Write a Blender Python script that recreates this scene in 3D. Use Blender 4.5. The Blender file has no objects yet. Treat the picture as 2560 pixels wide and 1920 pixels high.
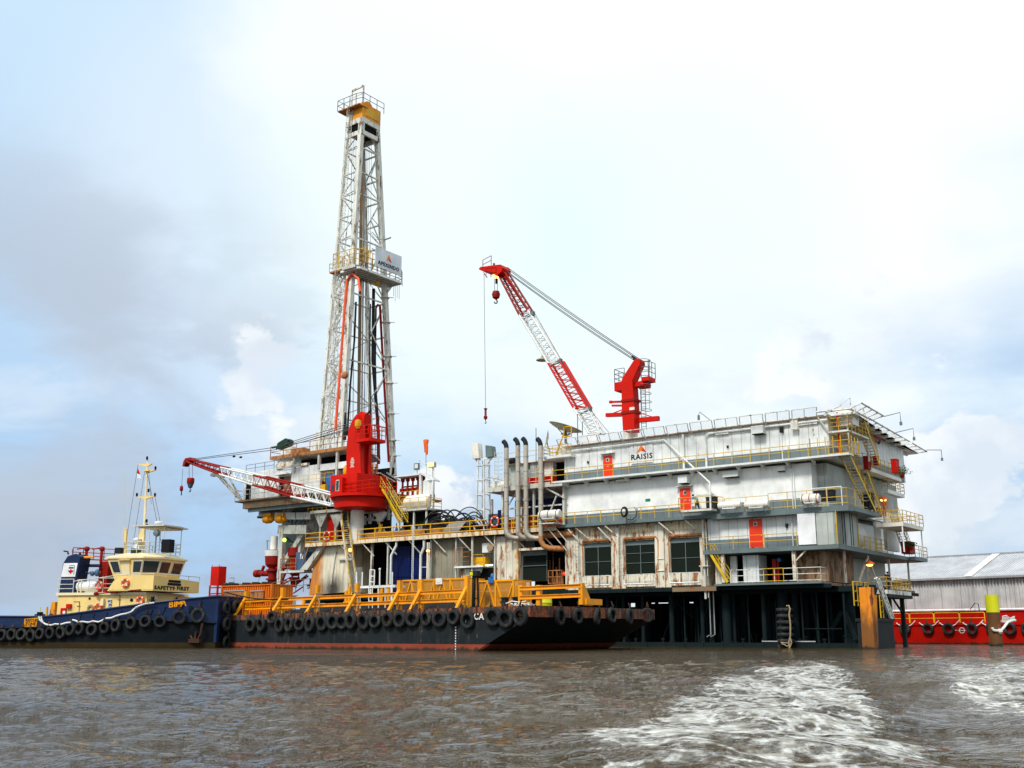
import bpy, math, random
import numpy as np
from mathutils import Vector, Matrix
random.seed(7)
sc = bpy.context.scene
col = sc.collection
R = math.radians
# ---------------- camera ----------------
F, CX, CY, H = 2700., 1280., 960., 1.3          # focal length and centre in pixels of the 2560 px photograph, eye height
PIT = math.atan(622 / F)
cam_d = bpy.data.cameras.new('camera'); cam = bpy.data.objects.new('camera', cam_d); col.objects.link(cam)
cam_d.sensor_width = 36; cam_d.lens = 36 * F / 2560; cam_d.clip_start = .2; cam_d.clip_end = 9000
cam.location = (0, 0, H); cam.rotation_euler = (math.pi / 2 + PIT, 0, 0)
sc.camera = cam
# ---------------- light ----------------
sc.view_settings.view_transform = 'Standard'; sc.view_settings.look = 'None'; sc.view_settings.gamma = 1
sc.view_settings.exposure = 0.0
SUN_EL, SUN_AZ = 48, 212                         # azimuth clockwise from +Y (the way the camera looks)
sd = bpy.data.lights.new('sun', 'SUN'); sun = bpy.data.objects.new('sun', sd); col.objects.link(sun)
sd.energy = 3.3; sd.angle = R(12); sd.color = (1, .96, .9)
sdir = Vector((math.sin(R(SUN_AZ)) * math.cos(R(SUN_EL)), math.cos(R(SUN_AZ)) * math.cos(R(SUN_EL)), math.sin(R(SUN_EL))))
sun.rotation_euler = sdir.to_track_quat('Z', 'Y').to_euler()
sun.location = (-40, -40, 90)

# ---------------- node helpers ----------------
class NT:
    def __init__(s, tree): s.t = tree; s.n = tree.nodes; s.l = tree.links
    def node(s, kind, **kw):
        n = s.n.new(kind)
        for k, v in kw.items(): setattr(n, k, v)
        return n
    def set(s, sock, v):
        if isinstance(v, bpy.types.NodeSocket): s.l.new(v, sock)
        elif v is not None: sock.default_value = v
    def math(s, op, a, b=None, c=None, clamp=False):
        n = s.node('ShaderNodeMath', operation=op, use_clamp=clamp); s.set(n.inputs[0], a)
        if b is not None: s.set(n.inputs[1], b)
        if c is not None: s.set(n.inputs[2], c)
        return n.outputs[0]
    def vmath(s, op, a, b=None, sc_=None):
        n = s.node('ShaderNodeVectorMath', operation=op); s.set(n.inputs[0], a)
        if b is not None: s.set(n.inputs[1], b)
        if sc_ is not None: s.set(n.inputs['Scale'], sc_)
        return n.outputs[1] if op in ('DOT_PRODUCT', 'LENGTH', 'DISTANCE') else n.outputs[0]
    def noise(s, vec, scale, detail=4, rough=.5, dist=0, col_=False):
        n = s.node('ShaderNodeTexNoise'); s.set(n.inputs['Vector'], vec); n.inputs['Scale'].default_value = scale
        n.inputs['Detail'].default_value = detail; n.inputs['Roughness'].default_value = rough; n.inputs['Distortion'].default_value = dist
        return n.outputs['Color' if col_ else 'Fac']
    def ramp(s, v, lo, hi, a=0., b=1., smooth=True):
        n = s.node('ShaderNodeMapRange', interpolation_type='SMOOTHSTEP' if smooth else 'LINEAR'); s.set(n.inputs[0], v)
        for i, x in zip((1, 2, 3, 4), (lo, hi, a, b)): n.inputs[i].default_value = x
        return n.outputs[0]
    def mix(s, f, a, b, mode='MIX'):
        n = s.node('ShaderNodeMix', data_type='RGBA', blend_type=mode); s.set(n.inputs[0], f)
        for i, x in ((6, a), (7, b)):
            s.set(n.inputs[i], (tuple(x) + (1,)) if isinstance(x, (tuple, list)) and len(x) == 3 else x)
        return n.outputs[2]
    def scale(s, vec, v): return s.vmath('MULTIPLY', vec, v)
    def xyz(s, vec):
        n = s.node('ShaderNodeSeparateXYZ'); s.set(n.inputs[0], vec); return n.outputs

def hx(h):
    h = h.lstrip('#'); o = []
    for i in (0, 2, 4):
        c = int(h[i:i + 2], 16) / 255; o.append(c / 12.92 if c <= .04045 else ((c + .055) / 1.055) ** 2.4)
    return tuple(o)

# ---------------- sky ----------------
w = bpy.data.worlds.new('World'); sc.world = w; w.use_nodes = True
g = NT(w.node_tree); g.n.clear()
out = g.node('ShaderNodeOutputWorld'); 
sky = g.node('ShaderNodeTexSky', sky_type='NISHITA', sun_disc=False, sun_elevation=R(SUN_EL), sun_rotation=R(SUN_AZ))
sky.air_density = 1.2; sky.dust_density = 2.0
d = g.node('ShaderNodeTexCoord').outputs['Generated']
x, y, z = g.xyz(d)
def toward(px, py):                                # direction of a point of the sky
    a = (px - CX) / F; b = (CY - py) / F
    return Vector((a, math.cos(PIT) - b * math.sin(PIT), math.sin(PIT) + b * math.cos(PIT))).normalized()
def blob(px, py, r0, r1):                          # 1 at the centre falling to 0; r in degrees
    dp = g.vmath('DOT_PRODUCT', d, tuple(toward(px, py)))
    return g.ramp(dp, math.cos(R(r1)), math.cos(R(r0)))
zz = g.math('ADD', g.math('MAXIMUM', z, 0.0), .22)
pl = g.node('ShaderNodeCombineXYZ'); g.set(pl.inputs[0], g.math('DIVIDE', x, zz)); g.set(pl.inputs[1], g.math('DIVIDE', y, zz)); g.set(pl.inputs[2], 0.)
plane = pl.outputs[0]
warp = g.vmath('ADD', plane, g.scale(g.noise(plane, 1.3, 3, col_=True), (.5, .5, 0)))
n1 = g.noise(warp, 1.25, 7, .52)
n2 = g.noise(g.scale(d, (1, 1, 1.7)), 4.5, 6, .5, .25)
nb = g.math('ADD', g.math('MULTIPLY', n1, .6), g.math('MULTIPLY', n2, .4))
up = g.ramp(z, 0., .62)                            # paler and whiter aloft
bright = g.math('ADD', blob(1750, 150, 4, 24), g.math('MULTIPLY', blob(700, 560, 1, 15), .45))
blue = g.math('ADD', g.math('MULTIPLY', blob(2250, 760, 1, 13), .75), g.math('ADD', g.math('MULTIPLY', blob(60, 160, 1, 16), 1.0), g.math('MULTIPLY', blob(120, 1440, 1, 13), .9)))
blue = g.math('ADD', blue, g.math('MULTIPLY', blob(1150, 1180, 1, 8), .5))
grey = g.math('ADD', g.math('MULTIPLY', blob(150, 1050, 1, 18), 1.0), g.math('MULTIPLY', blob(2400, 1380, 1, 8), .4))
lvl = g.math('ADD', nb, g.math('MULTIPLY', g.math('SUBTRACT', bright, g.math('ADD', blue, grey)), .16))
m = g.ramp(lvl, .36, .58)
blueC = g.mix(up, hx('#a9cbee'), hx('#cfe8fb'))
c1 = g.mix(m, blueC, hx('#f4fdff'))
c1 = g.mix(g.math('MULTIPLY', bright, .8, clamp=True), c1, (1.04, 1.04, 1.04))
cy_ = g.math('MULTIPLY', g.math('ADD', blob(1050, 620, 1, 14), blob(1700, 600, 1, 12)), .5, clamp=True)
c1 = g.mix(cy_, c1, hx('#e6fafd'))
low = g.ramp(z, .05, .42, 1, 0)
sn = g.noise(g.vmath('ADD', g.scale(d, (1, 1, 2.6)), (3, 1, .5)), 3.4, 7, .6, .3)
c1 = g.mix(g.math('MULTIPLY', g.ramp(sn, .48, .62), g.math('MULTIPLY', low, g.ramp(x, -.1, .12, .75, .22))), c1, hx('#a3b0c4'))
c1 = g.mix(g.math('MULTIPLY', g.ramp(sn, .47, .36), g.math('MULTIPLY', low, .6)), c1, hx('#eef5fb'))
gm = g.math('MULTIPLY', g.math('MULTIPLY', grey, g.ramp(n2, .4, .6)), .8, clamp=True)
c1 = g.mix(gm, c1, hx('#b9c4d3'))
# cumulus heads low over the horizon
cn = g.math('MULTIPLY_ADD', g.noise(g.scale(d, (1, 1, 1.5)), 15, 8, .56, .15), 1.9, -.45)
cn2 = g.noise(d, 34, 4, .55)
cv = g.math('ADD', g.math('MULTIPLY', cn, .8), g.math('MULTIPLY', cn2, .2))
def puff(px, py, r, k): return g.math('MULTIPLY', blob(px, py, r * .25, r), k)
pf = g.math('ADD', puff(2440, 1160, 3.4, .22), g.math('ADD', puff(2330, 1200, 3.6, .20), puff(2270, 1330, 3.0, .12)))
pf = g.math('ADD', pf, g.math('ADD', puff(1130, 1260, 3.4, .22), puff(700, 990, 5.0, .10)))
pf = g.math('ADD', pf, g.math('ADD', puff(1960, 1000, 5, .14), puff(2150, 860, 5, .10)))
pm = g.math('MULTIPLY', g.ramp(g.math('ADD', cv, pf), .60, .74), g.ramp(pf, .0, .06))
c1 = g.mix(g.math('MULTIPLY', pm, .85), c1, g.mix(g.ramp(g.noise(g.vmath('ADD', d, (0, 0, .012)), 14, 5), .4, .62), hx('#fbfdff'), hx('#dfe8f2')))
below = g.ramp(z, -.02, .0)
cloudcol = g.mix(below, (.16, .14, .11), c1)
b1 = g.node('ShaderNodeBackground'); g.set(b1.inputs[0], sky.outputs[0]); b1.inputs[1].default_value = .07
b2 = g.node('ShaderNodeBackground'); g.set(b2.inputs[0], cloudcol); b2.inputs[1].default_value = 1.15
mx = g.node('ShaderNodeMixShader'); mx.inputs[0].default_value = .88
g.l.new(b1.outputs[0], mx.inputs[1]); g.l.new(b2.outputs[0], mx.inputs[2]); g.l.new(mx.outputs[0], out.inputs[0])

# ---------------- materials ----------------
MATS = {}
def mat_new(name):
    m = bpy.data.materials.new(name); m.use_nodes = True; t = NT(m.node_tree)
    return m, t, t.n['Principled BSDF']
def paint(name, c, rough=.45, rust=0., rustc=(.16, .05, .015), grime=.35, grimec=None, seams=0., bump=.0, metal=0., var=.18, zs=.28, spec=None, corr=0., dent=0., slime=False):
    """weathered paint: mottled tone, dirt runs, rust patches; seams = spacing of panel joints, corr = pitch of corrugation"""
    m, t, p = mat_new(name)
    pos = t.node('ShaderNodeNewGeometry').outputs['Position']; obj = t.node('ShaderNodeTexCoord').outputs['Object']
    c = tuple(c)
    big = t.noise(pos, .55, 5, .6)
    base = t.mix(t.ramp(big, .3, .7), tuple(v * (1 - var) for v in c), tuple(min(v * (1 + var * .5), .9) for v in c))
    run = t.noise(t.scale(pos, (3.2, 3.2, zs)), 1.0, 6, .62)
    gc = grimec or tuple(v * .45 + .012 * k * min(1, max(c) * 8) for v, k in zip(c, (1.0, .8, .5)))
    base = t.mix(t.math('MULTIPLY', t.ramp(run, .5, .78), grime), base, gc)
    if rust > 0:
        rn = t.noise(t.scale(pos, (1.6, 1.6, .5)), 1.3, 8, .68)
        th = .655 - rust * .42
        f = t.ramp(t.math('ADD', t.math('MULTIPLY', rn, .7), t.math('MULTIPLY', run, .3)), th, th + .07)
        rc = t.mix(t.ramp(t.noise(pos, 6, 4), .35, .65), rustc, tuple(v * 2.1 for v in rustc))
        base = t.mix(f, base, rc)
        t.set(p.inputs['Roughness'], t.ramp(f, 0, 1, rough, .85))
    else: p.inputs['Roughness'].default_value = rough
    hgt = t.noise(pos, 9, 3) if bump > 0 else None
    if seams > 0 or corr > 0:
        ox, oy, oz = t.xyz(obj)
        s = t.math('ADD', ox, oy)
        if seams > 0:
            fr = t.math('FRACT', t.math('DIVIDE', s, seams))
            line = t.math('MULTIPLY', t.math('LESS_THAN', fr, .045 / seams), 1.)
            base = t.mix(t.math('MULTIPLY', line, .8), base, tuple(v * .3 for v in c))
        if corr > 0:
            wv = t.math('SINE', t.math('MULTIPLY', s, 6.2832 / corr))
            bp = t.node('ShaderNodeBump'); bp.inputs['Strength'].default_value = .9; bp.inputs['Distance'].default_value = corr * .18
            t.set(bp.inputs['Height'], wv); t.set(p.inputs['Normal'], bp.outputs[0])
    if dent > 0 and corr == 0:
        bp = t.node('ShaderNodeBump'); bp.inputs['Strength'].default_value = dent; bp.inputs['Distance'].default_value = .12
        t.set(bp.inputs['Height'], t.math('ADD', t.noise(pos, .9, 3), t.math('MULTIPLY', t.noise(pos, 5, 3), .12))); t.set(p.inputs['Normal'], bp.outputs[0])
    if slime == 'rusty':                             # bare rusty steel below, paint surviving towards the top
        wz = t.xyz(pos)[2]; base = t.mix(t.ramp(t.math('ADD', wz, t.math('MULTIPLY', t.noise(t.scale(pos, (1.6, 1.6, .5)), 1.2, 6, .65), 3.5)), 3.6, 5.4, .88, 0), base, (.13, .05, .012))
    if slime:
        wz = t.xyz(pos)[2]; base = t.mix(t.ramp(t.math('ADD', wz, t.math('MULTIPLY', t.noise(t.scale(pos, (1.2, 1.2, .3)), 1.4, 5, .65), .8)), .48, .72, 1, 0), base, (.022, .018, .008))
    if bump > 0 and corr == 0:
        bp = t.node('ShaderNodeBump'); bp.inputs['Strength'].default_value = bump; bp.inputs['Distance'].default_value = .05
        t.set(bp.inputs['Height'], hgt); t.set(p.inputs['Normal'], bp.outputs[0])
    t.set(p.inputs['Base Color'], base); p.inputs['Metallic'].default_value = metal
    p.inputs['Specular IOR Level'].default_value = spec if spec is not None else (.12 if max(c) < .13 else .34)
    MATS[name] = m; return m
def glow(name, c, st):
    m, t, p = mat_new(name); p.inputs['Base Color'].default_value = (*c, 1)
    p.inputs['Emission Color'].default_value = (*c, 1); p.inputs['Emission Strength'].default_value = st
    MATS[name] = m; return m
WHITE = (.74, .755, .73)
paint('white', WHITE, .45, rust=.12, grime=.3)
paint('siding', WHITE, .5, dent=.3, rust=.15, grime=.5, grimec=(.42, .44, .38), seams=.92)
paint('smoothwall', (.82, .83, .80), .5, dent=.25, rust=.10, grime=.34, grimec=(.48, .47, .38), rustc=(.3, .2, .1))
paint('whitesteel', (.56, .56, .49), .5, rust=.28, grime=.55)
paint('mast', (.74, .73, .65), .45, rust=.30, grime=.55, rustc=(.10, .06, .03))
paint('greystripe', (.15, .19, .20), .5, grime=.25, seams=.92)
paint('shadewall', (.27, .25, .18), .6, rust=.2, rustc=(.12, .05, .02), grime=.6, seams=.8)  # shade under the decks is put into this wall colour
paint('greysteel', (.13, .17, .17), .5, rust=.12, grime=.4)
paint('greypanel', (.42, .45, .41), .55, rust=.08, grime=.3, seams=1.6)
paint('rustwhite', (.70, .65, .52), .6, rust=.34, rustc=(.20, .075, .018), grime=.75, grimec=(.34, .20, .08), seams=.8)
paint('rustorange', (.42, .17, .05), .7, rust=.35, rustc=(.12, .045, .02), grime=.5)
paint('stainwall', (.74, .63, .42), .6, rust=.34, rustc=(.30, .11, .015), grime=.5, grimec=(.16, .11, .06), seams=1.2)
paint('deckrust', (.22, .15, .09), .8, rust=.3, rustc=(.16, .06, .02), grime=.5)
paint('yellow', (.74, .38, .003), .45, rust=.12, grime=.4)
paint('railyellow', (.68, .42, .004), .5, rust=.12, grime=.35)
paint('chainrust', (.06, .03, .02), .8, rust=.2)
paint('orangeyellow', (.82, .31, .0), .45, rust=.10, grime=.35, rustc=(.25, .09, .015))
paint('orange', (.86, .18, .003), .5, rust=.08, grime=.3, corr=.3)
paint('doorred', (.80, .035, .004), .5, grime=.1, var=.08)
paint('cranered', (.58, .007, .0), .55, spec=.15, rust=.05, grime=.25, var=.12)
paint('darkred', (.27, .009, .004), .55, spec=.15, rust=.12, grime=.4)
paint('black', (.018, .02, .022), .6, rust=.1, grime=.2, rustc=(.06, .03, .02))
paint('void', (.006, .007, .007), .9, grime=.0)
paint('jacket', (.004, .012, .013), .8, rust=.08, grime=.4, rustc=(.05, .03, .015), spec=.2)
paint('galleryrust', (.24, .15, .085), .75, rust=.4, rustc=(.07, .03, .012), grime=.7, grimec=(.5, .44, .34))
paint('louvre', (.008, .013, .009), .9, spec=.15, rust=.12, rustc=(.07, .035, .01))
paint('steel', (.48, .47, .43), .35, rust=.16, grime=.5, metal=.6)
paint('pipe', (.50, .45, .37), .4, rust=.22, grime=.55, grimec=(.24, .13, .05), rustc=(.2, .09, .03), metal=.35)
paint('cable', (.10, .10, .11), .5)
paint('rope', (.72, .72, .68), .8, grime=.2)
paint('oldrope', (.34, .26, .15), .9, grime=.4)
paint('blue', (.003, .012, .085), .45, rust=.06, grime=.4, corr=.5)
paint('drumblue', (.02, .13, .36), .4, grime=.2)
paint('tugblue', (.007, .021, .070), .4, spec=.25, dent=.5, rust=.07, grime=.35, rustc=(.06, .035, .03))
paint('tugdark', (.003, .006, .009), .55, dent=.5, rust=.1, grime=.3, rustc=(.07, .05, .02))
paint('waterline', (.035, .022, .006), .7, slime=True, rust=.2, grime=.4, rustc=(.03, .02, .008))
paint('cream', (.84, .61, .22), .45, rust=.05, grime=.22, var=.08)
paint('creampale', (.82, .70, .42), .45, rust=.04, grime=.2, var=.08)
paint('tuggrey', (.62, .60, .50), .5, grime=.2)
paint('bargedark', (.014, .019, .022), .6, dent=.7, rust=.16, grime=.5, rustc=(.09, .05, .03), grimec=(.07, .06, .045))
paint('bargerim', (.07, .055, .05), .65, rust=.42, rustc=(.17, .05, .02), grime=.5)
paint('boottop', (.26, .042, .018), .65, slime=True, dent=.5, rust=.2, grime=.5, grimec=(.14, .045, .02))
paint('redhull', (.40, .004, .0), .5, spec=.15, slime=True, dent=.5, rust=.06, grime=.2, var=.1)
paint('pile', (.78, .24, .005), .55, slime='rusty', rust=.3, rustc=(.11, .04, .012), grime=.6, grimec=(.1, .05, .02), zs=.15)
paint('brownpile', (.13, .055, .015), .7, slime=True, rust=.2, grime=.5)
paint('lime', (.62, .62, .01), .45, grime=.2, var=.06)
paint('shedwall', (.66, .66, .65), .4, rust=.06, grime=.95, grimec=(.13, .13, .12), zs=.03, metal=.2, rustc=(.25, .2, .15))  # heavy dark runs also stand in for shade in the corrugation grooves
paint('shedroof', (.52, .53, .55), .4, rust=.0, grime=.2, metal=.1, rustc=(.45, .4, .33))
paint('rubber', (.016, .017, .018), .8, grime=.9, grimec=(.10, .09, .06), bump=.8, zs=1.5, spec=.3)
paint('raft', (.80, .76, .66), .5, grime=.35, rust=.05)
paint('dish', (.42, .42, .30), .5, grime=.3)
paint('lifeorange', (.85, .10, .02), .5, grime=.1)
paint('windsock', (.85, .13, .02), .6, grime=.1)
paint('skin', (.30, .16, .09), .5, grime=0)
paint('clothblue', (.20, .36, .55), .8, grime=0)
paint('clothdark', (.02, .022, .035), .8, grime=0)
paint('clothorange', (.75, .13, .02), .8, grime=0)
paint('helmet', (.75, .5, .02), .4, grime=0)
paint('bluebox', (.05, .11, .2), .5, grime=.3)
paint('tank', (.80, .78, .70), .4, grime=.3, rust=.05)
paint('green', (.02, .05, .03), .5); paint('signgreen', (.0, .2, .13), .5, grime=0)
paint('sign', (.68, .73, .77), .4, grime=.1); paint('plainwhite', (.8, .8, .8), .5, grime=.1)
paint('ink', (.01, .01, .015), .6, grime=0); paint('logo_orange', (.85, .22, .01), .5, grime=0); paint('logo_red', (.75, .03, .02), .5, grime=0)
paint('leaf', (.04, .09, .03), .6)
paint('galv', (.45, .46, .46), .4, grime=.3, metal=.4)
glow('lamp_warm', (1, .42, .08), 6); glow('lamp_white', (1, .95, .8), 3); glow('lamp_red', (1, .02, .01), 3); glow('lamp_lime', (.6, 1, .1), 2)
m, t, p = mat_new('glass'); p.inputs['Base Color'].default_value = (.02, .03, .035, 1); p.inputs['Roughness'].default_value = .06; MATS['glass'] = m
m, t, p = mat_new('netting'); MATS['netting'] = m
obj = t.node('ShaderNodeTexCoord').outputs['Object']; nx, ny, nz = t.xyz(obj)
gl = lambda v: t.math('LESS_THAN', t.math('FRACT', t.math('MULTIPLY', v, 7.)), .05)
al = t.math('MAXIMUM', gl(t.math('ADD', nx, ny)), gl(t.math('SUBTRACT', nx, ny)))
p.inputs['Base Color'].default_value = (.62, .64, .62, 1); t.set(p.inputs['Alpha'], al)
m, t, p = mat_new('expanded_mesh'); MATS['expanded_mesh'] = m
obj = t.node('ShaderNodeTexCoord').outputs['Object']; nx, ny, nz = t.xyz(obj)
gl = lambda v: t.math('LESS_THAN', t.math('FRACT', t.math('MULTIPLY', v, 12.)), .5)
p.inputs['Base Color'].default_value = (.45, .19, .01, 1); t.set(p.inputs['Alpha'], t.math('MAXIMUM', gl(t.math('ADD', nx, nz)), gl(t.math('SUBTRACT', nx, nz))))

# ---------------- mesh builder ----------------
def V3(*a): return Vector(a if len(a) == 3 else a[0])
class MB:
    def __init__(s): s.v = []; s.f = []; s.sm = []
    def add(s, vs, fs, smooth=False):
        n = len(s.v); s.v += [tuple(v) for v in vs]; s.f += [tuple(i + n for i in f) for f in fs]; s.sm += [smooth] * len(fs); return s
    def box(s, x0, x1, y0, y1, z0, z1):
        x0, x1 = sorted((x0, x1)); y0, y1 = sorted((y0, y1)); z0, z1 = sorted((z0, z1))
        vs = [(x, y, z) for x in (x0, x1) for y in (y0, y1) for z in (z0, z1)]
        return s.add(vs, [(0, 1, 3, 2), (4, 6, 7, 5), (0, 4, 5, 1), (2, 3, 7, 6), (0, 2, 6, 4), (1, 5, 7, 3)])
    def beam(s, a, b, w=.1, h=None):
        a, b = Vector(a), Vector(b); h = w if h is None else h; d = (b - a)
        if d.length < 1e-6: return s
        d.normalize(); up = Vector((0, 0, 1)) if abs(d.z) < .97 else Vector((1, 0, 0))
        sx = d.cross(up).normalized(); sy = sx.cross(d)
        vs = [e + sx * (w / 2 * i) + sy * (h / 2 * j) for e in (a, b) for i, j in ((-1, -1), (1, -1), (1, 1), (-1, 1))]
        return s.add(vs, [(3, 2, 1, 0), (4, 5, 6, 7), (0, 1, 5, 4), (1, 2, 6, 5), (2, 3, 7, 6), (3, 0, 4, 7)])
    def tube(s, pts, r=.03, n=6, r2=None):
        pts = [Vector(p) for p in pts]; k = len(pts)
        if k < 2: return s
        vs = []; fs = []; ref = None
        for i, p in enumerate(pts):
            d = (pts[min(i + 1, k - 1)] - pts[max(i - 1, 0)]).normalized()
            if ref is None: ref = Vector((0, 0, 1)) if abs(d.z) < .9 else Vector((1, 0, 0))
            a = d.cross(ref).normalized(); b = a.cross(d); ref = b
            rr = r if r2 is None else r + (r2 - r) * i / (k - 1)
            vs += [p + a * (rr * math.cos(6.28318 * j / n)) + b * (rr * math.sin(6.28318 * j / n)) for j in range(n)]
        for i in range(k - 1):
            for j in range(n):
                q = (j + 1) % n; fs.append((i * n + j, i * n + q, (i + 1) * n + q, (i + 1) * n + j))
        fs.append(tuple(range(n - 1, -1, -1))); fs.append(tuple((k - 1) * n + j for j in range(n)))
        return s.add(vs, fs, n > 5)
    def lathe(s, c, prof, n=20, axis='z', caps=True):
        c = Vector(c); vs = []; fs = []
        for rr, h in prof:
            for j in range(n):
                a = 6.28318 * j / n; u, w_ = rr * math.cos(a), rr * math.sin(a)
                vs.append(c + Vector({'z': (u, w_, h), 'y': (u, h, w_), 'x': (h, u, w_)}[axis]))
        for i in range(len(prof) - 1):
            for j in range(n):
                q = (j + 1) % n; fs.append((i * n + j, i * n + q, (i + 1) * n + q, (i + 1) * n + j))
        if caps: fs.append(tuple(range(n - 1, -1, -1))); fs.append(tuple((len(prof) - 1) * n + j for j in range(n)))
        return s.add(vs, fs, True)
    def prism(s, poly, y0, y1):                      # outline in x,z given thickness in y
        n = len(poly); vs = [(x, y0, z) for x, z in poly] + [(x, y1, z) for x, z in poly]
        return s.add(vs, [tuple(range(n)), tuple(range(2 * n - 1, n - 1, -1))] + [(i, (i + 1) % n + 0, (i + 1) % n + n, i + n)[::-1] for i in range(n)])
    def prismx(s, poly, x0, x1):                     # outline in y,z given thickness in x
        n = len(poly); vs = [(x0, y, z) for y, z in poly] + [(x1, y, z) for y, z in poly]
        return s.add(vs, [tuple(range(n)), tuple(range(2 * n - 1, n - 1, -1))] + [(i, (i + 1) % n, (i + 1) % n + n, i + n)[::-1] for i in range(n)])
    def prismz(s, poly, z0, z1):
        n = len(poly); vs = [(x, y, z0) for x, y in poly] + [(x, y, z1) for x, y in poly]
        return s.add(vs, [tuple(range(n)), tuple(range(2 * n - 1, n - 1, -1))] + [(i, (i + 1) % n, (i + 1) % n + n, i + n)[::-1] for i in range(n)])
    def quad(s, *p): return s.add(p, [tuple(range(len(p)))])
    def sphere(s, c, r, n=10, sq=(1, 1, 1)):
        pr = [(max(r * math.sin(math.pi * i / n), .001), -r * math.cos(math.pi * i / n)) for i in range(n + 1)]
        m = MB().lathe((0, 0, 0), pr, n * 2); c = Vector(c)
        return s.add([c + Vector((v[0] * sq[0], v[1] * sq[1], v[2] * sq[2])) for v in m.v], m.f, True)
    def rail(s, pts, h=1.05, step=1.5, r=.025, levels=(1, .5), toe=0.):
        pts = [Vector(p) for p in pts]
        for lv in levels: s.tube([p + Vector((0, 0, h * lv)) for p in pts], r, 5)
        for a, b in zip(pts, pts[1:]):
            n = max(1, int(round((b - a).length / step)))
            for i in range(n + 1):
                q = a.lerp(b, i / n); s.tube([q, q + Vector((0, 0, h))], r * 1.1, 5)
            if toe > 0: s.beam(a + Vector((0, 0, toe / 2)), b + Vector((0, 0, toe / 2)), .012, toe)
        return s
    def ladder(s, a, b, w=.45, side=(1, 0, 0), step=.3, r=.022):
        a, b = Vector(a), Vector(b); sd = Vector(side).normalized() * (w / 2)
        s.tube([a - sd, b - sd], r, 5); s.tube([a + sd, b + sd], r, 5)
        n = int((b - a).length / step)
        for i in range(1, n): q = a.lerp(b, i / n); s.tube([q - sd, q + sd], r * .7, 4)
        return s
    def lattice(s, a, b, w, h, bays, rc=.06, rd=.03, w2=None, h2=None, sidev=None, n=5):
        """four-chord truss from a to b, w across sidev, h the other way"""
        a, b = Vector(a), Vector(b); d = (b - a).normalized(); w2 = w if w2 is None else w2; h2 = h if h2 is None else h2
        sv = Vector(sidev) if sidev else d.cross(Vector((0, 0, 1)))
        sv = (sv - d * sv.dot(d)).normalized(); tv = sv.cross(d)
        def P(i, k, t):
            ww = (w + (w2 - w) * t) / 2; hh = (h + (h2 - h) * t) / 2
            return a.lerp(b, t) + sv * (ww * i) + tv * (hh * k)
        cs = [(-1, -1), (1, -1), (1, 1), (-1, 1)]
        for c in cs: s.tube([P(*c, 0), P(*c, 1)], rc, n)
        for i in range(bays):
            t0, t1 = i / bays, (i + 1) / bays
            for k in range(4):
                p, q = cs[k], cs[(k + 1) % 4]
                if i % 2: p, q = q, p
                s.tube([P(*p, t0), P(*q, t1)], rd, 4); s.tube([P(*p, t1), P(*q, t1)], rd, 4)
        return s

class Fr:                                            # a flat frame of reference turned about the vertical
    def __init__(s, ox, oy, deg): s.ox, s.oy, s.a = ox, oy, R(deg); s.c, s.s = math.cos(s.a), math.sin(s.a)
    def loc(s, wx, wy): dx, dy = wx - s.ox, wy - s.oy; return (dx * s.c + dy * s.s, -dx * s.s + dy * s.c)
    def world(s, p): return Vector((s.ox + p[0] * s.c - p[1] * s.s, s.oy + p[0] * s.s + p[1] * s.c, p[2]))
    def _r(s, px, py):
        a = (px - CX) / F; b = (CY - py) / F; r = (a, math.cos(PIT) - b * math.sin(PIT), math.sin(PIT) + b * math.cos(PIT))
        return s.loc(0, 0), (r[0] * s.c + r[1] * s.s, -r[0] * s.s + r[1] * s.c), r[2]
    def P(s, px, py, y=0.):   o, d, dz = s._r(px, py); t = (y - o[1]) / d[1]; return (o[0] + t * d[0], H + t * dz)
    def P3(s, px, py, y=0.):  a = s.P(px, py, y); return Vector((a[0], y, a[1]))
    def PX(s, px, py, x=0.):  o, d, dz = s._r(px, py); t = (x - o[0]) / d[0]; return (o[1] + t * d[1], H + t * dz)
    def PX3(s, px, py, x=0.): a = s.PX(px, py, x); return Vector((x, a[0], a[1]))
    def PZ(s, px, py, z=0.):  o, d, dz = s._r(px, py); t = (z - H) / dz; return (o[0] + t * d[0], o[1] + t * d[1])
    def PZ3(s, px, py, z=0.): a = s.PZ(px, py, z); return Vector((a[0], a[1], z))
def frame_at(px, D, deg):
    a = (px - CX) / F; b = (CY - 1582) / F; k = D / (math.cos(PIT) - b * math.sin(PIT)); return Fr(a * k, D, deg)

class T:                                             # handle on an object: the frame and the origin its mesh is drawn in
    def __init__(s, e, fr, o): s.e, s.fr, s.o = e, fr, Vector(o)
def _tag(e, label=None, cat=None, group=None, kind=None):
    if label: e['label'] = label
    if cat: e['category'] = cat
    if group: e['group'] = group
    if kind: e['kind'] = kind
def thing(name, label, cat, fr, o, group=None):
    e = bpy.data.objects.new(name, None); col.objects.link(e); e.empty_display_size = .2
    e.location = fr.world(o); e.rotation_euler = (0, 0, fr.a); _tag(e, label, cat, group); return T(e, fr, o)
def mesh_of(mb, name, mat, o):
    me = bpy.data.meshes.new(name); ox, oy, oz = o
    me.from_pydata([(x - ox, y - oy, z - oz) for x, y, z in mb.v], [], mb.f)
    me.polygons.foreach_set('use_smooth', mb.sm)
    me.materials.append(MATS[mat]); me.update(); return me
def smooth_angle(me):
    try: me.set_sharp_from_angle(angle=R(40))
    except Exception: pass
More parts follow.
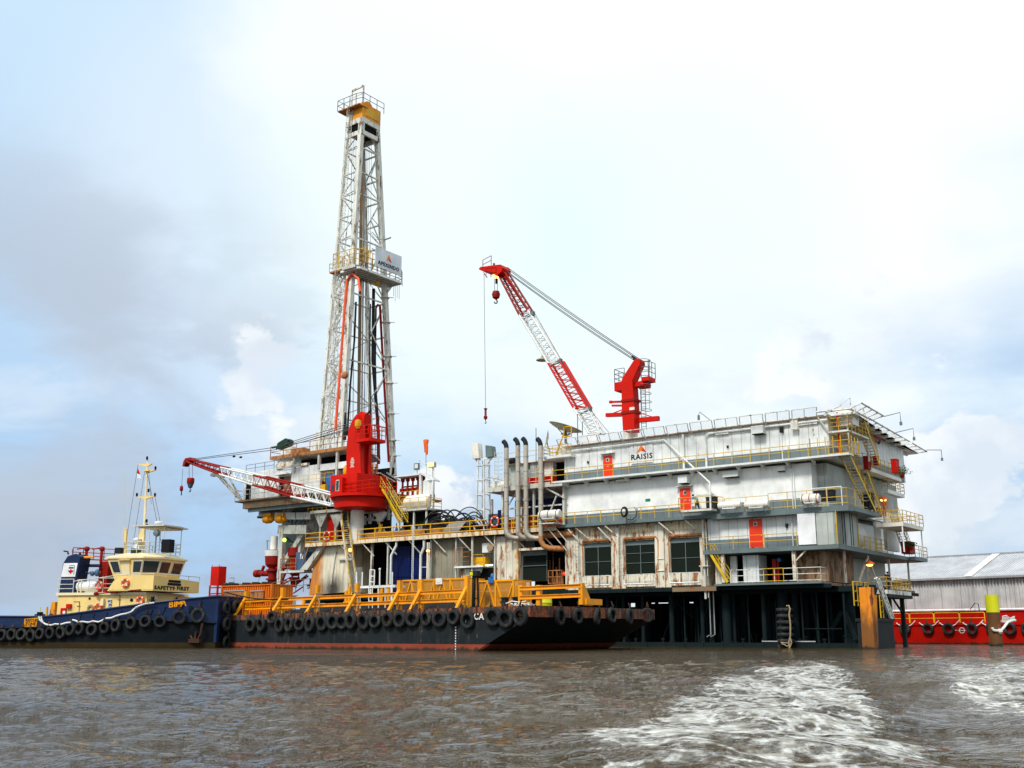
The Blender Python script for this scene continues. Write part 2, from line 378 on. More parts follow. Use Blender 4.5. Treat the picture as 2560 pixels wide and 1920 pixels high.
SPLIT = {'valve', 'deck_beam', 'bracket', 'post', 'tank', 'canopy_post', 'porthole', 'navigation_light', 'flange', 'vent_box', 'panel_joint', 'weld_rib', 'bollard_row', 'outrigger', 'floor_beam', 'brace', 'cross_beam', 'roof_box', 'emblem', 'pipework', 'boom_walkway', 'lug_strip', 'exhaust_outlet'}
def islands(mb):
    par_ = list(range(len(mb.v)))
    def find(a):
        while par_[a] != a: par_[a] = par_[par_[a]]; a = par_[a]
        return a
    for f in mb.f:
        r0 = find(f[0])
        for k in f[1:]:
            r1 = find(k)
            if r1 != r0: par_[r1] = r0
    out = {}
    for f, sm in zip(mb.f, mb.sm): out.setdefault(find(f[0]), []).append((f, sm))
    res = []
    for fs in out.values():
        m = MB(); mp = {}
        for f, sm in fs:
            for k in f:
                if k not in mp: mp[k] = len(m.v); m.v.append(mb.v[k])
            m.f.append(tuple(mp[k] for k in f)); m.sm.append(sm)
        res.append(m)
    return res
def part(mb, name, mat, par, label=None):            # a mesh part or sub-part; repeats of a kind become a part each
    if name in SPLIT:
        isl = islands(mb)
        if 1 < len(isl) <= 60:
            r = None
            for m_ in isl: r = part1(m_, {'bollard_row': 'bollard', 'lug_strip': 'lug'}.get(name, name), mat, par, label)
            return r
    return part1(mb, name, mat, par, label)
def part1(mb, name, mat, par, label=None):            # a mesh part or sub-part
    me = mesh_of(mb, name, mat, par.o); smooth_angle(me)
    e = bpy.data.objects.new(name, me); col.objects.link(e); e.parent = par.e
    if label: e['label'] = label
    return T(e, par.fr, par.o)
def solo(mb, name, mat, label, cat, fr, o=None, group=None, kind=None):   # a thing that is one mesh
    if o is None:
        xs = [v[0] for v in mb.v]; ys = [v[1] for v in mb.v]; zs = [v[2] for v in mb.v]
        o = ((min(xs) + max(xs)) / 2, (min(ys) + max(ys)) / 2, min(zs))
    me = mesh_of(mb, name, mat, o); smooth_angle(me)
    e = bpy.data.objects.new(name, me); col.objects.link(e); e.location = fr.world(o); e.rotation_euler = (0, 0, fr.a)
    _tag(e, label, cat, group, kind); return T(e, fr, o)
def copy_tree(t, delta, label=None):
    src = t.e; dv = Matrix.Rotation(t.fr.a, 3, 'Z') @ Vector(delta)
    def rec(o, parent):
        c = o.copy(); col.objects.link(c)
        if parent: c.parent = parent
        for ch in o.children: rec(ch, c)
        return c
    c = rec(src, None); c.location = src.location + dv
    if label: c['label'] = label
    return c
def text(body, par, pos, size, mat, name='lettering', rz=0., rx=90., ext=.012, wide=1., align='CENTER', shear=0.):
    cu = bpy.data.curves.new('t', 'FONT'); cu.body = body; cu.size = size; cu.extrude = ext; cu.align_x = align; cu.align_y = 'CENTER'; cu.shear = shear
    cu.resolution_u = 2; cu.space_character = 1.1; cu.offset = size * .022
    tmp = bpy.data.objects.new('t', cu); col.objects.link(tmp)
    dg = bpy.context.evaluated_depsgraph_get(); dg.update()
    me = bpy.data.meshes.new_from_object(tmp.evaluated_get(dg)); bpy.data.objects.remove(tmp)
    me.transform(Matrix.Translation(Vector(pos) - par.o) @ Matrix.Rotation(R(rz), 4, 'Z') @ Matrix.Rotation(R(rx), 4, 'X') @ Matrix.Diagonal((wide, 1, 1, 1)))
    me.materials.clear(); me.materials.append(MATS[mat])
    e = bpy.data.objects.new(name, me); col.objects.link(e); e.parent = par.e; return T(e, par.fr, par.o)
ORD = ['first', 'second', 'third', 'fourth', 'fifth', 'sixth', 'seventh', 'eighth', 'ninth', 'tenth', 'eleventh', 'twelfth', 'thirteenth', 'fourteenth', 'fifteenth',
       'sixteenth', 'seventeenth', 'eighteenth', 'nineteenth', 'twentieth', 'twenty-first', 'twenty-second', 'twenty-third', 'twenty-fourth', 'twenty-fifth', 'twenty-sixth', 'twenty-seventh']
W0 = Fr(0, 0, 0)
A = frame_at(2110, 92, -36.5)                        # the drilling barge and the cargo barge lie on this heading
TG = frame_at(560, 86, -26)                          # the tug
# ---------------- water ----------------
m, t, p = mat_new('river_water'); MATS['river_water'] = m
geo = t.node('ShaderNodeNewGeometry'); pos = geo.outputs['Position']
px_, py_, pz_ = t.xyz(pos)
n_a = t.noise(t.scale(pos, (.55, 1.6, 1)), 1.3, 5, .6)
n_b = t.noise(t.scale(pos, (1.3, 3.0, 1)), 3.2, 4, .55)
dist = t.vmath('LENGTH', pos)
bp = t.node('ShaderNodeBump'); t.set(bp.inputs['Strength'], t.ramp(dist, 8, 90, .9, .6)); bp.inputs['Distance'].default_value = .27
calm = t.ramp(t.noise(t.scale(pos, (.05, .035, 1)), 1., 3), .35, .6, .7, 1.15)
hh = t.math('MULTIPLY', t.math('ADD', t.math('MULTIPLY', n_a, 1.0), t.math('SUBTRACT', t.math('MULTIPLY', n_b, .2), t.math('MULTIPLY', t.math('ABSOLUTE', t.math('SUBTRACT', n_b, .5)), 1.1))), calm)
mud = t.mix(t.ramp(t.noise(pos, .12, 4), .35, .65), (.030, .018, .004), (.055, .035, .009))
# foam of two wakes: strips that run away from the boat
def strip(x0, y0, x1, y1, w0, w1):
    # distance from the line, compared with a half-width growing from w0 to w1
    dx, dy = x1 - x0, y1 - y0; L = math.hypot(dx, dy); ux, uy = dx / L, dy / L
    rx = t.math('SUBTRACT', px_, x0); ry = t.math('SUBTRACT', py_, y0)
    al = t.math('DIVIDE', t.math('ADD', t.math('MULTIPLY', rx, ux), t.math('MULTIPLY', ry, uy)), L)
    wob = t.math('MULTIPLY', t.math('SUBTRACT', t.noise(t.scale(pos, (.3, .3, 0)), 1., 3), .5), 1.1)
    ac = t.math('ABSOLUTE', t.math('ADD', wob, t.math('SUBTRACT', t.math('MULTIPLY', rx, uy), t.math('MULTIPLY', ry, ux))))
    hw = t.math('MULTIPLY_ADD', al, w1 - w0, w0)
    q = t.math('DIVIDE', ac, t.math('MAXIMUM', hw, .05))
    e = t.math('MULTIPLY', t.ramp(al, -.05, .06), t.ramp(al, .5, 1.05, 1, 0))
    return t.math('MULTIPLY', t.ramp(q, .5, 1.35, 1, 0), e)
s1 = strip(1.1, 6.2, 14.3, 53, 1.7, .9)
s2 = strip(5.6, 11.5, 22.5, 53, .9, 3.2)
slick = strip(4.3, 8, 17, 60, .7, 1.8)
t.set(bp.inputs['Height'], t.math('MULTIPLY', hh, t.math('SUBTRACT', 1., t.math('MULTIPLY', slick, .65)))); t.set(p.inputs['Normal'], bp.outputs[0])
s3 = strip(0.1, 14.5, -1.8, 17.5, .3, .5)
wv = t.vmath('ADD', t.scale(pos, (.9, .9, .9)), t.scale(t.noise(pos, 1.4, 3, col_=True), (.9, .9, .9)))
vo = t.node('ShaderNodeTexVoronoi', feature='DISTANCE_TO_EDGE'); t.set(vo.inputs['Vector'], wv); vo.inputs['Scale'].default_value = 3.6
web = t.ramp(vo.outputs['Distance'], .0, .17, 1, 0)
fn = t.noise(t.scale(pos, (1.0, .8, 1)), 3.4, 9, .68, .5)
fc = t.noise(t.scale(pos, (.8, 1.1, 1)), 1.5, 5, .6, .6)
ff = t.noise(pos, 11, 6, .7)
fm = t.math('ADD', t.math('MULTIPLY', web, .07), t.math('ADD', t.math('MULTIPLY', fn, .42), t.math('ADD', t.math('MULTIPLY', fc, .36), t.math('MULTIPLY', ff, .26))))
k = t.math('MAXIMUM', s1, t.math('MAXIMUM', t.math('MULTIPLY', s2, .95), t.math('MULTIPLY', s3, .45)))
foam = t.ramp(t.math('ADD', fm, t.math('MULTIPLY', k, .32)), .785, .905)
foam = t.math('MULTIPLY', foam, t.ramp(k, .0, .12))
t.set(p.inputs['Base Color'], t.mix(foam, mud, t.mix(t.ramp(t.noise(pos, 7, 5), .35, .62), (.38, .36, .31), (.70, .70, .67))))
t.set(p.inputs['Roughness'], t.ramp(foam, 0, 1, .045, .8)); p.inputs['IOR'].default_value = 1.33
# far sheet + a finely waved sheet near the boat, with the same height where they meet
def wave_h(X, Y):
    rng = np.random.RandomState(3); h = np.zeros_like(X); D = np.hypot(X, Y)
    for i in range(46):
        L = 0.7 * (1.11 ** (i * .72)); k = 2 * np.pi / L; a = rng.normal(1.35, .75); A_ = .0078 * L ** .86
        ph = rng.uniform(0, 6.28); fade = np.clip(1.5 - D * .011 / L * 1.5, 0, 1) * np.clip(1.15 - D / 75, .22, 1)
        q = np.cos(k * (X * np.cos(a) + Y * np.sin(a)) + ph + 1.2 * np.sin(X * .11 + i) + .9 * np.sin(Y * .09 + 2 * i))
        h += fade * A_ * (1 - np.abs(q) * 2 ** .5 * .75) * (.7 + .3 * np.sin(X * .07 + i) * np.sin(Y * .05 + i))
    cx = 1.5 + (Y - 7.2) * (13.3 - 1.5) / (49 - 7.2)              # the wake stands up a little
    h += .10 * np.exp(-((X - cx) / 2.2) ** 2) * np.sin(Y * .9 + X * .4) * np.exp(-Y / 40)
    return (h - .02) * np.clip((300 - D) / 150, 0, 1)
nr, na = 620, 560
rr = 4.5 * (320 / 4.5) ** (np.linspace(0, 1, nr)); th = np.linspace(R(-34), R(34), na)
RR, TH = np.meshgrid(rr, th, indexing='ij'); X = RR * np.sin(TH); Y = RR * np.cos(TH); Z = wave_h(X, Y)
vs = np.stack([X, Y, Z], -1).reshape(-1, 3)
i, j = np.meshgrid(np.arange(nr - 1), np.arange(na - 1), indexing='ij'); a_ = (i * na + j).ravel()
fs = np.stack([a_, a_ + na, a_ + na + 1, a_ + 1], -1)
# surround: coarse ring sectors out to the horizon and behind the camera
ring = []; rf = []
base = len(vs)
outer = 8000.
arc = [tuple(vs[(nr - 1) * na + k]) for k in range(na)]
ext = np.array([(outer * math.sin(t_), outer * math.cos(t_), 0.) for t_ in th])
f2 = [(base + k, base + k + 1, (nr - 1) * na + k + 1, (nr - 1) * na + k) for k in range(na - 1)]
vs = np.concatenate([vs, ext]); b2 = len(vs)
left = [k * na for k in range(nr)]; right = [k * na + na - 1 for k in range(nr)]
extra = [(-outer, -outer, 0), (outer, -outer, 0), (0, -outer, 0), (0, 1., 0)]
vs = np.concatenate([vs, np.array(extra, float)])
f3 = []
for k in range(nr - 1): f3.append((left[k], b2 + 3 if k == 0 else b2, left[k + 1])[::-1]); 
f3 = [(left[k + 1], left[k], b2) for k in range(nr - 1)] + [(base, left[-1], b2)]
f3 += [(right[k], right[k + 1], b2 + 1) for k in range(nr - 1)] + [(right[-1], base + na - 1, b2 + 1)]
f3 += [(left[0], b2 + 2, b2), (right[0], b2 + 1, b2 + 2)] + [(k + 1, b2 + 2, k) for k in range(na - 1)]
me = bpy.data.meshes.new('river'); faces = [tuple(map(int, f)) for f in fs] + f2 + f3
me.from_pydata(vs.tolist(), [], faces); me.update()
nrm = [pp.normal.z for pp in me.polygons[-40:]]
me.polygons.foreach_set('use_smooth', [True] * len(me.polygons)); me.materials.append(MATS['river_water'])
e = bpy.data.objects.new('water', me); col.objects.link(e); e['kind'] = 'structure'
# ================= the accommodation end of the drilling barge =================
ZP, Z0, Z1, Z2, Z3, ZR = .42, 5.7, 8.6, 11.88, 16.3, 19.85
PX_ = lambda px, y=0., py=1300: A.P(px, py, y)[0]      # frame x of a pixel column on the plane y
XL, XR = -67.5, 2.6
# pontoon the rig stands on
xr_at = lambda y: A.P(2232, 1600, y)[0]
mb = MB().prismz([(XL, 1.7), (XR, 1.7), (xr_at(6), 6), (xr_at(24), 24), (XL, 24)], -1.5, ZP)
for i in range(36): mb.box(XL + 1 + i * 1.95, XL + 1.12 + i * 1.95, 1.62, 1.702, -.6, ZP - .02)
hull = thing('pontoon', 'dark flat pontoon just above the water under the platform legs', 'pontoon', A, (-32, 13, 0))
part(mb, 'hull', 'jacket', hull)
mb = MB()
for i in range(26):
    x = XL + 3 + i * 2.7 + random.uniform(-.4, .4); mb.lathe((x, 2.3, ZP), [(.12, 0), (.12, .22), (.19, .24), (.19, .36), (.02, .4)], 8)
part(mb, 'bollard_row', 'jacket', hull)
mb = MB().tube([(PX_(1905, 2.0, 1600) + k * .1, 2.0, .55) for k in range(50)], .06, 5); part(mb, 'pipe', 'galv', hull)
# legs
fr_ = thing('support_frame', 'dark green steel legs and beams that carry the platform over the pontoon', 'platform legs', A, (-32, 2.4, ZP))
for px, r, y in [(1400, .2, 2.4), (1455, .3, 2.4), (1520, .2, 2.4), (1560, .14, 2.4), (1608, .16, 2.3), (1680, .24, 2.3), (1712, .09, 2.6), (1757, .2, 2.3), (1783, .05, 2.2), (1775, .05, 2.2), (1818, .42, 2.3), (1835, .2, 2.9),
                 (1872, .08, 2.4), (1911, .22, 2.3), (1990, .3, 3.0), (2007, .09, 2.2), (2045, .08, 2.4), (2070, .07, 2.8), (2113, .1, 2.4), (2126, .5, 5.0), (2188, .3, 4), (1960, .5, 2.6)]:
    x = PX_(px, y, 1560); part(MB().lathe((x, y, ZP), [(r * 1.35, 0), (r * 1.35, .12), (r, .14), (r, 4.9)], 12), 'leg', 'jacket', fr_)
for row, y in enumerate((6, 10.5, 15, 20, 24)):
    for i in range(22):
        x = XL + 1 + i * 3.2 + random.uniform(-.9, .9); r = random.choice((.16, .25, .4, .22))
        if x > xr_at(y) - r: continue
        part(MB().lathe((x, y, ZP), [(r, 0), (r, 4.9)], 8), 'leg', 'jacket', fr_)
mb = MB()
for y in (2.3, 6, 10.5, 15, 20, 24):
    mb.box(XL, min(1.0, xr_at(y)), y - .15, y + .15, 4.75, 5.2)
for i in range(20):
    x = XL + 2 + i * 3.4; mb.box(x, x + .25, 2.3, 24, 4.9, 5.2)
mb.tube([PXp for PXp in (A.P3(2010, 1572, 2.3), A.P3(2105, 1572, 2.3))], .05, 6)
mb.beam(A.P3(2080, 1575, 4), A.P3(2105, 1530, 4), .35); mb.beam(A.P3(2112, 1530, 4), A.P3(2140, 1600, 4), .35)
part(mb, 'cross_beam', 'jacket', fr_)
mb = MB(); x = XL + 1                                   # near-black filler boxes, added to darken the depth behind the legs
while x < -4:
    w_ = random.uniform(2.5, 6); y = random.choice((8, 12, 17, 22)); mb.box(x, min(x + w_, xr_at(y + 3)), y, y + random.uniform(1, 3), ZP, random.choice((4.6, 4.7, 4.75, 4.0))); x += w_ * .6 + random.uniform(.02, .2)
part(mb, 'tank', 'void', fr_)  # these tank pieces are only dark filler
for i in range(34):                                   # odd small piles, pipes and braces behind the front row
    y = random.uniform(2.6, 5.5); x = random.uniform(-34, xr_at(y) - .3); r = random.uniform(.04, .13); k_ = random.random()
    mb = MB().tube([(x, y, ZP), (x, y, random.uniform(3.5, 4.9))], r, 6) if k_ < .6 else (MB().beam((x, y, ZP + .1), (x + random.uniform(-2, 2), y, 4.8), r * 1.6) if k_ < .85 else MB().beam((x, y, 2 + random.random() * 2.5), (x + random.uniform(1, 3.5), y, 2 + random.random() * 2.5), r * 1.3))
    part(mb, 'small_pile' if k_ < .6 else 'cross_brace', 'jacket', fr_)
mb = MB()
for i in range(40):
    x = random.uniform(XL + 2, 0); y = random.uniform(3, 9); s_ = random.uniform(.1, .35); mb.lathe((x, y, ZP), [(s_ * .5, 0), (s_ * .5, s_ * 2), (s_, s_ * 2), (s_, s_ * 2.5), (s_ * .3, s_ * 2.6)], 7)
for i in range(14):
    x = random.uniform(XL + 2, 0); y = random.uniform(2.5, 7); mb.tube([(x, y, ZP), (x, y, random.uniform(3, 4.9))], .05, 5)
part(mb, 'valve', 'jacket', fr_)
for px in (1777, 1787):
    x = PX_(px, 2.0, 1560); part(MB().tube([(x, 1.95, 5.2), (x, 1.95, 1.15), (x - .4, 1.9, .95)], .055, 6), 'drain_pipe', 'galv', fr_)
# stack of tyre fenders hung on the platform leg, with an old rope
x = PX_(1963, 1.0, 1560)
for k in range(6):
    z = A.P(1960, 1517 + k * 15.5 + 8, 1.)[1]
    solo(MB().lathe((x, 1.0, z), [(.42, -.16), (.62, -.17), (.72, -.08), (.74, 0), (.72, .08), (.62, .17), (.42, .16), (.40, 0), (.42, -.16)], 18, caps=False), 'tyre_fender', 'rubber',
         'muddy tyre lying flat, %s from the top of the stack against the platform leg' % ORD[k], 'tyre', A, group='tyres stacked on the platform leg')
pts = [A.P3(1966, 1515, .15), A.P3(1972, 1514, .15), A.P3(1975, 1522, .15), A.P3(1973, 1535, .15), A.P3(1976, 1560, .1), A.P3(1976, 1590, .1), A.P3(1972, 1606, .1), A.P3(1974, 1621, .1)]
mb = MB().tube(pts, .07, 6); mb.tube([A.P3(1976, 1596, .1), A.P3(1979, 1606, .1), A.P3(1975, 1618, .1)], .06, 6); mb.tube([A.P3(1954, 1609, .1), A.P3(1962, 1612, .1), A.P3(1968, 1616, .1), A.P3(1974, 1608, .1), A.P3(1960, 1607, .1), A.P3(1952, 1606, .1)], .05, 6)
solo(mb, 'mooring_rope', 'oldrope', 'frayed brown rope hanging down over the stacked tyres to the water', 'rope', A)

# ---------- machinery deck (level 0) ----------
md = thing('machinery_deck', 'rust streaked lower deck edge above the dark platform legs', 'deck', A, (-32, 1, 5.2))
mb = MB().box(XL + 3, -1.0, .55, 24, 5.22, Z0 - .25); part(mb, 'deck_plate', 'deckrust', md)
mb = MB().box(XL + 3, PX_(1410), .45, .56, 5.0, Z0 - .2); mb.box(PX_(1410), -1.0, .45, .56, 5.05, Z0 - .3)
for i in range(46): x = XL + 4 + i * 1.45; mb.box(x, x + .06, .38, .46, 5.05, 5.4)
part(mb, 'edge_beam', 'jacket', md)
xa, xb = PX_(1780), PX_(1500)
part(MB().box(PX_(1680, .3, 1470), PX_(1790, .3, 1470), .34, .44, 5.0, 5.38), 'edge_panel', 'deckrust', md)
# outer gallery walkway of level 0 and its corner
c1_ = A.P3(2080, 1449, 0); c2_ = A.PZ3(2160, 1468, Z0 - .2)
mb = MB().prismz([(xa, -.1), (-1.6, -.1), (c2_.x - .3, c2_.y), (c2_.x - .3, 22), (xa, 22)], Z0 - .30, Z0 - .12)
part(mb, 'gallery_plate', 'greysteel', md)
mb = MB().rail([(xa + 1.6, -.05, Z0 - .1), (-1.65, -.05, Z0 - .1), (c2_.x - .4, c2_.y, Z0 - .1), (c2_.x - .4, 10, Z0 - .1)], 1.15, 1.9, .03, (1, .55, .08)); part(mb, 'railing', 'mast', md)
mb = MB().rail([(PX_(1903), -.09, Z0 - .1), (PX_(1952), -.09, Z0 - .1)], 1.17, 1.4, .032, (1, .55, .08)); part(mb, 'railing', 'railyellow', md)

# ---------- engine house with three radiator openings ----------
eh = thing('engine_house', 'rust stained white machinery house with three large louvred openings', 'machinery house', A, (-20, 1.5, 5.2))
x0, x1 = PX_(1412, 1.), PX_(1767, 1., 1400)
wins = [(1461, 1527, 1352, 1436), (1564, 1636, 1349, 1430), (1677, 1749, 1344, 1424)]
zt, zb = 9.95, 6.75
mb = MB(); xs = [x0] + [v for wq in wins for v in (A.P(wq[0], 1390, 1.)[0] - .05, A.P(wq[1], 1390, 1.)[0] + .05)] + [x1]
for i in range(0, 8, 2): mb.box(xs[i], xs[i + 1], 1.0, 1.5, Z0 - .45, 11.6)
for i in (1, 3, 5): mb.box(xs[i], xs[i + 1], 1.0, 1.5, zt, 11.6); mb.box(xs[i], xs[i + 1], 1.0, 1.5, Z0 - .1, zb)
for i in (0, 2, 4): mb.box(xs[i] + .15, xs[i + 1] - .55, .78, 1.0, Z0 - .35, 11.3)
mb.box(x0, x1, 1.5, 24, Z0 - .2, 11.5)
part(mb, 'wall', 'rustwhite', eh)
for i in (1, 3, 5):
    a, b = xs[i], xs[i + 1]
    wn = part(MB().box(a - .0, b + .0, 1.18, 1.3, zb, zt), 'louvre_window', 'louvre', eh)
    mb = MB(); mb.box(a, b, 1.13, 1.18, zt - .42, zt - .05)
    for s_ in (.5,): mb.box(a + (b - a) * s_ - .03, a + (b - a) * s_ + .03, 1.12, 1.17, zb, zt - .4)
    for s_ in (.33, .62) if i == 3 else (.42,): mb.box(a, b, 1.115, 1.16, zb + (zt - zb) * s_, zb + (zt - zb) * s_ + .04)
    part(mb, 'glazing_bar', 'greysteel', wn)
    mb = MB().tube([(a - .05, .95, zt - .05), (a, .9, zt + .22), (b + .3, .9, zt + .22), (b + .5, .9, zt - .1), (b + .45, .92, zb + .3)], .15, 8); mb.tube([(a - .1, .95, zt), (a - .1, .95, zb)], .06, 6)
    part(mb, 'duct', 'rustorange', eh)
    mb = MB(); A1, B1 = (a + (-.1 if i == 1 else .3)), b + .15
    mb.tube([(A1 - .3, .35, zb - .05), (B1, .35, zb - .05)], .035, 5).tube([(A1, .25, zb - .95), (B1 + .05, .25, zb - .95)], .07, 5)
    for k in range(4): xx = A1 + (B1 - A1) * k / 3; mb.tube([(xx - .2 * (k < 1), .35, zb - .05), (xx, .25, zb - .95)], .055, 5)
    part(mb, 'guard_rail', 'mast' if i != 5 else 'white', eh)
part(MB().box(x0, x1, .955, .995, 10.72, 11.42), 'rusty_lintel', 'stainwall', eh)
mb = MB()
for px in (1443, 1551): x = PX_(px, .7, 1380); mb.ladder((x, .68, Z0 + .4), (x, .68, 10.4), .42, step=.33)
for px in (1650,): x = PX_(px, .7, 1400); mb.tube([(x - .3, .7, 8.1), (x + .4, .7, 8.1)], .03, 5).tube([(x - .3, .7, 7.0), (x + .4, .7, 7.0)], .05, 5)
part(mb, 'ladder', 'mast', eh)
mb = MB()
for px in (1458, 1532, 1668, 1735): p0 = A.P3(px, 1313, .1); mb.beam((p0.x - .9, .1, Z2 - .4), (p0.x + .2, .95, 10.3), .12)
for z, r in ((11.15, .03), (11.3, .02)): mb.tube([(x0, .9, z), (x1, .9, z)], r, 5)
part(mb, 'bracket', 'rustwhite', eh)
x = PX_(1763, .8, 1400); mb = MB().tube([(x, .6, 4.3), (x, .6, 11.5)], .11, 8).tube([(x + .35, .5, 4.4), (x + .35, .5, 11.2)], .05, 6); mb.box(x - .4, x + .5, .3, .9, 7.2, 7.3); part(mb, 'stand_pipe', 'whitesteel', eh)

# ---------- accommodation block ----------
ab = thing('accommodation_block', 'white three storey accommodation block with grey bands and orange red doors', 'building', A, (-14, 10, Z1))
BX0 = A.P(1411, 1160, 1.2)[0]; BX1 = -.6
wl = part(MB().box(BX0, BX1, 1.2, 22.5, Z3 + .02, ZR), 'upper_wall', 'siding', ab)
mx_ = A.P(2029, 1200, 1.2)[0]
part(MB().box(BX0 - .1, mx_, 1.25, 22.3, Z2 + .02, Z3 - .35), 'middle_wall', 'smoothwall', ab)
part(MB().box(mx_ - .3, BX1 - .9, 2.6, 22.2, Z2 + .02, Z3 - .3), 'recessed_wall', 'greypanel', ab)
lx0 = PX_(1768, .8, 1330); lx1 = A.P(1996, 1350, .8)[0]
part(MB().box(lx0, lx1, .9, 22, Z1 + .02, Z2 - .35), 'lower_wall', 'siding', ab)
mb = MB().box(BX0 + .0, BX1 + .012, 1.17, 1.2, Z3 + .05, Z3 + .98).box(BX1, BX1 + .03, 1.17, 22, Z3 + .05, Z3 + .98); part(mb, 'painted_band', 'greystripe', ab)
part(MB().box(BX0 - .1, mx_ + .0, 1.22, 1.25, Z2 + .05, Z2 + 1.0), 'painted_band', 'greystripe', ab)
part(MB().box(lx0, lx1, .87, .9, Z1 + .05, Z1 + .98), 'painted_band', 'greystripe', ab)
# closed grey store with white sheet at the near corner of the lower floor
mb = MB().box(A.P(2040, 1310, 0)[0], 0, .04, 2.2, Z1 + .02, Z2 - .3); part(mb, 'store_room', 'greypanel', ab)
part(MB().box(A.P(1994, 1310, 0)[0], A.P(2038, 1310, 0)[0], .0, .8, Z1 + .1, Z2 - .28), 'sheet_panel', 'plainwhite', ab)
# side of the lower floor: panels, then an open bay with a round vessel
y1_ = A.PX(2143, 1320, 0)[0]; y2_ = A.PX(2193, 1320, 0)[0]; y3_ = A.PX(2240, 1350, 0)[0]
mb = MB().box(-.3, .0, .04, y1_, Z1 + .02, Z2 - .3); part(mb, 'side_panel', 'greypanel', ab)
mb = MB()
for q in (2106, 2112, 2126, 2131): yy = A.PX(q, 1320, 0)[0]; mb.box(.0, .03, yy - .05, yy + .05, Z1 + .1, Z2 - .4)
part(mb, 'panel_joint', 'black', ab)
part(MB().box(-8, -2.2, y1_, 22, Z1, Z2 - .4), 'inner_wall', 'smoothwall', ab)
mb = MB().lathe((-1.6, (y1_ + y2_) / 2, Z1 + 1.3), [(.2, -1.6), (1.0, -1.3), (1.25, -.7), (1.25, .7), (1.0, 1.3), (.2, 1.6)], 20, 'y'); part(mb, 'vessel', 'white', ab)
mb = MB().box(-.35, -.1, y2_, y2_ + 1.3, Z1 + .1, Z2 - .5); part(mb, 'side_panel', 'smoothwall', ab)
part(MB().box(-.3, .02, y2_ + 2.6, y2_ + 6.2, Z1 + .3, Z2 + .6), 'torn_panel', 'white', ab)
# doors
def door(par, x, y, z0, w_=.95, h=2.15, hood=True):
    fr2 = MB().box(x - w_ / 2 - .07, x + w_ / 2 + .07, y - .05, y, z0, z0 + h + .07)
    f = part(fr2, 'door_frame', 'mast', par)
    dd = part(MB().box(x - w_ / 2, x + w_ / 2, y - .10, y - .05, z0 + .06, z0 + h), 'door', 'doorred', par)
    part(MB().box(x - .17, x + .17, y - .13, y - .10, z0 + h - .62, z0 + h - .25), 'window_frame', 'mast', dd)
    part(MB().box(x - .11, x + .11, y - .145, y - .13, z0 + h - .57, z0 + h - .31), 'window_pane', 'glass', dd)
    part(MB().box(x - .12, x + .12, y - .112, y - .10, z0 + 1.1, z0 + 1.14).box(x + w_ / 2 - .12, x + w_ / 2 - .06, y - .16, y - .10, z0 + 1.0, z0 + 1.12), 'handle', 'mast', dd)
    if hood: part(MB().prismx([(y, z0 + h + .28), (y - .5, z0 + h + .18), (y - .5, z0 + h + .15), (y, z0 + h + .2)], x - w_ / 2 - .28, x + w_ / 2 + .28), 'door_hood', 'mast', par)
door(ab, A.P(1521, 1155, 1.2)[0], 1.17, Z3 + .04, 1.05, 2.2); door(ab, A.P(1715, 1250, 1.25)[0], 1.22, Z2 + .5, 1.1, 2.25); door(ab, A.P(1891, 1330, .9)[0], .87, Z1 + .1, 1.25, 2.55)
# roof edge, gutter and down pipes
mb = MB().box(BX0 - .2, BX1 + .2, .95, 22.8, ZR, ZR + .18); part(mb, 'roof', 'deckrust', ab)
g0, g1 = BX0 + .1, BX1 + .05
mb = MB().tube([(g0, 1.0, ZR - .42), (A.P(1660, 1095, 1)[0], 1.0, ZR - .42), (A.P(1774, 1218, .05)[0], .1, Z3 - 1.5), (A.P(1774, 1218, .05)[0], .1, Z2 + .5)], .085, 8)
xq = A.P(1763, 1080, 1)[0]
mb.tube([(xq, 1.0, Z3 - .4), (xq, 1.0, ZR - .5), (xq + .35, 1.0, ZR - .3), (g1, 1.0, ZR - .3)], .10, 8)
xq = A.P(1707, 1080, 1)[0]; mb.tube([(xq, 1.0, Z3 - .0), (xq, 1.0, ZR - .1)], .12, 8)
part(mb, 'drain_pipe', 'white', ab)
mb = MB()
for px, ya, yb in ((1953, Z3 + .1, ZR - .5), (1972, Z2 + .1, Z3 - .3), (1978, Z2 + .1, Z3 - .3)): xx = A.P(px, 1100, 1)[0]; mb.tube([(xx, 1.1, ya), (xx, 1.1, yb)], .045, 6)
xx = A.P(1980, 1300, .8)[0]; mb.tube([(xx, .75, Z1 + .1), (xx, .75, Z2 - .4)], .05, 6)
part(mb, 'conduit', 'white', ab)
def fixture(par, px, py, y, w_, h, d_, mat='white', name='vent_box', under=True):
    c = A.P3(px, py, y); mb = MB().box(c.x - w_ / 2, c.x + w_ / 2, y - d_, y, c.z - h / 2, c.z + h / 2)
    q = part(mb, name, mat, par)
    if under: part(MB().box(c.x - w_ / 2 + .08, c.x + w_ / 2 - .04, y - d_ + .04, y - .1, c.z - h / 2 - .06, c.z - h / 2), 'grille', 'void', q)
fixture(ab, 1901, 1077, 1.2, 1.15, .72, .8); fixture(ab, 1715, 1200, 1.25, .95, .72, .75); fixture(ab, 1832, 1187, 1.25, 1.5, .5, .6)
fixture(ab, 1955, 1173, 1.25, .75, .38, .35); fixture(ab, 1990, 1064, 1.2, .62, .8, .5, 'raft', 'control_box', False); fixture(ab, 1955, 1075, 1.2, .34, .5, .2, 'black', 'wall_light', False)
for px, py, w_ in ((1468, 1125, 1.1), (1607, 1109, 1.2), (1807, 1085, 1.3)): fixture(ab, px, py, 1.2, w_, .12, .22, 'mast', 'strip_light', False)
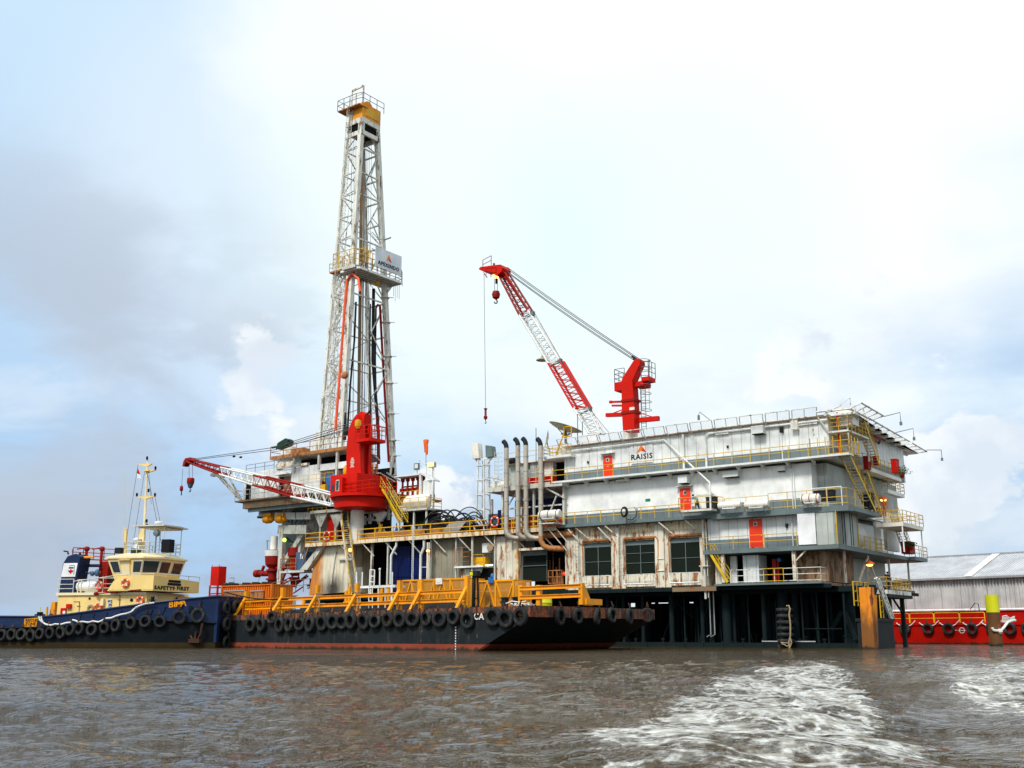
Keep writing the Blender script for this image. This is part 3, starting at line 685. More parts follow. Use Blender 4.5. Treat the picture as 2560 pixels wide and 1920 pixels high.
xx = A.P3(2020, 1059, 1.2); part(MB().box(xx.x - .9, xx.x + .9, 1.0, 1.18, xx.z - .12, xx.z + .12), 'strip_light', 'mast', ab)
fixture(ab, 1552, 1202, 1.0, 1.5, .16, .3, 'mast', 'strip_light', False); fixture(ab, 1872, 1286, .8, 1.4, .2, .35, 'mast', 'strip_light', False)
for px, py in ((1471, 1156), (1820, 1117)): fixture(ab, px, py, 1.2, .16, .22, .15, 'black', 'wall_lamp', False)
fixture(ab, 1968, 1314, .9, .2, .35, .2, 'black', 'wall_lamp', False)
c = A.P3(1620, 1250, 1.25); part(MB().box(c.x - .26, c.x + .26, 1.21, 1.25, c.z - .13, c.z + .13), 'notice', 'signgreen', ab)
# framed sign with emblem and name
a = A.P3(1577, 1115, 1.2); b = A.P3(1633, 1148, 1.2)
sg = part(MB().box(a.x, b.x, 1.13, 1.17, Z3 + 1.08, Z3 + 3.05), 'sign_board', 'siding', ab)
cx_ = (a.x + b.x) / 2; zc = A.P(1604, 1123, 1.15)[1]
lg = [(-.58, -.36), (-.0, .44), (.2, .12), (-.02, -.12)]; lg2 = [(.2, .1), (.58, -.36), (.08, -.2), (-.02, -.12)]
part(MB().prism([(cx_ + u, zc + v) for u, v in lg][::-1], 1.10, 1.13), 'emblem', 'logo_orange', sg)
part(MB().prism([(cx_ + u, zc + v) for u, v in lg2][::-1], 1.10, 1.13), 'emblem', 'logo_red', sg)
text('RAISIS', sg, (cx_, 1.12, A.P(1604, 1142, 1.15)[1]), .74, 'ink', wide=1.12)
part(MB().box(a.x + .1, b.x - .1, 1.11, 1.13, Z3 + 1.12, Z3 + 1.15), 'underline', 'ink', sg)

# ---------- walkways ----------
def walkway(label, x0, x1, y0, y1, z, th_, fas, plate, railm, pts, h=1.1, step=1.7, group=None, br=None, name='walkway'):
    wv_ = thing(name, label, 'walkway', A, ((x0 + x1) / 2, y0, z - th_), group)
    part(MB().box(x0, x1, y0, y1, z - th_, z), 'deck_plate', fas, wv_)
    part(MB().rail(pts, h, step, .034, (1, .52), .0), 'railing', railm, wv_)
    if br:
        mb = MB()
        for k in range(br): xx = x0 + (k + .5) * (x1 - x0) / br; mb.prismx([(y0 + .1, z - th_), (y1, z - th_), (y1, z - th_ - .45), (y1 - .2, z - th_ - .45)], xx, xx + .12)
        part(mb, 'bracket', 'white', wv_)
    return wv_
ux1 = 1.5
walkway('white railed walkway along the top storey under the painted name', -29.2, ux1, 0, 1.15, Z3, .18, 'white', 'white', 'railyellow', [(-29.2, .02, Z3), (ux1, .02, Z3), (ux1, 2.6, Z3)], 1.12, 1.85, br=13)
w2_ = thing('main_deck', 'long main deck edge with yellow railings running the whole length of the platform', 'deck', A, (-32, 0, Z2 - .4))
part(MB().box(-28.6, A.P(1775, 1290, 0)[0], 0, 22, Z2 - .32, Z2 - .02).box(A.P(1775, 1290, 0)[0], 1.1, -.02, 1.0, Z2 - .5, Z2 - .02).box(-2.5, 1.1, 1.0, 8.2, Z2 - .4, Z2 - .02), 'deck_plate', 'greysteel', w2_)
xj = A.P(1703, 1280, -.6)[0]; xk = A.P(1785, 1280, -.6)[0]; xd = A.P(1255, 1325, 0)[0]
part(MB().box(xj, xk, -1.1, 0, Z2 + .22, Z2 + .4), 'landing', 'mast', w2_)
part(MB().rail([(xd - .0, .04, Z2), (xj - .1, .04, Z2)], 1.12, 1.55, .038, (1, .52)), 'railing', 'railyellow', w2_)
part(MB().rail([(xj, -.02, Z2 + .4), (xj, -1.05, Z2 + .4), (xk, -1.05, Z2 + .4), (xk + .7, -.1, Z2 + .3)], 1.15, 1.4, .03, (1, .52)), 'railing', 'railyellow', w2_)
part(MB().rail([(xk + .8, -.02, Z2), (A.P(1920, 1240, 0)[0], -.02, Z2)], 1.3, 1.8, .03, (1, .5)), 'railing', 'railyellow', w2_)
part(MB().rail([(A.P(1920, 1240, 0)[0], .0, Z2), (1.05, .0, Z2), (1.05, 8, Z2)], 1.45, 1.9, .03, (1, .5, .12)), 'railing', 'railyellow', w2_)
x5 = A.P(763, 1360, 0)[0]
part(MB().box(x5, -28.6, .05, 3.2, Z2 - .45, Z2 - .15).box(x5, -28.6, 3.2, 22, Z2 - .4, Z2 - .2), 'deck_plate', 'black', w2_)  # black plate: the dark under the deck is put into its colour
part(MB().box(x5, xd + 6.8, 0, .05, Z2 - .55, Z2 - .12), 'edge_beam', 'stainwall', w2_)
part(MB().rail([(x5, 3.5, Z2 - .1), (x5, .04, Z2 - .1), (A.P(873, 1340, 0)[0], .04, Z2 - .1)], 1.15, 2.5, .06, (1, .5, .1)), 'railing', 'yellow', w2_)
part(MB().rail([(A.P(893, 1340, 0)[0], .04, Z2 - .1), (xd + 6.8, .04, Z2 - .1)], 1.15, 2.75, .06, (1, .5, .1)), 'railing', 'yellow', w2_)
mb = MB()
for i in range(11): xx = x5 + 7 + i * 3.55; mb.beam((xx - 1.2, .15, Z2 - .5), (xx, .9, Z2 - 2.0), .13)
part(mb, 'bracket', 'whitesteel', w2_)
part(MB().box(A.P(893, 1340, 0)[0], A.P(1120, 1320, 0)[0], 1.0, 1.1, Z2 - .15, Z2 + .72), 'rusty_coaming', 'rustorange', w2_)
# level 1 deck
yend = 23.6
w1_ = thing('lower_deck', 'grey lower deck edge wrapping round the near corner of the block', 'deck', A, (-6, 0, Z1 - .3))
part(MB().box(lx0 - .1, 0, 0, yend, Z1 - .35, Z1), 'deck_plate', 'greysteel', w1_)
part(MB().rail([(lx0 - .1, 1.0, Z1), (lx0 - .1, .04, Z1), (A.P(1993, 1366, 0)[0], .04, Z1)], 1.15, 2.7, .032, (1, .5)), 'railing', 'railyellow', w1_)
part(MB().rail([(.0, y1_ + .1, Z1), (.0, y2_ + 2.5, Z1)], 1.15, 1.6, .035, (1, .62, .3, .08)), 'railing', 'railyellow', w1_)
part(MB().tube([(-.03, .02, Z1), (-.03, .02, Z2 - .4)], .05, 6).tube([(.05, y1_, Z1), (.05, y1_, Z2 - .4)], .05, 6), 'corner_post', 'railyellow', w1_)
mb = MB()
for px in (1735 + 72, 1985): p_ = A.P3(px, 1385, .4); mb.beam((p_.x, .4, Z0), (p_.x, .4, Z1 - .3), .3)
p_ = A.P3(1990, 1395, .3); mb.beam((p_.x, .3, Z1 - 1.2), (p_.x + 1.0, .3, Z1 - .3), .12)
for y in (3, 9, 15, 21): mb.beam((-.6, y, Z0 - .2), (-.6, y, Z1 - .3), .16)
mb.beam((-.5, 6, Z0), (-.5, 9, Z1 - .4), .14); mb.beam((-.5, 11, Z0), (-.5, 8.6, Z1 - .4), .14)
part(mb, 'post', 'rustwhite', w1_)
# level 0 rooms behind the gallery
g0_ = thing('gallery_room', 'stained rooms and recesses behind the rail of the lowest gallery', 'machinery room', A, (-8, 3, Z0))
part(MB().box(lx0 + .4, A.P(1807, 1420, 1.6)[0], 1.3, 20, Z0 - .2, Z1 - .36), 'wall', 'rustwhite', g0_)
part(MB().box(A.P(1858, 1420, 1.2)[0], A.P(1897, 1420, 1.2)[0], 1.2, 3.0, Z0, Z1 - .5), 'locker', 'siding', g0_)
part(MB().box(A.P(1826, 1420, 1.6)[0], A.P(1842, 1420, 1.6)[0], 1.6, 1.8, Z0, Z1 - .5), 'door', 'white', g0_)
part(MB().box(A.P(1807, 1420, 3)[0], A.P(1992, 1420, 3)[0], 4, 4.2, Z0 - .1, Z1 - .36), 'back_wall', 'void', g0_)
part(MB().box(A.P(1992, 1420, 1.6)[0], A.P(2070, 1420, 1.6)[0], 1.6, 8, Z0 - .1, Z1 - .36), 'rusty_wall', 'galleryrust', g0_)
part(MB().box(-3.5, -3.2, 8, 22, Z0 - .1, Z1 - .36), 'back_wall', 'greypanel', g0_)
c = A.P3(1930, 1400, 1.5); part(MB().box(c.x - .05, c.x + .3, 1.6, 1.9, Z0, Z1 - .9).tube([(c.x + .5, 1.6, Z0), (c.x + .5, 1.6, Z0 + 2)], .1), 'fire_pipe', 'darkred', g0_)
part(MB().sphere((A.P(1948, 1393, 1.5)[0], 1.5, Z0 + 1.9), .2, 6), 'gauge', 'drumblue', g0_)
# stair from level 1 down to the gallery
def stair(label, a, b, width, side, m_steps='galv', m_str='railyellow', rails=True, solidstr=False, h=1.0, nst=None, group=None):
    a, b = Vector(a), Vector(b); sv = Vector(side).normalized() * width / 2
    st = thing('stairway', label, 'stairs', A, tuple(b if b.z < a.z else a), group)
    mb = MB(); n = nst or max(3, int(abs(a.z - b.z) / .24))
    for i in range(n):
        q = a.lerp(b, (i + .5) / n); d_ = (b - a); d_.z = 0; d_.normalize(); hw = .13
        c4 = [q - sv - d_ * hw, q + sv - d_ * hw, q + sv + d_ * hw, q - sv + d_ * hw]
        mb.add([(*v_.xy, v_.z + dz) for dz in (0, -.04) for v_ in c4], [(0, 1, 2, 3), (7, 6, 5, 4), (0, 4, 5, 1), (1, 5, 6, 2), (2, 6, 7, 3), (3, 7, 4, 0)])
    part(mb, 'tread', m_steps, st)
    for s_ in (-1, 1): part(MB().beam(a + sv * s_, b + sv * s_, .05, .24), 'stringer', m_str, st)
    if rails:
        for s_ in (-1, 1):
            mb = MB(); u_ = Vector((0, 0, h))
            mb.tube([a + sv * s_ + u_, b + sv * s_ + u_], .03, 5).tube([a + sv * s_ + u_ * .55, b + sv * s_ + u_ * .55], .022, 5)
            k = max(2, int((a - b).length / 1.3))
            for i in range(k + 1): q = a.lerp(b, i / k) + sv * s_; mb.tube([q, q + u_], .025, 5)
            part(mb, 'handrail', 'railyellow', st)
    return st
a = A.P3(1779, 1392, .2); b = A.P3(1820, 1448, .2)
stair('short stair with yellow handrails below the lower deck, left of the gallery rail', (a.x, .45, Z1 - .35), (b.x, .45, Z0 + .0), .75, (0, 1, 0), 'mast')
# awkward right-hand end: stairs and balconies on the side of the block
s3a = A.PX3(2105, 1148, .7); s3b = A.PX3(2168, 1262, .7)
stair('steep stair from the top walkway corner down to the main deck', (.95, s3a.y, Z3), (.95, s3b.y + .2, Z2), .8, (1, 0, 0))
p1 = A.PX3(2146, 1042, .9); p2 = A.PX3(2185, 1150, .9)
stair('steep upper stair from the roof down to the far side balcony', (1.0, p1.y, ZR + .2), (1.0, p2.y, Z3), .7, (1, 0, 0))
p1 = A.PX3(2168, 1190, .6); p2 = A.PX3(2205, 1262, .6)
stair('inner stair behind the steep stair on the side of the block', (.2, p1.y, Z3 - .4), (.2, p2.y, Z2), .7, (1, 0, 0))
p1 = A.PX3(2232, 1290, .8); p2 = A.PX3(2262, 1368, .8)
stair('stair at the far end of the block between the two outer balconies', (.9, p1.y, Z2 + .2), (.9, p2.y + .6, Z1), .7, (1, 0, 0))
def balcony(label, x0, x1, y0, y1, z, mat='raft', rm='railyellow', th_=.35, posts=(), h=1.1):
    bl = thing('balcony', label, 'balcony', A, ((x0 + x1) / 2, (y0 + y1) / 2, z - th_))
    part(MB().box(x0, x1, y0, y1, z - th_, z), 'deck_plate', mat, bl)
    part(MB().rail([(x0, y0, z), (x1, y0, z), (x1, y1, z), (x0, y1, z)], h, 1.3, .032, (1, .66, .33)), 'railing', rm, bl)
    if posts:
        mb = MB()
        for q in posts: mb.beam(q[0], q[1], q[2])
        part(mb, 'post', 'white', bl)
    return bl
b0 = A.PZ3(2186, 1172, Z3 - .1); b1 = A.PZ3(2256, 1196, Z3 - .1)
balcony('railed balcony at the top storey under the far end of the safety net', -.6, b0.x, b0.y - 3.0, b1.y, Z3 - .1)
balcony('shallow white balcony just below the top storey balcony at the far end', -.6, b0.x - .3, b1.y - 3.6, b1.y + 1.6, Z3 - 1.5, 'white', h=1.0)
c0 = A.PZ3(2255, 1305, Z2 - .8); c1b = A.PZ3(2297, 1315, Z2 - .8)
balcony('outermost upper balcony standing clear of the block with thin posts below', .2, c1b.x, c0.y, c1b.y + 1.5, Z2 - .8, posts=[((c1b.x - .1, c1b.y + 1, Z1), (c1b.x - .1, c1b.y + 1, Z2 - 1), .1), ((c1b.x - .1, c0.y, Z1 - .2), (c1b.x - .1, c0.y, Z2 - 1), .1)])
d0 = A.PZ3(2265, 1388, Z1); d1 = A.PZ3(2304, 1395, Z1)
balcony('lower outermost balcony with red boxes and a potted plant', .05, d1.x + .1, y2_ + 9, max(d1.y, yend), Z1 + .02, 'greysteel')
e0 = A.PX3(2217, 1462, 1.6); e1 = A.PX3(2277, 1468, 1.6)
balcony('lowest railed balcony beside the grey shed, on dark posts', e1.x - 1.5, e1.x, e0.y, e1.y, Z0 - .7, 'mast', posts=())
mb = MB(); mb.box(e1.x - 1.6, e1.x + .1, e0.y, e1.y, Z0 - 1.35, Z0 - 1.06)
for px, z0_ in ((2226, -.6), (2258, -.6)): q = A.PX3(px, 1540, e1.x - .4); mb.beam((q.x, q.y, -1), (q.x, q.y, Z0 - 1.3), .34)
q = A.PX3(2228, 1490, e1.x - .4); q2 = A.PX3(2256, 1532, e1.x - .4); mb.beam(q, q2, .14)
solo(mb, 'balcony_support', 'black', 'black posts and brace under the lowest balcony beside the shed', 'support', A)
# helideck safety net, front and right
net = thing('safety_net', 'white safety net frames leaning out round the helideck roof edge', 'safety net', A, (-14, .5, ZR))
z0n, z1n = ZR + .1, ZR + .62; yo = -.55
mb = MB(); mn = MB(); n = 11; L0, L1 = A.P(1400, 1112, .3)[0], A.P(2050, 1010, 0)[0]
for k in range(n):
    xa_, xb_ = L0 + (L1 - L0) * k / n + .12, L0 + (L1 - L0) * (k + 1) / n - .12
    sl = .55
    c4 = [(xa_ - sl, .8, z0n), (xb_ - sl, .8, z0n), (xb_, yo, z1n), (xa_, yo, z1n)]
    for i in range(4): mb.tube([c4[i], c4[(i + 1) % 4]], .045, 5)
    mb.tube([((xa_ + xb_) / 2 - sl, .8, z0n), ((xa_ + xb_) / 2, yo, z1n)], .035, 5)
    mn.quad(*c4)
    mb.tube([(xa_ - sl, .8, z0n), (xa_ - sl, 1.0, ZR - .1)], .06, 5)
part(mb, 'net_frame', 'mast', net); part(mn, 'netting', 'netting', net)
zi, zo = ZR + .25, ZR + .95
pi = [A.PZ3(2124, 1022, zi + .1), A.PZ3(2180, 1050, zi), A.PZ3(2268, 1135, zi)]
po = [A.PZ3(2153, 1007, zo + .2), A.PZ3(2209, 1040, zo), A.PZ3(2317, 1129, zo)]
ring = [(pi[0], po[0], pi[1], po[1], 4), (A.PZ3(2161, 1055, zi), A.PZ3(2177, 1048, zo - .3), A.PZ3(2268, 1135, zi), A.PZ3(2317, 1129, zo), 10)]
mb = MB(); mn = MB()
for a0, o0, a1, o1, k in ring:
    mb.tube([a0, a1], .09, 6).tube([o0, o1], .08, 6)
    for i in range(k + 1): mb.tube([a0.lerp(a1, i / k), o0.lerp(o1, i / k)], .06, 5)
    mn.quad(a0, a1, o1, o0)
mb.tube([A.PZ3(2040, 1030, ZR + .1), pi[0]], .09, 6).tube([A.PZ3(2064, 1033, ZR), A.PZ3(2104, 1012, ZR + .8)], .06).tube([A.PZ3(2066, 1030, ZR), pi[0], po[0]], .06)
mb.tube([A.PZ3(2100, 1011, ZR + .6), A.PZ3(2125, 994, ZR + 1.6), A.PZ3(2126, 1012, ZR + .8)], .04)
part(mb, 'net_frame', 'mast', net); part(mn, 'netting', 'netting', net)
mb = MB().tube([A.PZ3(2063, 1035, ZR), A.PZ3(2267, 1137, ZR)], .16, 8).tube([A.PZ3(2150, 1080, ZR - .2), A.PZ3(2262, 1137, ZR - .2)], .1, 8); part(mb, 'edge_pipe', 'white', net)
mb = MB().tube([A.PZ3(2120, 1060, ZR - .3), A.PZ3(2200, 1098, ZR - .3), A.PZ3(2198, 1108, ZR - .5), A.PZ3(2178, 1111, ZR - .5)], .12, 8); part(mb, 'fire_pipe', 'darkred', net)
q0, q1 = A.PZ3(2124, 1026, ZR), A.PZ3(2268, 1138, ZR)
hd = thing('helideck', 'flat helicopter deck on the roof, seen from below at its outer edge', 'helideck', A, (0, 10, ZR))
part(MB().prismz([(-.3, 1.2), (q0.x - .1, max(q0.y - 2, 1.3)), (q1.x - .1, q1.y), (-.3, q1.y)], ZR + .02, ZR + .2), 'deck_plate', 'smoothwall', hd)
mb = MB()
for k in range(7): yy = 3 + k * 2.6; mb.box(-.3, 1.5 + .0 * k, yy, yy + .12, ZR - .25, ZR + .0)
part(mb, 'deck_beam', 'white', hd)
# perimeter flood lamps on thin bent arms
for i, (pa, pb, pc, lb) in enumerate([((2211, 1041, 2250, 1031, 2249, 1048), 0, 0, 'near the middle of the side net'), ((2237, 1082, 2283, 1071, 2282, 1084), 0, 0, 'over the far half of the side net'), ((2316, 1125, 2353, 1125, 2353, 1140), 0, 0, 'beyond the far tip of the side net')]):
    q = [A.PZ3(pa[0], pa[1], ZR + .9), A.PZ3(pa[2], pa[3], ZR + 1.3), A.PZ3(pa[2], pa[3], ZR + 1.3) - Vector((0, 0, .9))]
    mb = MB().tube(q, .04, 5).lathe(q[2] - Vector((0, 0, .3)), [(.05, .35), (.13, .3), (.13, 0), (.02, -.02)], 8)
    solo(mb, 'deck_lamp', 'greysteel', 'thin bent lamp arm ' + lb, 'lamp', A, group='lamps on thin arms round the helideck')
q = A.P3(1775, 1050, .2); q2 = A.P3(1749, 1030, .2)
solo(MB().tube([q, q2, q2 - Vector((.1, 0, .25))], .035, 5).lathe(q2 - Vector((.12, 0, .75)), [(.04, .5), (.12, .42), (.12, 0)], 8), 'deck_lamp', 'greysteel', 'thin bent lamp arm over the front net, above the long white wall', 'lamp', A, group='lamps on thin arms round the helideck')
# ================= middle of the platform: exhausts, upper module, deck cargo =================
def P3(px, py, y=0.): return A.P3(px, py, y)
# exhaust pipes
spec = [(1266, 1112, 1325, 'leftmost', 8), (1295, 1106, 1325, 'second', 9), (1315, 1105, 1325, 'third', 8), (1352, 1106, 1340, 'rightmost', 9)]
for i, (px, pt, pb, wd, sg_) in enumerate(spec):
    x = A.P(px, 1230, -.5)[0]; zt = A.P(px, pt, -.5)[1]; zb = A.P(px, pb, -.5)[1]; r = .25
    ex = thing('exhaust_pipe', 'tall silver exhaust pipe with bent black mouth, %s of the four in the row' % wd, 'exhaust pipe', A, (x, -.5, zb), 'exhaust pipes in a row')
    part(MB().tube([(x, -.5, zb), (x, -.5, zt - .35)], r, 14), 'stack', 'pipe', ex)
    part(MB().tube([(x, -.5, zt - .36), (x - .03, -.5, zt - .1), (x - .16, -.5, zt + .18), (x - .4, -.52, zt + .42)], r, 14), 'mouth', 'black', ex)
    a_ = Vector((x - .4, -.52, zt + .42)); part(MB().tube([a_, a_ + Vector((-.02, 0, .02))], r * .8, 14), 'opening', 'void', ex)
    if i < 3: pts = [(x, -.5, zb), (x + .05, -.5, zb - .35), (x + .3, -.3, zb - .7), (x + .8, 0, zb - .85), (x + 1.5, .4, zb - .85)]
    else: pts = [(x, -.5, zb), (x + .02, -.5, zb - .5), (x + .25, -.4, zb - 1.0), (x + .8, -.2, zb - 1.25), (x + 2.1, .5, zb - 1.3)]
    part(MB().tube(pts, r + .03, 12), 'elbow', 'rustorange' if i == 3 else 'pipe', ex)
    mb = MB()
    for k in range(1, 6): q = zb + (zt - zb) * k / 6; mb.lathe((x, -.5, q), [(r, -.05), (r + .04, -.05), (r + .04, .05), (r, .05)], 14)
    part(mb, 'clamp_ring', 'steel', ex)
a = P3(1284, 1343, .5); b = P3(1413, 1336, .5)
solo(MB().tube([(a.x, .6, a.z), (b.x + 1, .6, a.z)], .34, 14), 'exhaust_duct', 'rustorange', 'thick rusty horizontal duct joining the feet of the exhaust pipes', 'duct', A)
# big life raft beside the rightmost exhaust
def raft(px0, px1, py0, py1, y, label, tilt=0., bands=6, bm='rope', cradle=True):
    c0 = P3((px0 + px1) / 2, (py0 + py1) / 2, y); L = (A.P(px1, 1280, y)[0] - A.P(px0, 1280, y)[0]); rr = abs(A.P(px0, py1, y)[1] - A.P(px0, py0, y)[1]) / 2 * .86
    t_ = thing('life_raft', label, 'life raft', A, (c0.x, y, c0.z - rr), 'life raft canisters along the deck edge')
    pr = [(.02, -L / 2), (rr * .8, -L / 2 + .02), (rr * .97, -L / 2 + .12), (rr, -L / 4), (rr, L / 4), (rr * .97, L / 2 - .12), (rr * .8, L / 2 - .02), (.02, L / 2)]
    part(MB().lathe(c0, pr, 20, 'x'), 'canister', 'raft', t_)
    mb = MB()
    for k in range(bands): h_ = -L * .38 + L * .76 * k / (bands - 1); mb.lathe(c0, [(rr, h_ - .035), (rr + .025, h_ - .03), (rr + .025, h_ + .03), (rr, h_ + .035)], 20, 'x')
    part(mb, 'strap', bm, t_)
    if cradle:
        mb = MB()
        for s_ in (-.25, .25): mb.beam(c0 + Vector((L * s_, -rr * .7, -rr * .85)), c0 + Vector((L * s_, rr + .2, -rr * 1.0)), .07).beam(c0 + Vector((L * s_, -rr * .6, -rr * .9)), c0 + Vector((L * s_ + .1, rr + .2, -rr * 1.9)), .06).beam(c0 + Vector((L * s_, -rr, -rr * .95)), c0 + Vector((L * s_, -rr, -rr * .55)), .06)
        mb.beam(c0 + Vector((-L * .3, -rr * .7, -rr * .9)), c0 + Vector((L * .3, -rr * .7, -rr * .9)), .07)
        part(mb, 'cradle', 'white', t_)
    return t_
raft(1349, 1401, 1273, 1300, -1.0, 'large smooth cream raft canister in front of the rightmost exhaust pipe', bands=3, bm='clothdark')
raft(1796, 1853, 1252, 1274, -.45, 'cream raft canister netted in rope, nearest to the worker at the red door', bands=7)
raft(1862, 1922, 1250, 1272, -.45, 'cream raft canister netted in rope, between the other canisters over the lower red door', bands=7)
raft(2003, 2050, 1233, 1261, -.45, 'raft canister with dark red bands above the white sheet panel', bands=3, bm='darkred')
mb = MB(); a = P3(1372, 1308, -1); 
for dx in (-.6, .3): mb.beam((a.x + dx, -1, a.z), (a.x + dx + 1.9, .2, Z2 - 2.6), .09)
mb.box(a.x - 1, a.x + .9, -1.4, 0, a.z - .1, a.z + .02)
solo(mb, 'raft_bracket', 'whitesteel', 'white strut bracket holding the large raft canister out from the deck', 'bracket', A)
# wall between the main deck edge and machinery deck, from the engine house leftwards
mr = thing('machinery_row', 'open machinery spaces under the main deck left of the radiator openings', 'machinery room', A, (-48, 2, Z0))
xa = A.P(1302, 1400, 1)[0]; xb = A.P(1412, 1400, 1)[0]
part(MB().box(A.P(1236, 1400, .8)[0], A.P(1284, 1400, .8)[0], .8, 3, Z0 + .1, Z2 - .7), 'wall', 'rustwhite', mr)
part(MB().box(A.P(1284, 1400, .6)[0] + .03, xa, .55, 1.6, Z0 - .5, Z2 - .9), 'column', 'stainwall', mr)
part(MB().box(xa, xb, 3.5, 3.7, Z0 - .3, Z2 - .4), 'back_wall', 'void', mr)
q0 = P3(1308, 1378, 1.4); q1 = P3(1369, 1452, 1.4)
rw = part(MB().box(q0.x, q1.x, 1.4, 1.7, q1.z, q0.z), 'radiator', 'louvre', mr)
mb = MB().box(q0.x, q1.x, 1.33, 1.4, q0.z - .5, q0.z - .05); mb.tube([(q0.x, 1.3, q0.z), (q1.x, 1.3, q0.z), (q1.x, 1.3, q1.z), (q0.x, 1.3, q1.z), (q0.x, 1.3, q0.z)], .05, 5).tube([(q0.x, 1.3, (q0.z + q1.z) / 2), (q1.x, 1.3, (q0.z + q1.z) / 2)], .04, 5)
part(mb, 'frame', 'greysteel', rw)
q0 = P3(1300, 1375, .5); q1 = P3(1412, 1372, .5); part(MB().box(q0.x, q1.x, .3, .8, q0.z - .1, q0.z + .15), 'beam', 'rustwhite', mr)
q0 = P3(1371, 1427, .5); q1 = P3(1404, 1458, .5); mb = MB()
for fx in (0, .33, .66, 1): mb.tube([(q0.x + (q1.x - q0.x) * fx, .5, q0.z), (q0.x + (q1.x - q0.x) * fx, .5, q1.z)], .045, 5)
for fz in (0, .5, 1): zz_ = q0.z + (q1.z - q0.z) * fz; mb.tube([(q0.x, .5, zz_), (q1.x, .5, zz_)], .045, 5)
part(mb, 'guard_rail', 'rustorange', mr)
part(MB().sphere(P3(1411, 1434, 1.0), .17, 6), 'warning_lamp', 'lamp_red', mr)
mb = MB()
for k in range(9): px = 1375 + k * 4; p_ = P3(px, 1430, 2.4); mb.tube([(p_.x, 2.4, Z0), (p_.x, 2.4, Z0 + random.uniform(1, 3.8))], random.uniform(.04, .1), 6)
part(mb, 'piping', 'rustorange', mr)
# ribbed white wall and the framed stair space
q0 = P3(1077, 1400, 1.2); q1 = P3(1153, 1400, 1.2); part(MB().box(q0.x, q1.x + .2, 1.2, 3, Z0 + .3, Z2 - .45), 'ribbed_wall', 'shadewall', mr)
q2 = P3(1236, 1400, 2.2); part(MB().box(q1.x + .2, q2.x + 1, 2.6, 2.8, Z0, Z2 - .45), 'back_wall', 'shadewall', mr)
q3 = P3(1153, 1430, .9); q4 = P3(1180, 1430, .9); part(MB().box(q3.x, q4.x, .9, 2, Z0 + .2, Z0 + 2.3), 'low_wall', 'rustwhite', mr)
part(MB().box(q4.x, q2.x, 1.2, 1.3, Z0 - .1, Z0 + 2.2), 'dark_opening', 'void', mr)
part(MB().lathe((P3(1196, 1425, 1).x, 1.0, P3(1196, 1423, 1).z), [(.02, -.1), (.5, -.12), (.55, 0), (.2, .05), (.02, .06)], 16, 'y'), 'fan', 'white', mr)
p_ = P3(1224, 1413, 1.0); part(MB().box(p_.x - .45, p_.x + .45, .9, 1.0, p_.z - .07, p_.z + .07), 'strip_lamp', 'lamp_white', mr)
zf = Z0 + 2.35; part(MB().box(P3(1137, 1408, .3).x, q2.x, .2, 2.4, zf, zf + .18), 'inner_floor', 'white', mr)
part(MB().rail([(P3(1137, 1408, .3).x, .25, zf + .15), (P3(1173, 1400, .3).x, .25, zf + .15)], 2.0, .9, .03, (1, .75, .5, .25)), 'railing', 'rustorange', mr)
part(MB().rail([(P3(1183, 1408, .3).x, .25, zf + .1), (q2.x, .25, zf + .1)], 1.2, 1.4, .03, (1, .4)), 'railing', 'railyellow', mr)
part(MB().box(P3(1184, 1400, .9).x, q2.x - .3, .9, 1.6, zf + .2, zf + .55).box(P3(1184, 1380, .9).x, q2.x - .3, 1.0, 1.8, zf + .55, zf + 1.1), 'machine', 'yellow', mr)
c = P3(1217, 1369, .8); part(MB().box(c.x - .7, c.x + .3, .9, 1.4, c.z - .5, c.z + .5), 'air_conditioner', 'white', mr)
part(MB().lathe((c.x + .5, .8, c.z), [(.02, -.15), (.42, -.12), (.42, .12), (.02, .15)], 14, 'y'), 'hose_coil', 'oldrope', mr)
mb = MB()
for px in (970, 1181, 1140, 1237, 1077): p_ = P3(px, 1400, .5); mb.beam((p_.x, .5, Z0 - .1), (p_.x, .5, Z2 - .4), .2 if px in (970, 1181) else .13)
p_ = P3(930, 1400, .9); mb.beam((p_.x, .9, Z0), (p_.x, .9, Z2 - .4), .25)
part(mb, 'post', 'whitesteel', mr)
x_ = P3(978, 1400, .3).x; part(MB().tube([(x_ + .75, .3, Z2 - .5), (x_ + .75, .3, Z2 - 1.0), (x_, .3, Z2 - 2.1), (x_, .3, Z0 - .4)], .15, 10), 'drain_pipe', 'white', mr)
x_ = P3(1052, 1400, .3).x; part(MB().tube([(x_ + .45, .3, Z2 - .5), (x_ + .45, .3, Z2 - 1.4), (x_, .3, Z2 - 2.2), (x_, .3, Z0 - .2)], .16, 10).tube([(x_, .3, Z0 + 2.6), (x_ + 1, .3, Z0 + 2.6)], .04, 5), 'drain_pipe', 'white', mr)
x_ = P3(1069, 1400, .3).x; part(MB().tube([(x_, .3, Z0 - .2), (x_, .3, Z2 - .9)], .12, 8).tube([(x_ + .25, .3, Z0 - .2), (x_ + .25, .3, Z2 - .9)], .08, 8), 'stand_pipe', 'rustwhite', mr)
lp = P3(1070, 1377, .0)
lt = thing('deck_lamp', 'lit orange lamp in its hood under the main deck beside the white bent pipe', 'lamp', A, lp)
part(MB().sphere(lp, .17, 8, (1.3, 1, .7)), 'bulb', 'lamp_warm', lt); part(MB().box(lp.x - .28, lp.x + .22, -.1, .3, lp.z + .12, lp.z + .2), 'hood', 'greysteel', lt)
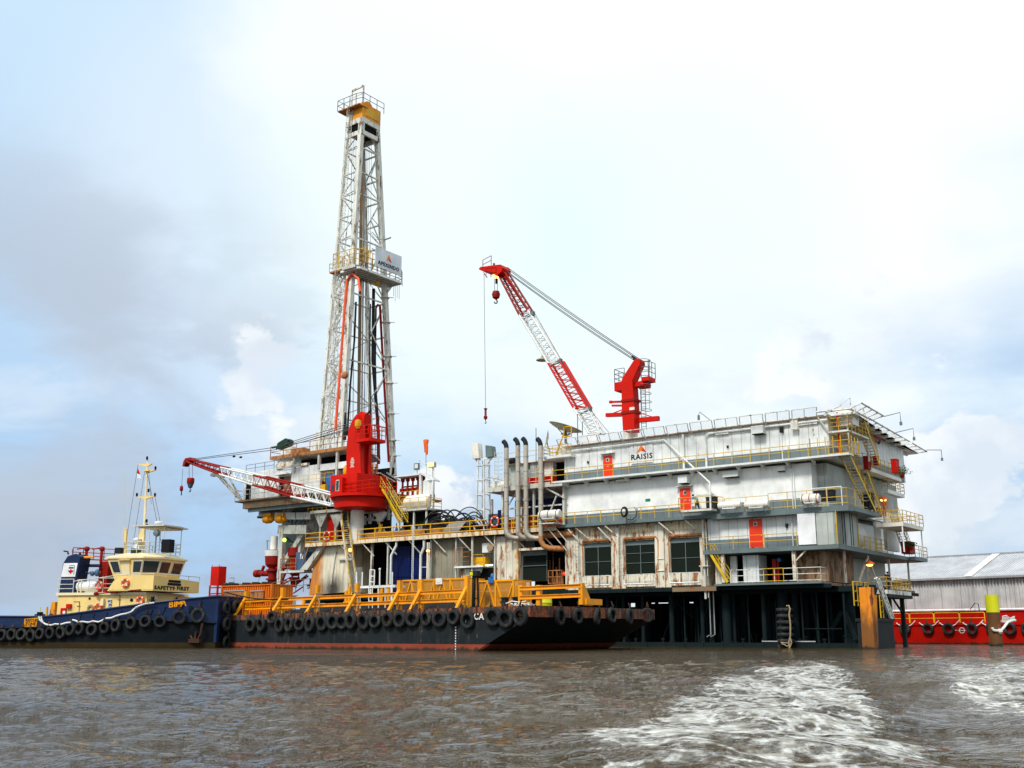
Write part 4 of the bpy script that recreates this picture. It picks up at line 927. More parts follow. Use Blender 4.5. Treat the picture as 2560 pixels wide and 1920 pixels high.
# dark blue containers in the machinery space
bc = thing('shipping_container', 'dark blue ribbed container under the main deck behind the white posts', 'container', A, (P3(1025, 1450, 1.6).x, 1.6, Z0))
q0 = P3(981, 1400, 1.6); q1 = P3(1066, 1400, 1.6); qm = P3(1024, 1400, 1.6).x
part(MB().box(q0.x, q1.x, 1.6, 6, Z0 + .05, Z2 - 1.0), 'box', 'blue', bc)
part(MB().box(qm - .1, qm + .1, 1.5, 1.6, Z0 + .1, Z2 - 1).box(q0.x, q1.x, 1.5, 1.6, Z0 + 1.75, Z0 + 1.9), 'frame', 'blue', bc)
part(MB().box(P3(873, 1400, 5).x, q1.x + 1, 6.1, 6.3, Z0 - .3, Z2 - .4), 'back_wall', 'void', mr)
# cable ladder hanging over the deck edge
x_ = P3(1031, 1400, -.1).x; mb = MB()
for s_ in (-.1, .1): mb.tube([(x_ + s_, -.06, Z0 - .6), (x_ + s_, -.06, Z2 + 1.1)], .04, 4)
for k in range(40): zz_ = Z0 - .5 + k * .19; mb.tube([(x_ - .1, -.06, zz_), (x_ + .1, -.06, zz_ + .1)], .035, 4)
solo(mb, 'rope_ladder', 'rope', 'pale rope ladder hung straight down over the yellow rail', 'rope ladder', A)

# ---------- upper module left of the accommodation block ----------
um = thing('upper_module', 'upper deck module with a grey cabin behind the four exhaust pipes', 'module', A, (-34, 0, Z2))
mx0 = A.P(1217, 1223, 0)[0]
part(MB().box(mx0, BX0 + .5, 0, 9, Z3 - .5, Z3 - .25).box(mx0, BX0 - 1, -.03, .08, Z3 - .5, Z3 - .02), 'deck_plate', 'whitesteel', um)
part(MB().rail([(mx0, 6, Z3 - .2), (mx0, .04, Z3 - .2), (-29.3, .04, Z3 - .2)], 1.35, 1.3, .03, (1, .62, .3)), 'railing', 'mast', um)
part(MB().rail([(-31.2, -.02, Z3), (-29.2, -.02, Z3)], 1.5, 1.0, .03, (1, .5)), 'railing', 'railyellow', um)
mb = MB()
for px, y in ((1257, .6), (1304, 1.5), (1335, .6), (1410, .8), (1230, 5), (1300, 6)): p_ = P3(px, 1280, y); mb.beam((p_.x, y, Z2 - .2), (p_.x, y, Z3 - .5), .22)
a = P3(1257, 1270, .7); mb.beam((a.x, .7, Z2 + 1.6), (a.x + 1.9, .7, Z3 - .5), .12).beam((a.x, .7, Z2 + 2.1), (BX0, .7, Z2 + 2.1), .14).beam((BX0 - 2, .6, Z2 + .2), (BX0 - .5, .6, Z3 - 1.2), .14).beam((BX0 - 1.6, .3, Z3 - .6), (BX0 + .4, .6, Z3 - 1.7), .16)
part(mb, 'post', 'whitesteel', um)
q0 = P3(1270, 1165, 2.2); q1 = P3(1352, 1165, 2.2)
cb = part(MB().box(q0.x, q1.x, 2.2, 7, Z3 - .2, Z3 + 2.6), 'cabin', 'greypanel', um)
q2 = P3(1320, 1164, 2.15); part(MB().box(q2.x - .25, q2.x + .25, 2.14, 2.2, q2.z - .35, q2.z + .35), 'window', 'glass', cb)
part(MB().box(q0.x - .2, q1.x + 3.2, 1.9, 7.3, Z3 + 2.6, Z3 + 2.8), 'roof', 'mast', cb)
part(MB().box(q1.x + .1, A.P(1383, 1165, 2.6)[0], 2.6, 7, Z3 - .2, Z3 + 2.6), 'cabin', 'siding', um)
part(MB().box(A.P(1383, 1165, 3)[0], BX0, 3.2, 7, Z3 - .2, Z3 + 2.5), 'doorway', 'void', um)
mb = MB().lathe((P3(1278, 1152, 1.6).x, 1.6, P3(1278, 1152, 1.6).z), [(.02, -.5), (.3, -.45), (.32, 0), (.3, .45), (.02, .5)], 12, 'x'); part(mb, 'flood_lamp', 'black', um)
p_ = P3(1345, 1200, .8); part(MB().box(p_.x - 1.6, p_.x + 1.8, .8, 1.6, Z3 - .2, Z3 + .75), 'fire_box', 'cranered', um)
p_ = P3(1263, 1205, .8); part(MB().lathe((p_.x - .2, 1.0, Z3 + .2), [(.02, -.7), (.5, -.6), (.5, .6), (.02, .7)], 12, 'x').box(p_.x - 1.6, p_.x - 1.2, .6, 1, Z3 - .2, Z3 + .7), 'pump', 'raft', um)
part(MB().box(mx0 + 1.5, BX0 - .3, 3.0, 8, Z2 - .1, Z2 + 3.2), 'dark_tank', 'blue', um)
part(MB().box(mx0 + .3, BX0 - .5, 1.6, 2.6, Z2 - .1, Z2 + 1.1), 'low_bin', 'darkred', um)
part(MB().lathe((P3(1250, 1290, 1).x, 1.2, Z2), [(.35, 0), (.38, .1), (.38, 2.0), (.35, 2.1)], 12), 'drum', 'blue', um)
mb = MB(); a = P3(1241, 1170, .6)                       # ladder tower at the left end
mb.ladder((a.x, .6, Z3 - .2), (a.x, .6, Z3 + 4.0), .5, step=.28).tube([(a.x + .5, 1.4, Z3), (a.x + .5, 1.4, Z3 + 3.9)], .05, 5)
for k in range(8): mb.lathe((a.x + .1, .9, Z3 + .6 + k * .45), [(.42, 0), (.42, .03)], 10, caps=False)
part(mb, 'caged_ladder', 'whitesteel', um)
# small platform with tank and dishes on the roof corner
zp = A.P(1380, 1141, .6)[1]
dp_ = thing('dish_platform', 'small white platform with yellow rails beside the satellite dishes', 'platform', A, (P3(1395, 1135, .6).x, .6, zp - .25))
px0, px1 = P3(1359, 1140, .3).x, P3(1427, 1130, .3).x
part(MB().box(px0, px1, .3, 3, zp - .25, zp), 'deck_plate', 'white', dp_)
part(MB().rail([(px0, 2.6, zp), (px0, .35, zp), (px1, .35, zp)], 1.05, 1.2, .03, (1, .66, .33)), 'railing', 'railyellow', dp_)
part(MB().lathe((P3(1403, 1125, 1).x, 1.3, zp), [(.55, 0), (.6, .1), (.6, 1.15), (.4, 1.3), (.1, 1.35)], 16), 'tank', 'raft', dp_)
part(MB().tube([(px0 + 1.2, .7, zp), (px0 + 2.3, .7, zp + 2.3), (px0 + 2.3, .7, zp + 2.9), (px0 + 3.2, .7, zp + 2.9), (px0 + 3.2, .7, zp + 1.9), (px0 + 2.3, .7, zp + 1.9)], .08, 6), 'swing_arm', 'yellow', dp_)
c = P3(1414, 1068, 2.0)
ds = thing('satellite_dish', 'large olive satellite dish lying almost flat, seen from below', 'satellite dish', A, (c.x, 2, c.z - 1.6))
mb = MB().lathe((0, 0, 0), [(.02, -.42), (.7, -.36), (1.3, -.2), (1.78, 0), (1.8, .03), (1.3, -.14), (.7, -.3), (.02, -.36)], 36)
rot = Matrix.Rotation(R(16), 3, 'Y') @ Matrix.Rotation(R(-8), 3, 'X'); mb.v = [tuple(rot @ Vector(v) + c) for v in mb.v]
part(mb, 'reflector', 'dish', ds)
mb = MB().tube([(c.x, 2, c.z - .3), (c.x, 2, zp)], .14, 8)
for a_ in range(6): an = a_ * 1.05; mb.tube([(c.x, 2, c.z - 1.0), (c.x + .9 * math.cos(an), 2 + .9 * math.sin(an), c.z - .35 - .25 * math.cos(an))], .04, 5)
mb.lathe((c.x, 2, c.z - .75), [(.5, 0), (.5, .1)], 10, caps=False)
part(mb, 'mount', 'greysteel', ds)
c = P3(1366, 1095, 2.4)
ds = thing('satellite_dish', 'small pale satellite dish standing on edge left of the large one', 'satellite dish', A, (c.x, 2.4, c.z - 1.2))
mb = MB().lathe((0, 0, 0), [(.02, .22), (.5, .14), (.88, 0), (.9, .02), (.5, .17), (.02, .25)], 28, 'x'); rot = Matrix.Rotation(R(35), 3, 'Z') @ Matrix.Rotation(R(10), 3, 'Y'); mb.v = [tuple(rot @ Vector(v) + c) for v in mb.v]
part(mb, 'reflector', 'raft', ds); part(MB().tube([c, c + Vector((.3, 0, -1.5))], .07, 6), 'mount', 'whitesteel', ds)
mb = MB(); a = P3(1340, 1115, 1.5); mb.tube([a - Vector((0, 0, 2.4)), P3(1340, 1070, 1.5)], .04, 5); solo(mb, 'aerial', 'greysteel', 'thin dark aerial rod between the exhaust mouths and the small dish', 'aerial', A)
for px, pt, lb in ((1444, 1035, 'taller'), (1456, 1055, 'shorter')): a = P3(px, 1110, 2); solo(MB().tube([a, P3(px, pt, 2)], .05, 5), 'aerial', 'greysteel', '%s grey pole aerial just right of the large dish' % lb, 'aerial', A)
p0 = P3(1450, 1095, 1); solo(MB().box(p0.x, p0.x + 2.0, 1, 1.1, p0.z - .5, p0.z + .25), 'notice_board', 'plainwhite', 'faded white board on the roof edge right of the large dish', 'board', A)
mb = MB(); a = P3(1266, 1118, 2.5); b = P3(1380, 1098, 2.5)
solo(MB().rail([(a.x, 2.5, ZR - .9), (A.P(1430, 1100, 2.5)[0], 2.5, ZR - .9)], 1.3, 1.4, .03, (1, .6)), 'railing', 'railyellow', 'yellow railing on the cabin roof behind the exhaust mouths', 'railing', A)

# ---------- white lattice tower with two vent cowls ----------
bx = P3(1208, 1310, 3.5); tz = A.P(1208, 1150, 3.5)[1]
lt = thing('vent_tower', 'slender white lattice tower with two pale cowls on top', 'tower', A, (bx.x, 3.5, Z2))
mb = MB(); hw = .55
for sx in (-1, 1):
    for sy in (-1, 1): mb.beam((bx.x + sx * hw * 1.05, 3.5 + sy * hw, Z2), (bx.x + sx * hw * .75, 3.5 + sy * hw * .8, tz), .14)
for k in range(5):
    q = Z2 + (tz - Z2) * (k + .6) / 5
    for sx in (-1, 1): mb.beam((bx.x + sx * hw, 3.5 - hw, q), (bx.x + sx * hw, 3.5 + hw, q), .09); mb.beam((bx.x - hw, 3.5 + sx * hw, q), (bx.x + hw, 3.5 + sx * hw, q), .09)
part(mb, 'lattice', 'white', lt)
part(MB().ladder((bx.x + .75, 3.0, Z2), (bx.x + .5, 3.1, tz), .4, step=.3), 'ladder', 'white', lt)
part(MB().beam((bx.x - 1.1, 3.5, tz + .1), (bx.x + 1.2, 3.5, tz + .1), .16).beam((bx.x - .5, 3.5, tz - .4), (bx.x - 1.1, 3.5, tz + .1), .12).beam((bx.x + .5, 3.5, tz - .4), (bx.x + 1.2, 3.5, tz + .1), .12), 'cross_arm', 'white', lt)
for dx, m_, h_ in ((-.85, 'raft', 1.7), (1.05, 'greysteel', 1.2)):
    part(MB().prism([(bx.x + dx - .45, tz + .2), (bx.x + dx + .5, tz + .2), (bx.x + dx + .3, tz + .2 + h_), (bx.x + dx - .5, tz + .35 + h_)], 3.1, 3.9), 'cowl', m_, lt)
# ---------- deck cargo between the crane and the exhausts ----------
hb = P3(1140, 1300, 3.0)
hr = thing('hose_reel', 'tangle of black hoses coiled on round frames behind the yellow rail', 'hoses', A, (hb.x, 3, Z2))
mb = MB()
for i in range(44):
    px = random.uniform(1082, 1192); c = P3(px, 1300, random.uniform(1.2, 3.2)); r_ = random.uniform(.9, 2.3); ti = random.uniform(-.6, .6); sq_ = random.uniform(.7, 1.2)
    ang0 = random.uniform(-.3, .4); n_ = 22
    pts = [(c.x + r_ * math.cos(ang0 + a_ * 3.3 / n_) * 1.0, c.y + ti * math.sin(a_ * .3), Z2 + .1 + max(0, r_ * sq_ * math.sin(ang0 + a_ * 3.3 / n_))) for a_ in range(n_)]
    mb.tube(pts, random.uniform(.05, .11), 5)
for i in range(60):
    px = random.uniform(1075, 1165); a_ = P3(px, 1300, random.uniform(2, 3.4)); b_ = a_ + Vector((random.uniform(-.5, .5), random.uniform(-.4, .4), random.uniform(.7, 1.7)))
    mb.tube([(a_.x, a_.y, Z2 + .1), ((a_.x + b_.x) / 2 + random.uniform(-.3, .3), a_.y, Z2 + .8), (b_.x, b_.y, Z2 + b_.z - a_.z)], random.uniform(.06, .13), 5)
part(mb, 'hose', 'rubber', hr)
mb = MB()
for px in (1120, 1180, 1196): c = P3(px, 1300, 3); mb.tube([(c.x - 1.5 * math.cos(t_ * .17), 3, Z2 + 1.75 * math.sin(t_ * .17) + .05) for t_ in range(19)], .06, 5)
part(mb, 'reel_frame', 'black', hr)
part(MB().box(P3(1165, 1300, 1.5).x, P3(1240, 1300, 1.5).x, 3.5, 5, Z2 - .1, Z2 + .95), 'bin', 'darkred', hr)
mb = MB()
for k in range(16): px = 1112 + k * 2.6; a = P3(px, 1320, .9); mb.beam((a.x - .4, .8, Z2), (a.x + .6, 1.0, Z2 + 1.1), .07)
part(mb, 'grating', 'galv', hr)
mb = MB(); a = P3(1035, 1300, 2.0)
for k in range(7): mb.lathe((a.x + k * .55, 2.2 + random.uniform(-.3, .3), Z2), [(.22, 0), (.25, .6), (.2, .9), (.1, 1.0 + .3 * random.random())], 8)
mb.box(a.x - .5, a.x + 4.2, 1.8, 3, Z2, Z2 + .5)
solo(mb, 'pump_set', 'greysteel', 'row of small dark pumps behind the rail under the white tank', 'pumps', A)
# white horizontal tank on its railed stand
zt_ = A.P(1045, 1273, 2.5)[1]
tk = thing('storage_tank', 'white round ended tank lying on a railed stand left of the hoses', 'tank', A, (P3(1045, 1273, 2.5).x, 3, Z2))
a = P3(1014, 1255, 3.2).x; b = P3(1078, 1255, 3.2).x; r_ = abs(A.P(1040, 1236, 3.2)[1] - A.P(1040, 1272, 3.2)[1]) / 2
part(MB().lathe((0, 3.2, zt_ + r_ + .1), [(.05, a), (r_ * .7, a + .1), (r_, a + .5), (r_, b - .5), (r_ * .7, b - .1), (.05, b)], 24, 'x'), 'vessel', 'tank', tk)
part(MB().box(a - .2, b + .5, 1.9, 5, zt_ - .2, zt_), 'stand', 'whitesteel', tk)
part(MB().rail([(a + .6, 1.9, zt_), (b + .45, 1.9, zt_), (b + .45, 4.5, zt_)], 1.25, 1.3, .035, (1, .6, .25)), 'railing', 'railyellow', tk)
mb = MB()
for fx in (a, (a + b) / 2 + .3, b + .2): mb.beam((fx, 2.2, Z2), (fx, 2.2, zt_ - .2), .18)
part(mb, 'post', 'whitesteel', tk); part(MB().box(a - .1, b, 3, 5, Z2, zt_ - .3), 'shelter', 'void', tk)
# shaker house left of the tank
z_r = A.P(1020, 1190, 3)[1]; z_f = A.P(1020, 1252, 3)[1]
sh = thing('shaker_house', 'open sided white deck house with a floodlight on its roof, right of the mast', 'deck house', A, (P3(1035, 1250, 3).x, 3, z_f))
a = P3(985, 1188, 3).x; b = P3(1048, 1190, 3).x; c = P3(1083, 1190, 3).x
part(MB().box(a, b, 3, 5, z_r, z_r + .15).prism([(b, z_r + .15), (c, z_r - .9), (c, z_r - .75), (b, z_r + .45)], 3, 4.2), 'roof', 'white', sh)
part(MB().box(b, b + .25, 3, 3.3, z_f - .2, z_r).box(c - .2, c, 3, 3.3, z_f - 1.1, z_r - .9), 'post', 'white', sh)
part(MB().box(b + .25, c - .2, 3.4, 3.5, z_f, z_r - .7), 'wall', 'siding', sh); part(MB().box(b + .1, c, 3.2, 3.38, z_f - .1, z_f + .5), 'blue_band', 'blue', sh)
part(MB().box(a - 1, c, 3, 4.6, z_f - .25, z_f - .05), 'floor', 'rustorange', sh)
part(MB().rail([(a - .5, 3, z_f - .1), (b, 3, z_f - .1)], 1.2, 1.3, .035, (1, .55)), 'railing', 'yellow', sh)
part(MB().rail([(b - .1, 3.1, z_r + .5), (c, 3.1, z_r - .7)], 1.25, 1.1, .035, (1, .55)), 'railing', 'mast', sh)
mb = MB()
for k in range(5): x_ = a + .5 + k * .8; mb.lathe((x_, 4, z_f), [(.15, 0), (.15, 1.2), (.35, 1.3), (.35, 1.6), (.12, 1.7), (.12, 2.4), (.25, 2.5), (.25, 2.8)], 8)
part(mb, 'valve', 'darkred', sh)
part(MB().box(b - .9, b - .3, 3.6, 4, z_f, z_f + 1.3).tube([(a, 4.4, z_f + 1.9), (b, 4.4, z_f + 1.9)], .1, 6), 'machine', 'rustorange', sh)
fl = P3(1082, 1163, 3.1); lf = thing('flood_lamp', 'lit orange flood lamp on a short post on the white deck house roof', 'lamp', A, (fl.x, 3.1, fl.z - 1))
part(MB().box(fl.x - .5, fl.x + .45, 2.8, 3.2, fl.z - .28, fl.z + .3), 'housing', 'whitesteel', lf); part(MB().box(fl.x - .4, fl.x + .35, 2.74, 2.8, fl.z - .15, fl.z + .22), 'lens', 'lamp_warm', lf); part(MB().tube([(fl.x, 3.1, fl.z - 1.4), (fl.x, 3.1, fl.z - .3)], .05, 6), 'post', 'whitesteel', lf)
fl = P3(1043, 1166, 3.1); lf = thing('flood_lamp', 'unlit dark flood lamp at the left corner of the white deck house roof', 'lamp', A, (fl.x, 3.1, fl.z - 1))
part(MB().box(fl.x - .35, fl.x + .35, 2.9, 3.2, fl.z - .4, fl.z + .35), 'housing', 'greysteel', lf); part(MB().box(fl.x - .2, fl.x + .3, 2.86, 2.9, fl.z - .25, fl.z + .25), 'lens', 'white', lf); part(MB().tube([(fl.x, 3.1, fl.z - 1.), (fl.x, 3.1, fl.z - .3)], .05, 6), 'post', 'whitesteel', lf)
a = P3(1065, 1165, 3.3); b = P3(1065, 1099, 3.3)
ws = thing('windsock', 'limp orange windsock hanging from a thin pole right of the mast', 'windsock', A, (a.x, 3.3, a.z))
part(MB().tube([a, b], .035, 5), 'pole', 'greysteel', ws)
part(MB().lathe(b, [(.28, .0), (.33, -.12), (.25, -.6), (.2, -1.1), (.16, -1.5)], 10, caps=False).lathe(b + Vector((.15, 0, -.3)), [(.1, 0), (.16, -.5), (.15, -1.3), (.1, -1.5)], 8), 'sock', 'windsock', ws)
# lifebuoys
def buoy(c, label, par=None, fr=A, r=.36, axis='y', mat='lifeorange', name='lifebuoy', r_=.085):
    t_ = thing(name, label, 'lifebuoy', fr, (c[0], c[1], c[2] - r), 'orange lifebuoys'); mb = MB(); n = 24
    def ring(a0, a1, rt):
        k = max(4, int((a1 - a0) / 6.283 * n)); pts = [(c[0] + (r * math.cos(a0 + (a1 - a0) * i / k) if axis == 'y' else 0), c[1] + (r * math.cos(a0 + (a1 - a0) * i / k) if axis == 'x' else 0), c[2] + r * math.sin(a0 + (a1 - a0) * i / k)) for i in range(k + 1)]
        return MB().tube(pts, rt, 8)
    part(ring(0, 6.2832, r_), 'ring', mat, t_)
    for k in range(4): part(ring(.785 + k * 1.5708 - .14, .785 + k * 1.5708 + .14, r_ * 1.08), 'band', 'plainwhite', t_)
    return t_
buoy(tuple(P3(1237, 1304, -.08)), 'lifebuoy on the yellow rail just left of the exhaust pipes', r=.5, r_=.1)
buoy(tuple(P3(817, 1340, -.08)), 'lifebuoy on the yellow rail at the far left end of the main deck', r=.5, r_=.1)
mb = MB(); 
for k in range(10): a = P3(1222 + k * 2.8, 1300, -.1); mb.tube([(a.x, -.08, Z2 + .3), (a.x, -.08, Z2 + 1.6)], .055, 5)
solo(mb, 'rod_rack', 'black', 'row of short black rods standing in the rail behind the lifebuoy', 'rack', A)
# ================= drill floor, mast and cranes =================
# ---------- drill floor ----------
zf0 = 17.7; yD = 2.0
df = thing('drill_floor', 'white sided drill floor house cantilevered out at the left end', 'drill floor', A, (-70, 2, zf0))
a = A.P(608, 1253, yD)[0]; b = A.P(799, 1233, yD)[0]
s0 = A.P(693, 1166, yD)
zlow = A.P(610, 1184, yD)[1]; ztop = A.P(798, 1160, yD)[1]
part(MB().prism([(a, zf0 + .3), (b, zf0 + .3), (b, ztop), (s0[0], ztop - .15), (s0[0], s0[1] - .25), (a, zlow)], yD, yD + 9), 'wall', 'siding', df)
for px, w_, par_ in ((621, .95, 0), (703, .8, 0)): x_ = A.P(px, 1235, yD)[0]; part(MB().box(x_ - w_ / 2, x_ + w_ / 2, yD - .06, yD - .004, zf0 + .35, zf0 + 2.9), 'doorway', 'void', df)
x_ = A.P(716, 1215, yD)[0]; part(MB().box(x_ - .7, x_ + .8, yD - .04, yD - .003, zf0 + .4, zf0 + 2.9), 'door', 'deckrust', df)
x_ = A.P(712, 1196, yD)[0]; part(MB().box(x_ - 1.2, x_ + 1.2, yD - .8, yD, zf0 + 3.1, zf0 + 3.25), 'door_hood', 'white', df)
p_ = A.P(698, 1165, yD); part(MB().box(p_[0] - .2, p_[0] + 5.5, yD - .25, yD + .1, p_[1] - .4, p_[1] - .1).box(p_[0] - .2, p_[0] + 3.0, yD - .1, yD + .2, p_[1] - .1, p_[1] + .4), 'ledge', 'rustwhite', df)
xl = A.P(586, 1258, .6)[0]
part(MB().box(xl, b, .6, yD, zf0 + .05, zf0 + .25).box(xl + 1.3, b + 1, .9, 12, zf0 - .85, zf0 + .05), 'deck_plate', 'deckrust', df)
part(MB().rail([(xl, 6, zf0 + .2), (xl, .65, zf0 + .2), (b, .65, zf0 + .2)], 1.35, 2.6, .04, (1, .55)), 'railing', 'mast', df)
part(MB().rail([(A.P(612, 1178, yD)[0], yD + .2, zlow + .0), (A.P(682, 1168, yD)[0], yD + .2, s0[1] - .3)], 1.1, 1.9, .035, (1, .55)), 'railing', 'greysteel', df)
mb = MB()
for k in range(6): y = 1.2 + k * 2; mb.box(xl + 2, b + 4, y, y + .3, zf0 - 1.3, zf0 - .85)
for k in range(7): x_ = xl + 2.5 + k * 2.6; mb.box(x_, x_ + .25, 1.2, 11.8, zf0 - 1.1, zf0 - .86)
part(mb, 'floor_beam', 'greysteel', df)
# upper platform
zu = A.P(676, 1150, 1.6)[1]; ua = A.P(675, 1150, 1.6)[0]; ub = A.P(885, 1120, 1.6)[0] - .5
up_ = thing('mast_platform', 'upper working platform with orange edge round the foot of the mast', 'platform', A, ((ua + ub) / 2, 1.6, zu))
part(MB().prismz([(ua, 1.6), (ub, 1.6), (ub, 5), (ub - 4, 11), (ua, 11)], zu, zu + .22), 'deck_plate', 'whitesteel', up_)
part(MB().box(ua, ub, 1.54, 1.6, zu + .02, zu + .42), 'toe_board', 'rustorange', up_)
part(MB().rail([(ua, 8, zu + .2), (ua, 1.65, zu + .2), (ub, 1.65, zu + .2)], 1.5, 2.3, .045, (1, .55)), 'railing', 'rustorange', up_)
mb = MB()
for px in (736, 798, 843): x_ = A.P(px, 1160, 1.9)[0]; mb.beam((x_, 1.9, ztop - .6 if px < 840 else zf0), (x_, 1.9, zu), .32)
part(mb, 'post', 'whitesteel', up_)
part(MB().beam((A.P(688, 1160, 2)[0], 2, s0[1]), (ua + 1.5, 2, zu), .15).box(b - .2, ub + .2, 1.9, 2.1, ztop - .9, ztop - .1), 'brace', 'white', up_)
c = P3(721, 1133, 3); part(MB().lathe((c.x, 3, zu + .2), [(.95, 0), (1.0, 1.3), (.95, 1.5)], 14), 'tank', 'raft', up_)
c = P3(745, 1130, 3); part(MB().box(c.x - 1.4, c.x + 1.2, 2.6, 4, zu + .2, zu + 1.3), 'tool_box', 'rustorange', up_)
c = P3(800, 1115, 4); part(MB().prism([(c.x - 1.9, zu + .2), (c.x + .3, zu + .2), (c.x - .3, zu + 2.6), (c.x - .8, zu + 3.4)], 4, 4.4).beam((c.x - 1, 4.2, zu), (c.x + .6, 4.2, zu + 2.8), .3).beam((c.x + 2.2, 4.2, zu), (c.x + .9, 4.2, zu + 3.0), .25), 'mast_shoe', 'mast', up_)
# inside the floor, right part: machinery seen between posts
dm = thing('floor_machinery', 'blue tank, yellow bin and red drums on the open side of the drill floor', 'machinery', A, (b + 2, 2, zf0))
c = P3(826, 1205, 2.2); part(MB().box(c.x - .75, c.x + .75, 2.2, 3.4, P3(826, 1225, 2.2).z, P3(826, 1186, 2.2).z), 'tank', 'drumblue', dm)
c = P3(807, 1220, 1.8); part(MB().box(c.x - .45, c.x + .4, 1.8, 2.4, P3(807, 1228, 1.8).z, P3(807, 1211, 1.8).z), 'bin', 'yellow', dm)
part(MB().box(ua + 3, ub + .5, 4.2, 4.4, ztop - .6, zu), 'shadow_wall', 'void', dm)  # near-black backing added for the shade under the upper platform
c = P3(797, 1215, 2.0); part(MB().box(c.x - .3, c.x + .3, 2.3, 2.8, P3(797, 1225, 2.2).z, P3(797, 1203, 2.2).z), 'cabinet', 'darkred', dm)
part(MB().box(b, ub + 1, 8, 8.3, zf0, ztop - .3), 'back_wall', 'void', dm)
part(MB().box(b, ub + 3.2, .9, 9, zf0 - .7, zf0 + .1), 'floor_plate', 'deckrust', dm)
mb = MB()
for k in range(14): x_ = random.uniform(b + .5, ub + 2); y = random.uniform(3, 6); mb.beam((x_, y, zf0), (x_ + random.uniform(-.8, .8), y, ztop - .3), random.uniform(.08, .22))
part(mb, 'frame', 'rustorange', dm)
c = P3(868, 1178, 1.8); part(MB().lathe((c.x, 1.8, c.z - .8), [(.3, 0), (.5, .3), (.5, 1.2), (.3, 1.5)], 10), 'hoist', 'orangeyellow', dm)
part(MB().rail([(A.P(745, 1200, 1.)[0], 1.3, zf0 + 1.5), (A.P(828, 1200, 1.)[0], 1.3, zf0 + 1.5)], 1.1, 1.5, .03, (1, .5)), 'railing', 'railyellow', dm)
# ---------- substructure ----------
ss = thing('substructure', 'braced white steel columns and beams carrying the drill floor', 'steel frame', A, (-66, 4, Z0))
def col_(px, py0, py1, y, w_, m_='whitesteel', nm='column'):
    x_ = A.P(px, (py0 + py1) / 2, y)[0]; part(MB().beam((x_, y, A.P(px, py1, y)[1]), (x_, y, A.P(px, py0, y)[1]), w_), nm, m_, ss)
col_(704, 1320, 1480, 3, .65); col_(752, 1318, 1400, 4, .8); col_(802, 1285, 1350, 2.2, .25); col_(841, 1285, 1348, 2.2, .35); col_(785, 1290, 1360, 5, 1.4)
def bm_(p, q, w_, m_='whitesteel', nm='brace', h=None): part(MB().beam(p, q, w_, h), nm, m_, ss)
bm_(P3(697, 1324, 3), P3(768, 1324, 3), .4, h=1.1); bm_(P3(768, 1322, 3.6), P3(697, 1430, 3.6), .6); bm_(P3(708, 1340, 4), P3(760, 1385, 4), .35, 'greysteel')
bm_(P3(725, 1260, 3), P3(705, 1290, 3), .35); bm_(P3(758, 1250, 3), P3(720, 1278, 3), .38); bm_(P3(742, 1238, 3), P3(702, 1274, 3), .38)
bm_(P3(690, 1290, 2.6), P3(780, 1290, 2.6), .5, 'whitesteel', 'hoist_beam', .85); bm_(P3(650, 1285, 3.6), P3(700, 1284, 3.6), .5, 'whitesteel', 'hoist_beam', .7)
bm_(P3(645, 1293, 4), P3(720, 1296, 4), .3, 'black', 'brace')
for px in (672, 704): c = P3(px, 1298, 2.4); part(MB().lathe(c, [(.1, -.9), (.45, -.8), (.35, -.5), (.55, -.45), (.55, .3), (.3, .4), (.35, .8), (.1, .9)], 12, 'x').box(c.x - .6, c.x + .6, 2.1, 2.8, c.z + .3, c.z + .75), 'hoist_motor', 'orangeyellow', ss)
part(MB().box(A.P(690, 1310, 8)[0], A.P(850, 1310, 8)[0], 9, 9.3, A.P(750, 1420, 8)[1], zf0 - .5), 'back_wall', 'greysteel', ss)
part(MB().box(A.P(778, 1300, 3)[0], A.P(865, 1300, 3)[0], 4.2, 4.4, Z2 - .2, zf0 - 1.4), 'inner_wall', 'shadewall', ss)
p0, p1 = P3(775, 1283, 1.6), P3(866, 1283, 1.6); part(MB().box(p0.x, p1.x, 1.6, 4.3, p0.z - .1, p0.z + .25), 'mid_deck', 'whitesteel', ss)
part(MB().rail([(A.P(770, 1283, 1.6)[0], 1.6, p0.z + .2), (A.P(816, 1283, 1.6)[0], 1.6, p0.z + .2)], 1.15, .8, .04, (1, .66, .33)), 'railing', 'railyellow', ss)
for px in (802, 841): c = P3(px, 1287, 1.9); part(MB().prism([(c.x - 1.1, c.z + .1), (c.x + 1.1, c.z + .1), (c.x + .15, c.z - 1.5), (c.x - .15, c.z - 1.5)], 1.9, 2.1), 'gusset', 'whitesteel', ss)
c = P3(834, 1330, 2.6); part(MB().box(c.x - .95, c.x + .75, 2.4, 3.4, Z2 - .1, Z2 + 3.1), 'cabinet', 'cranered', ss)
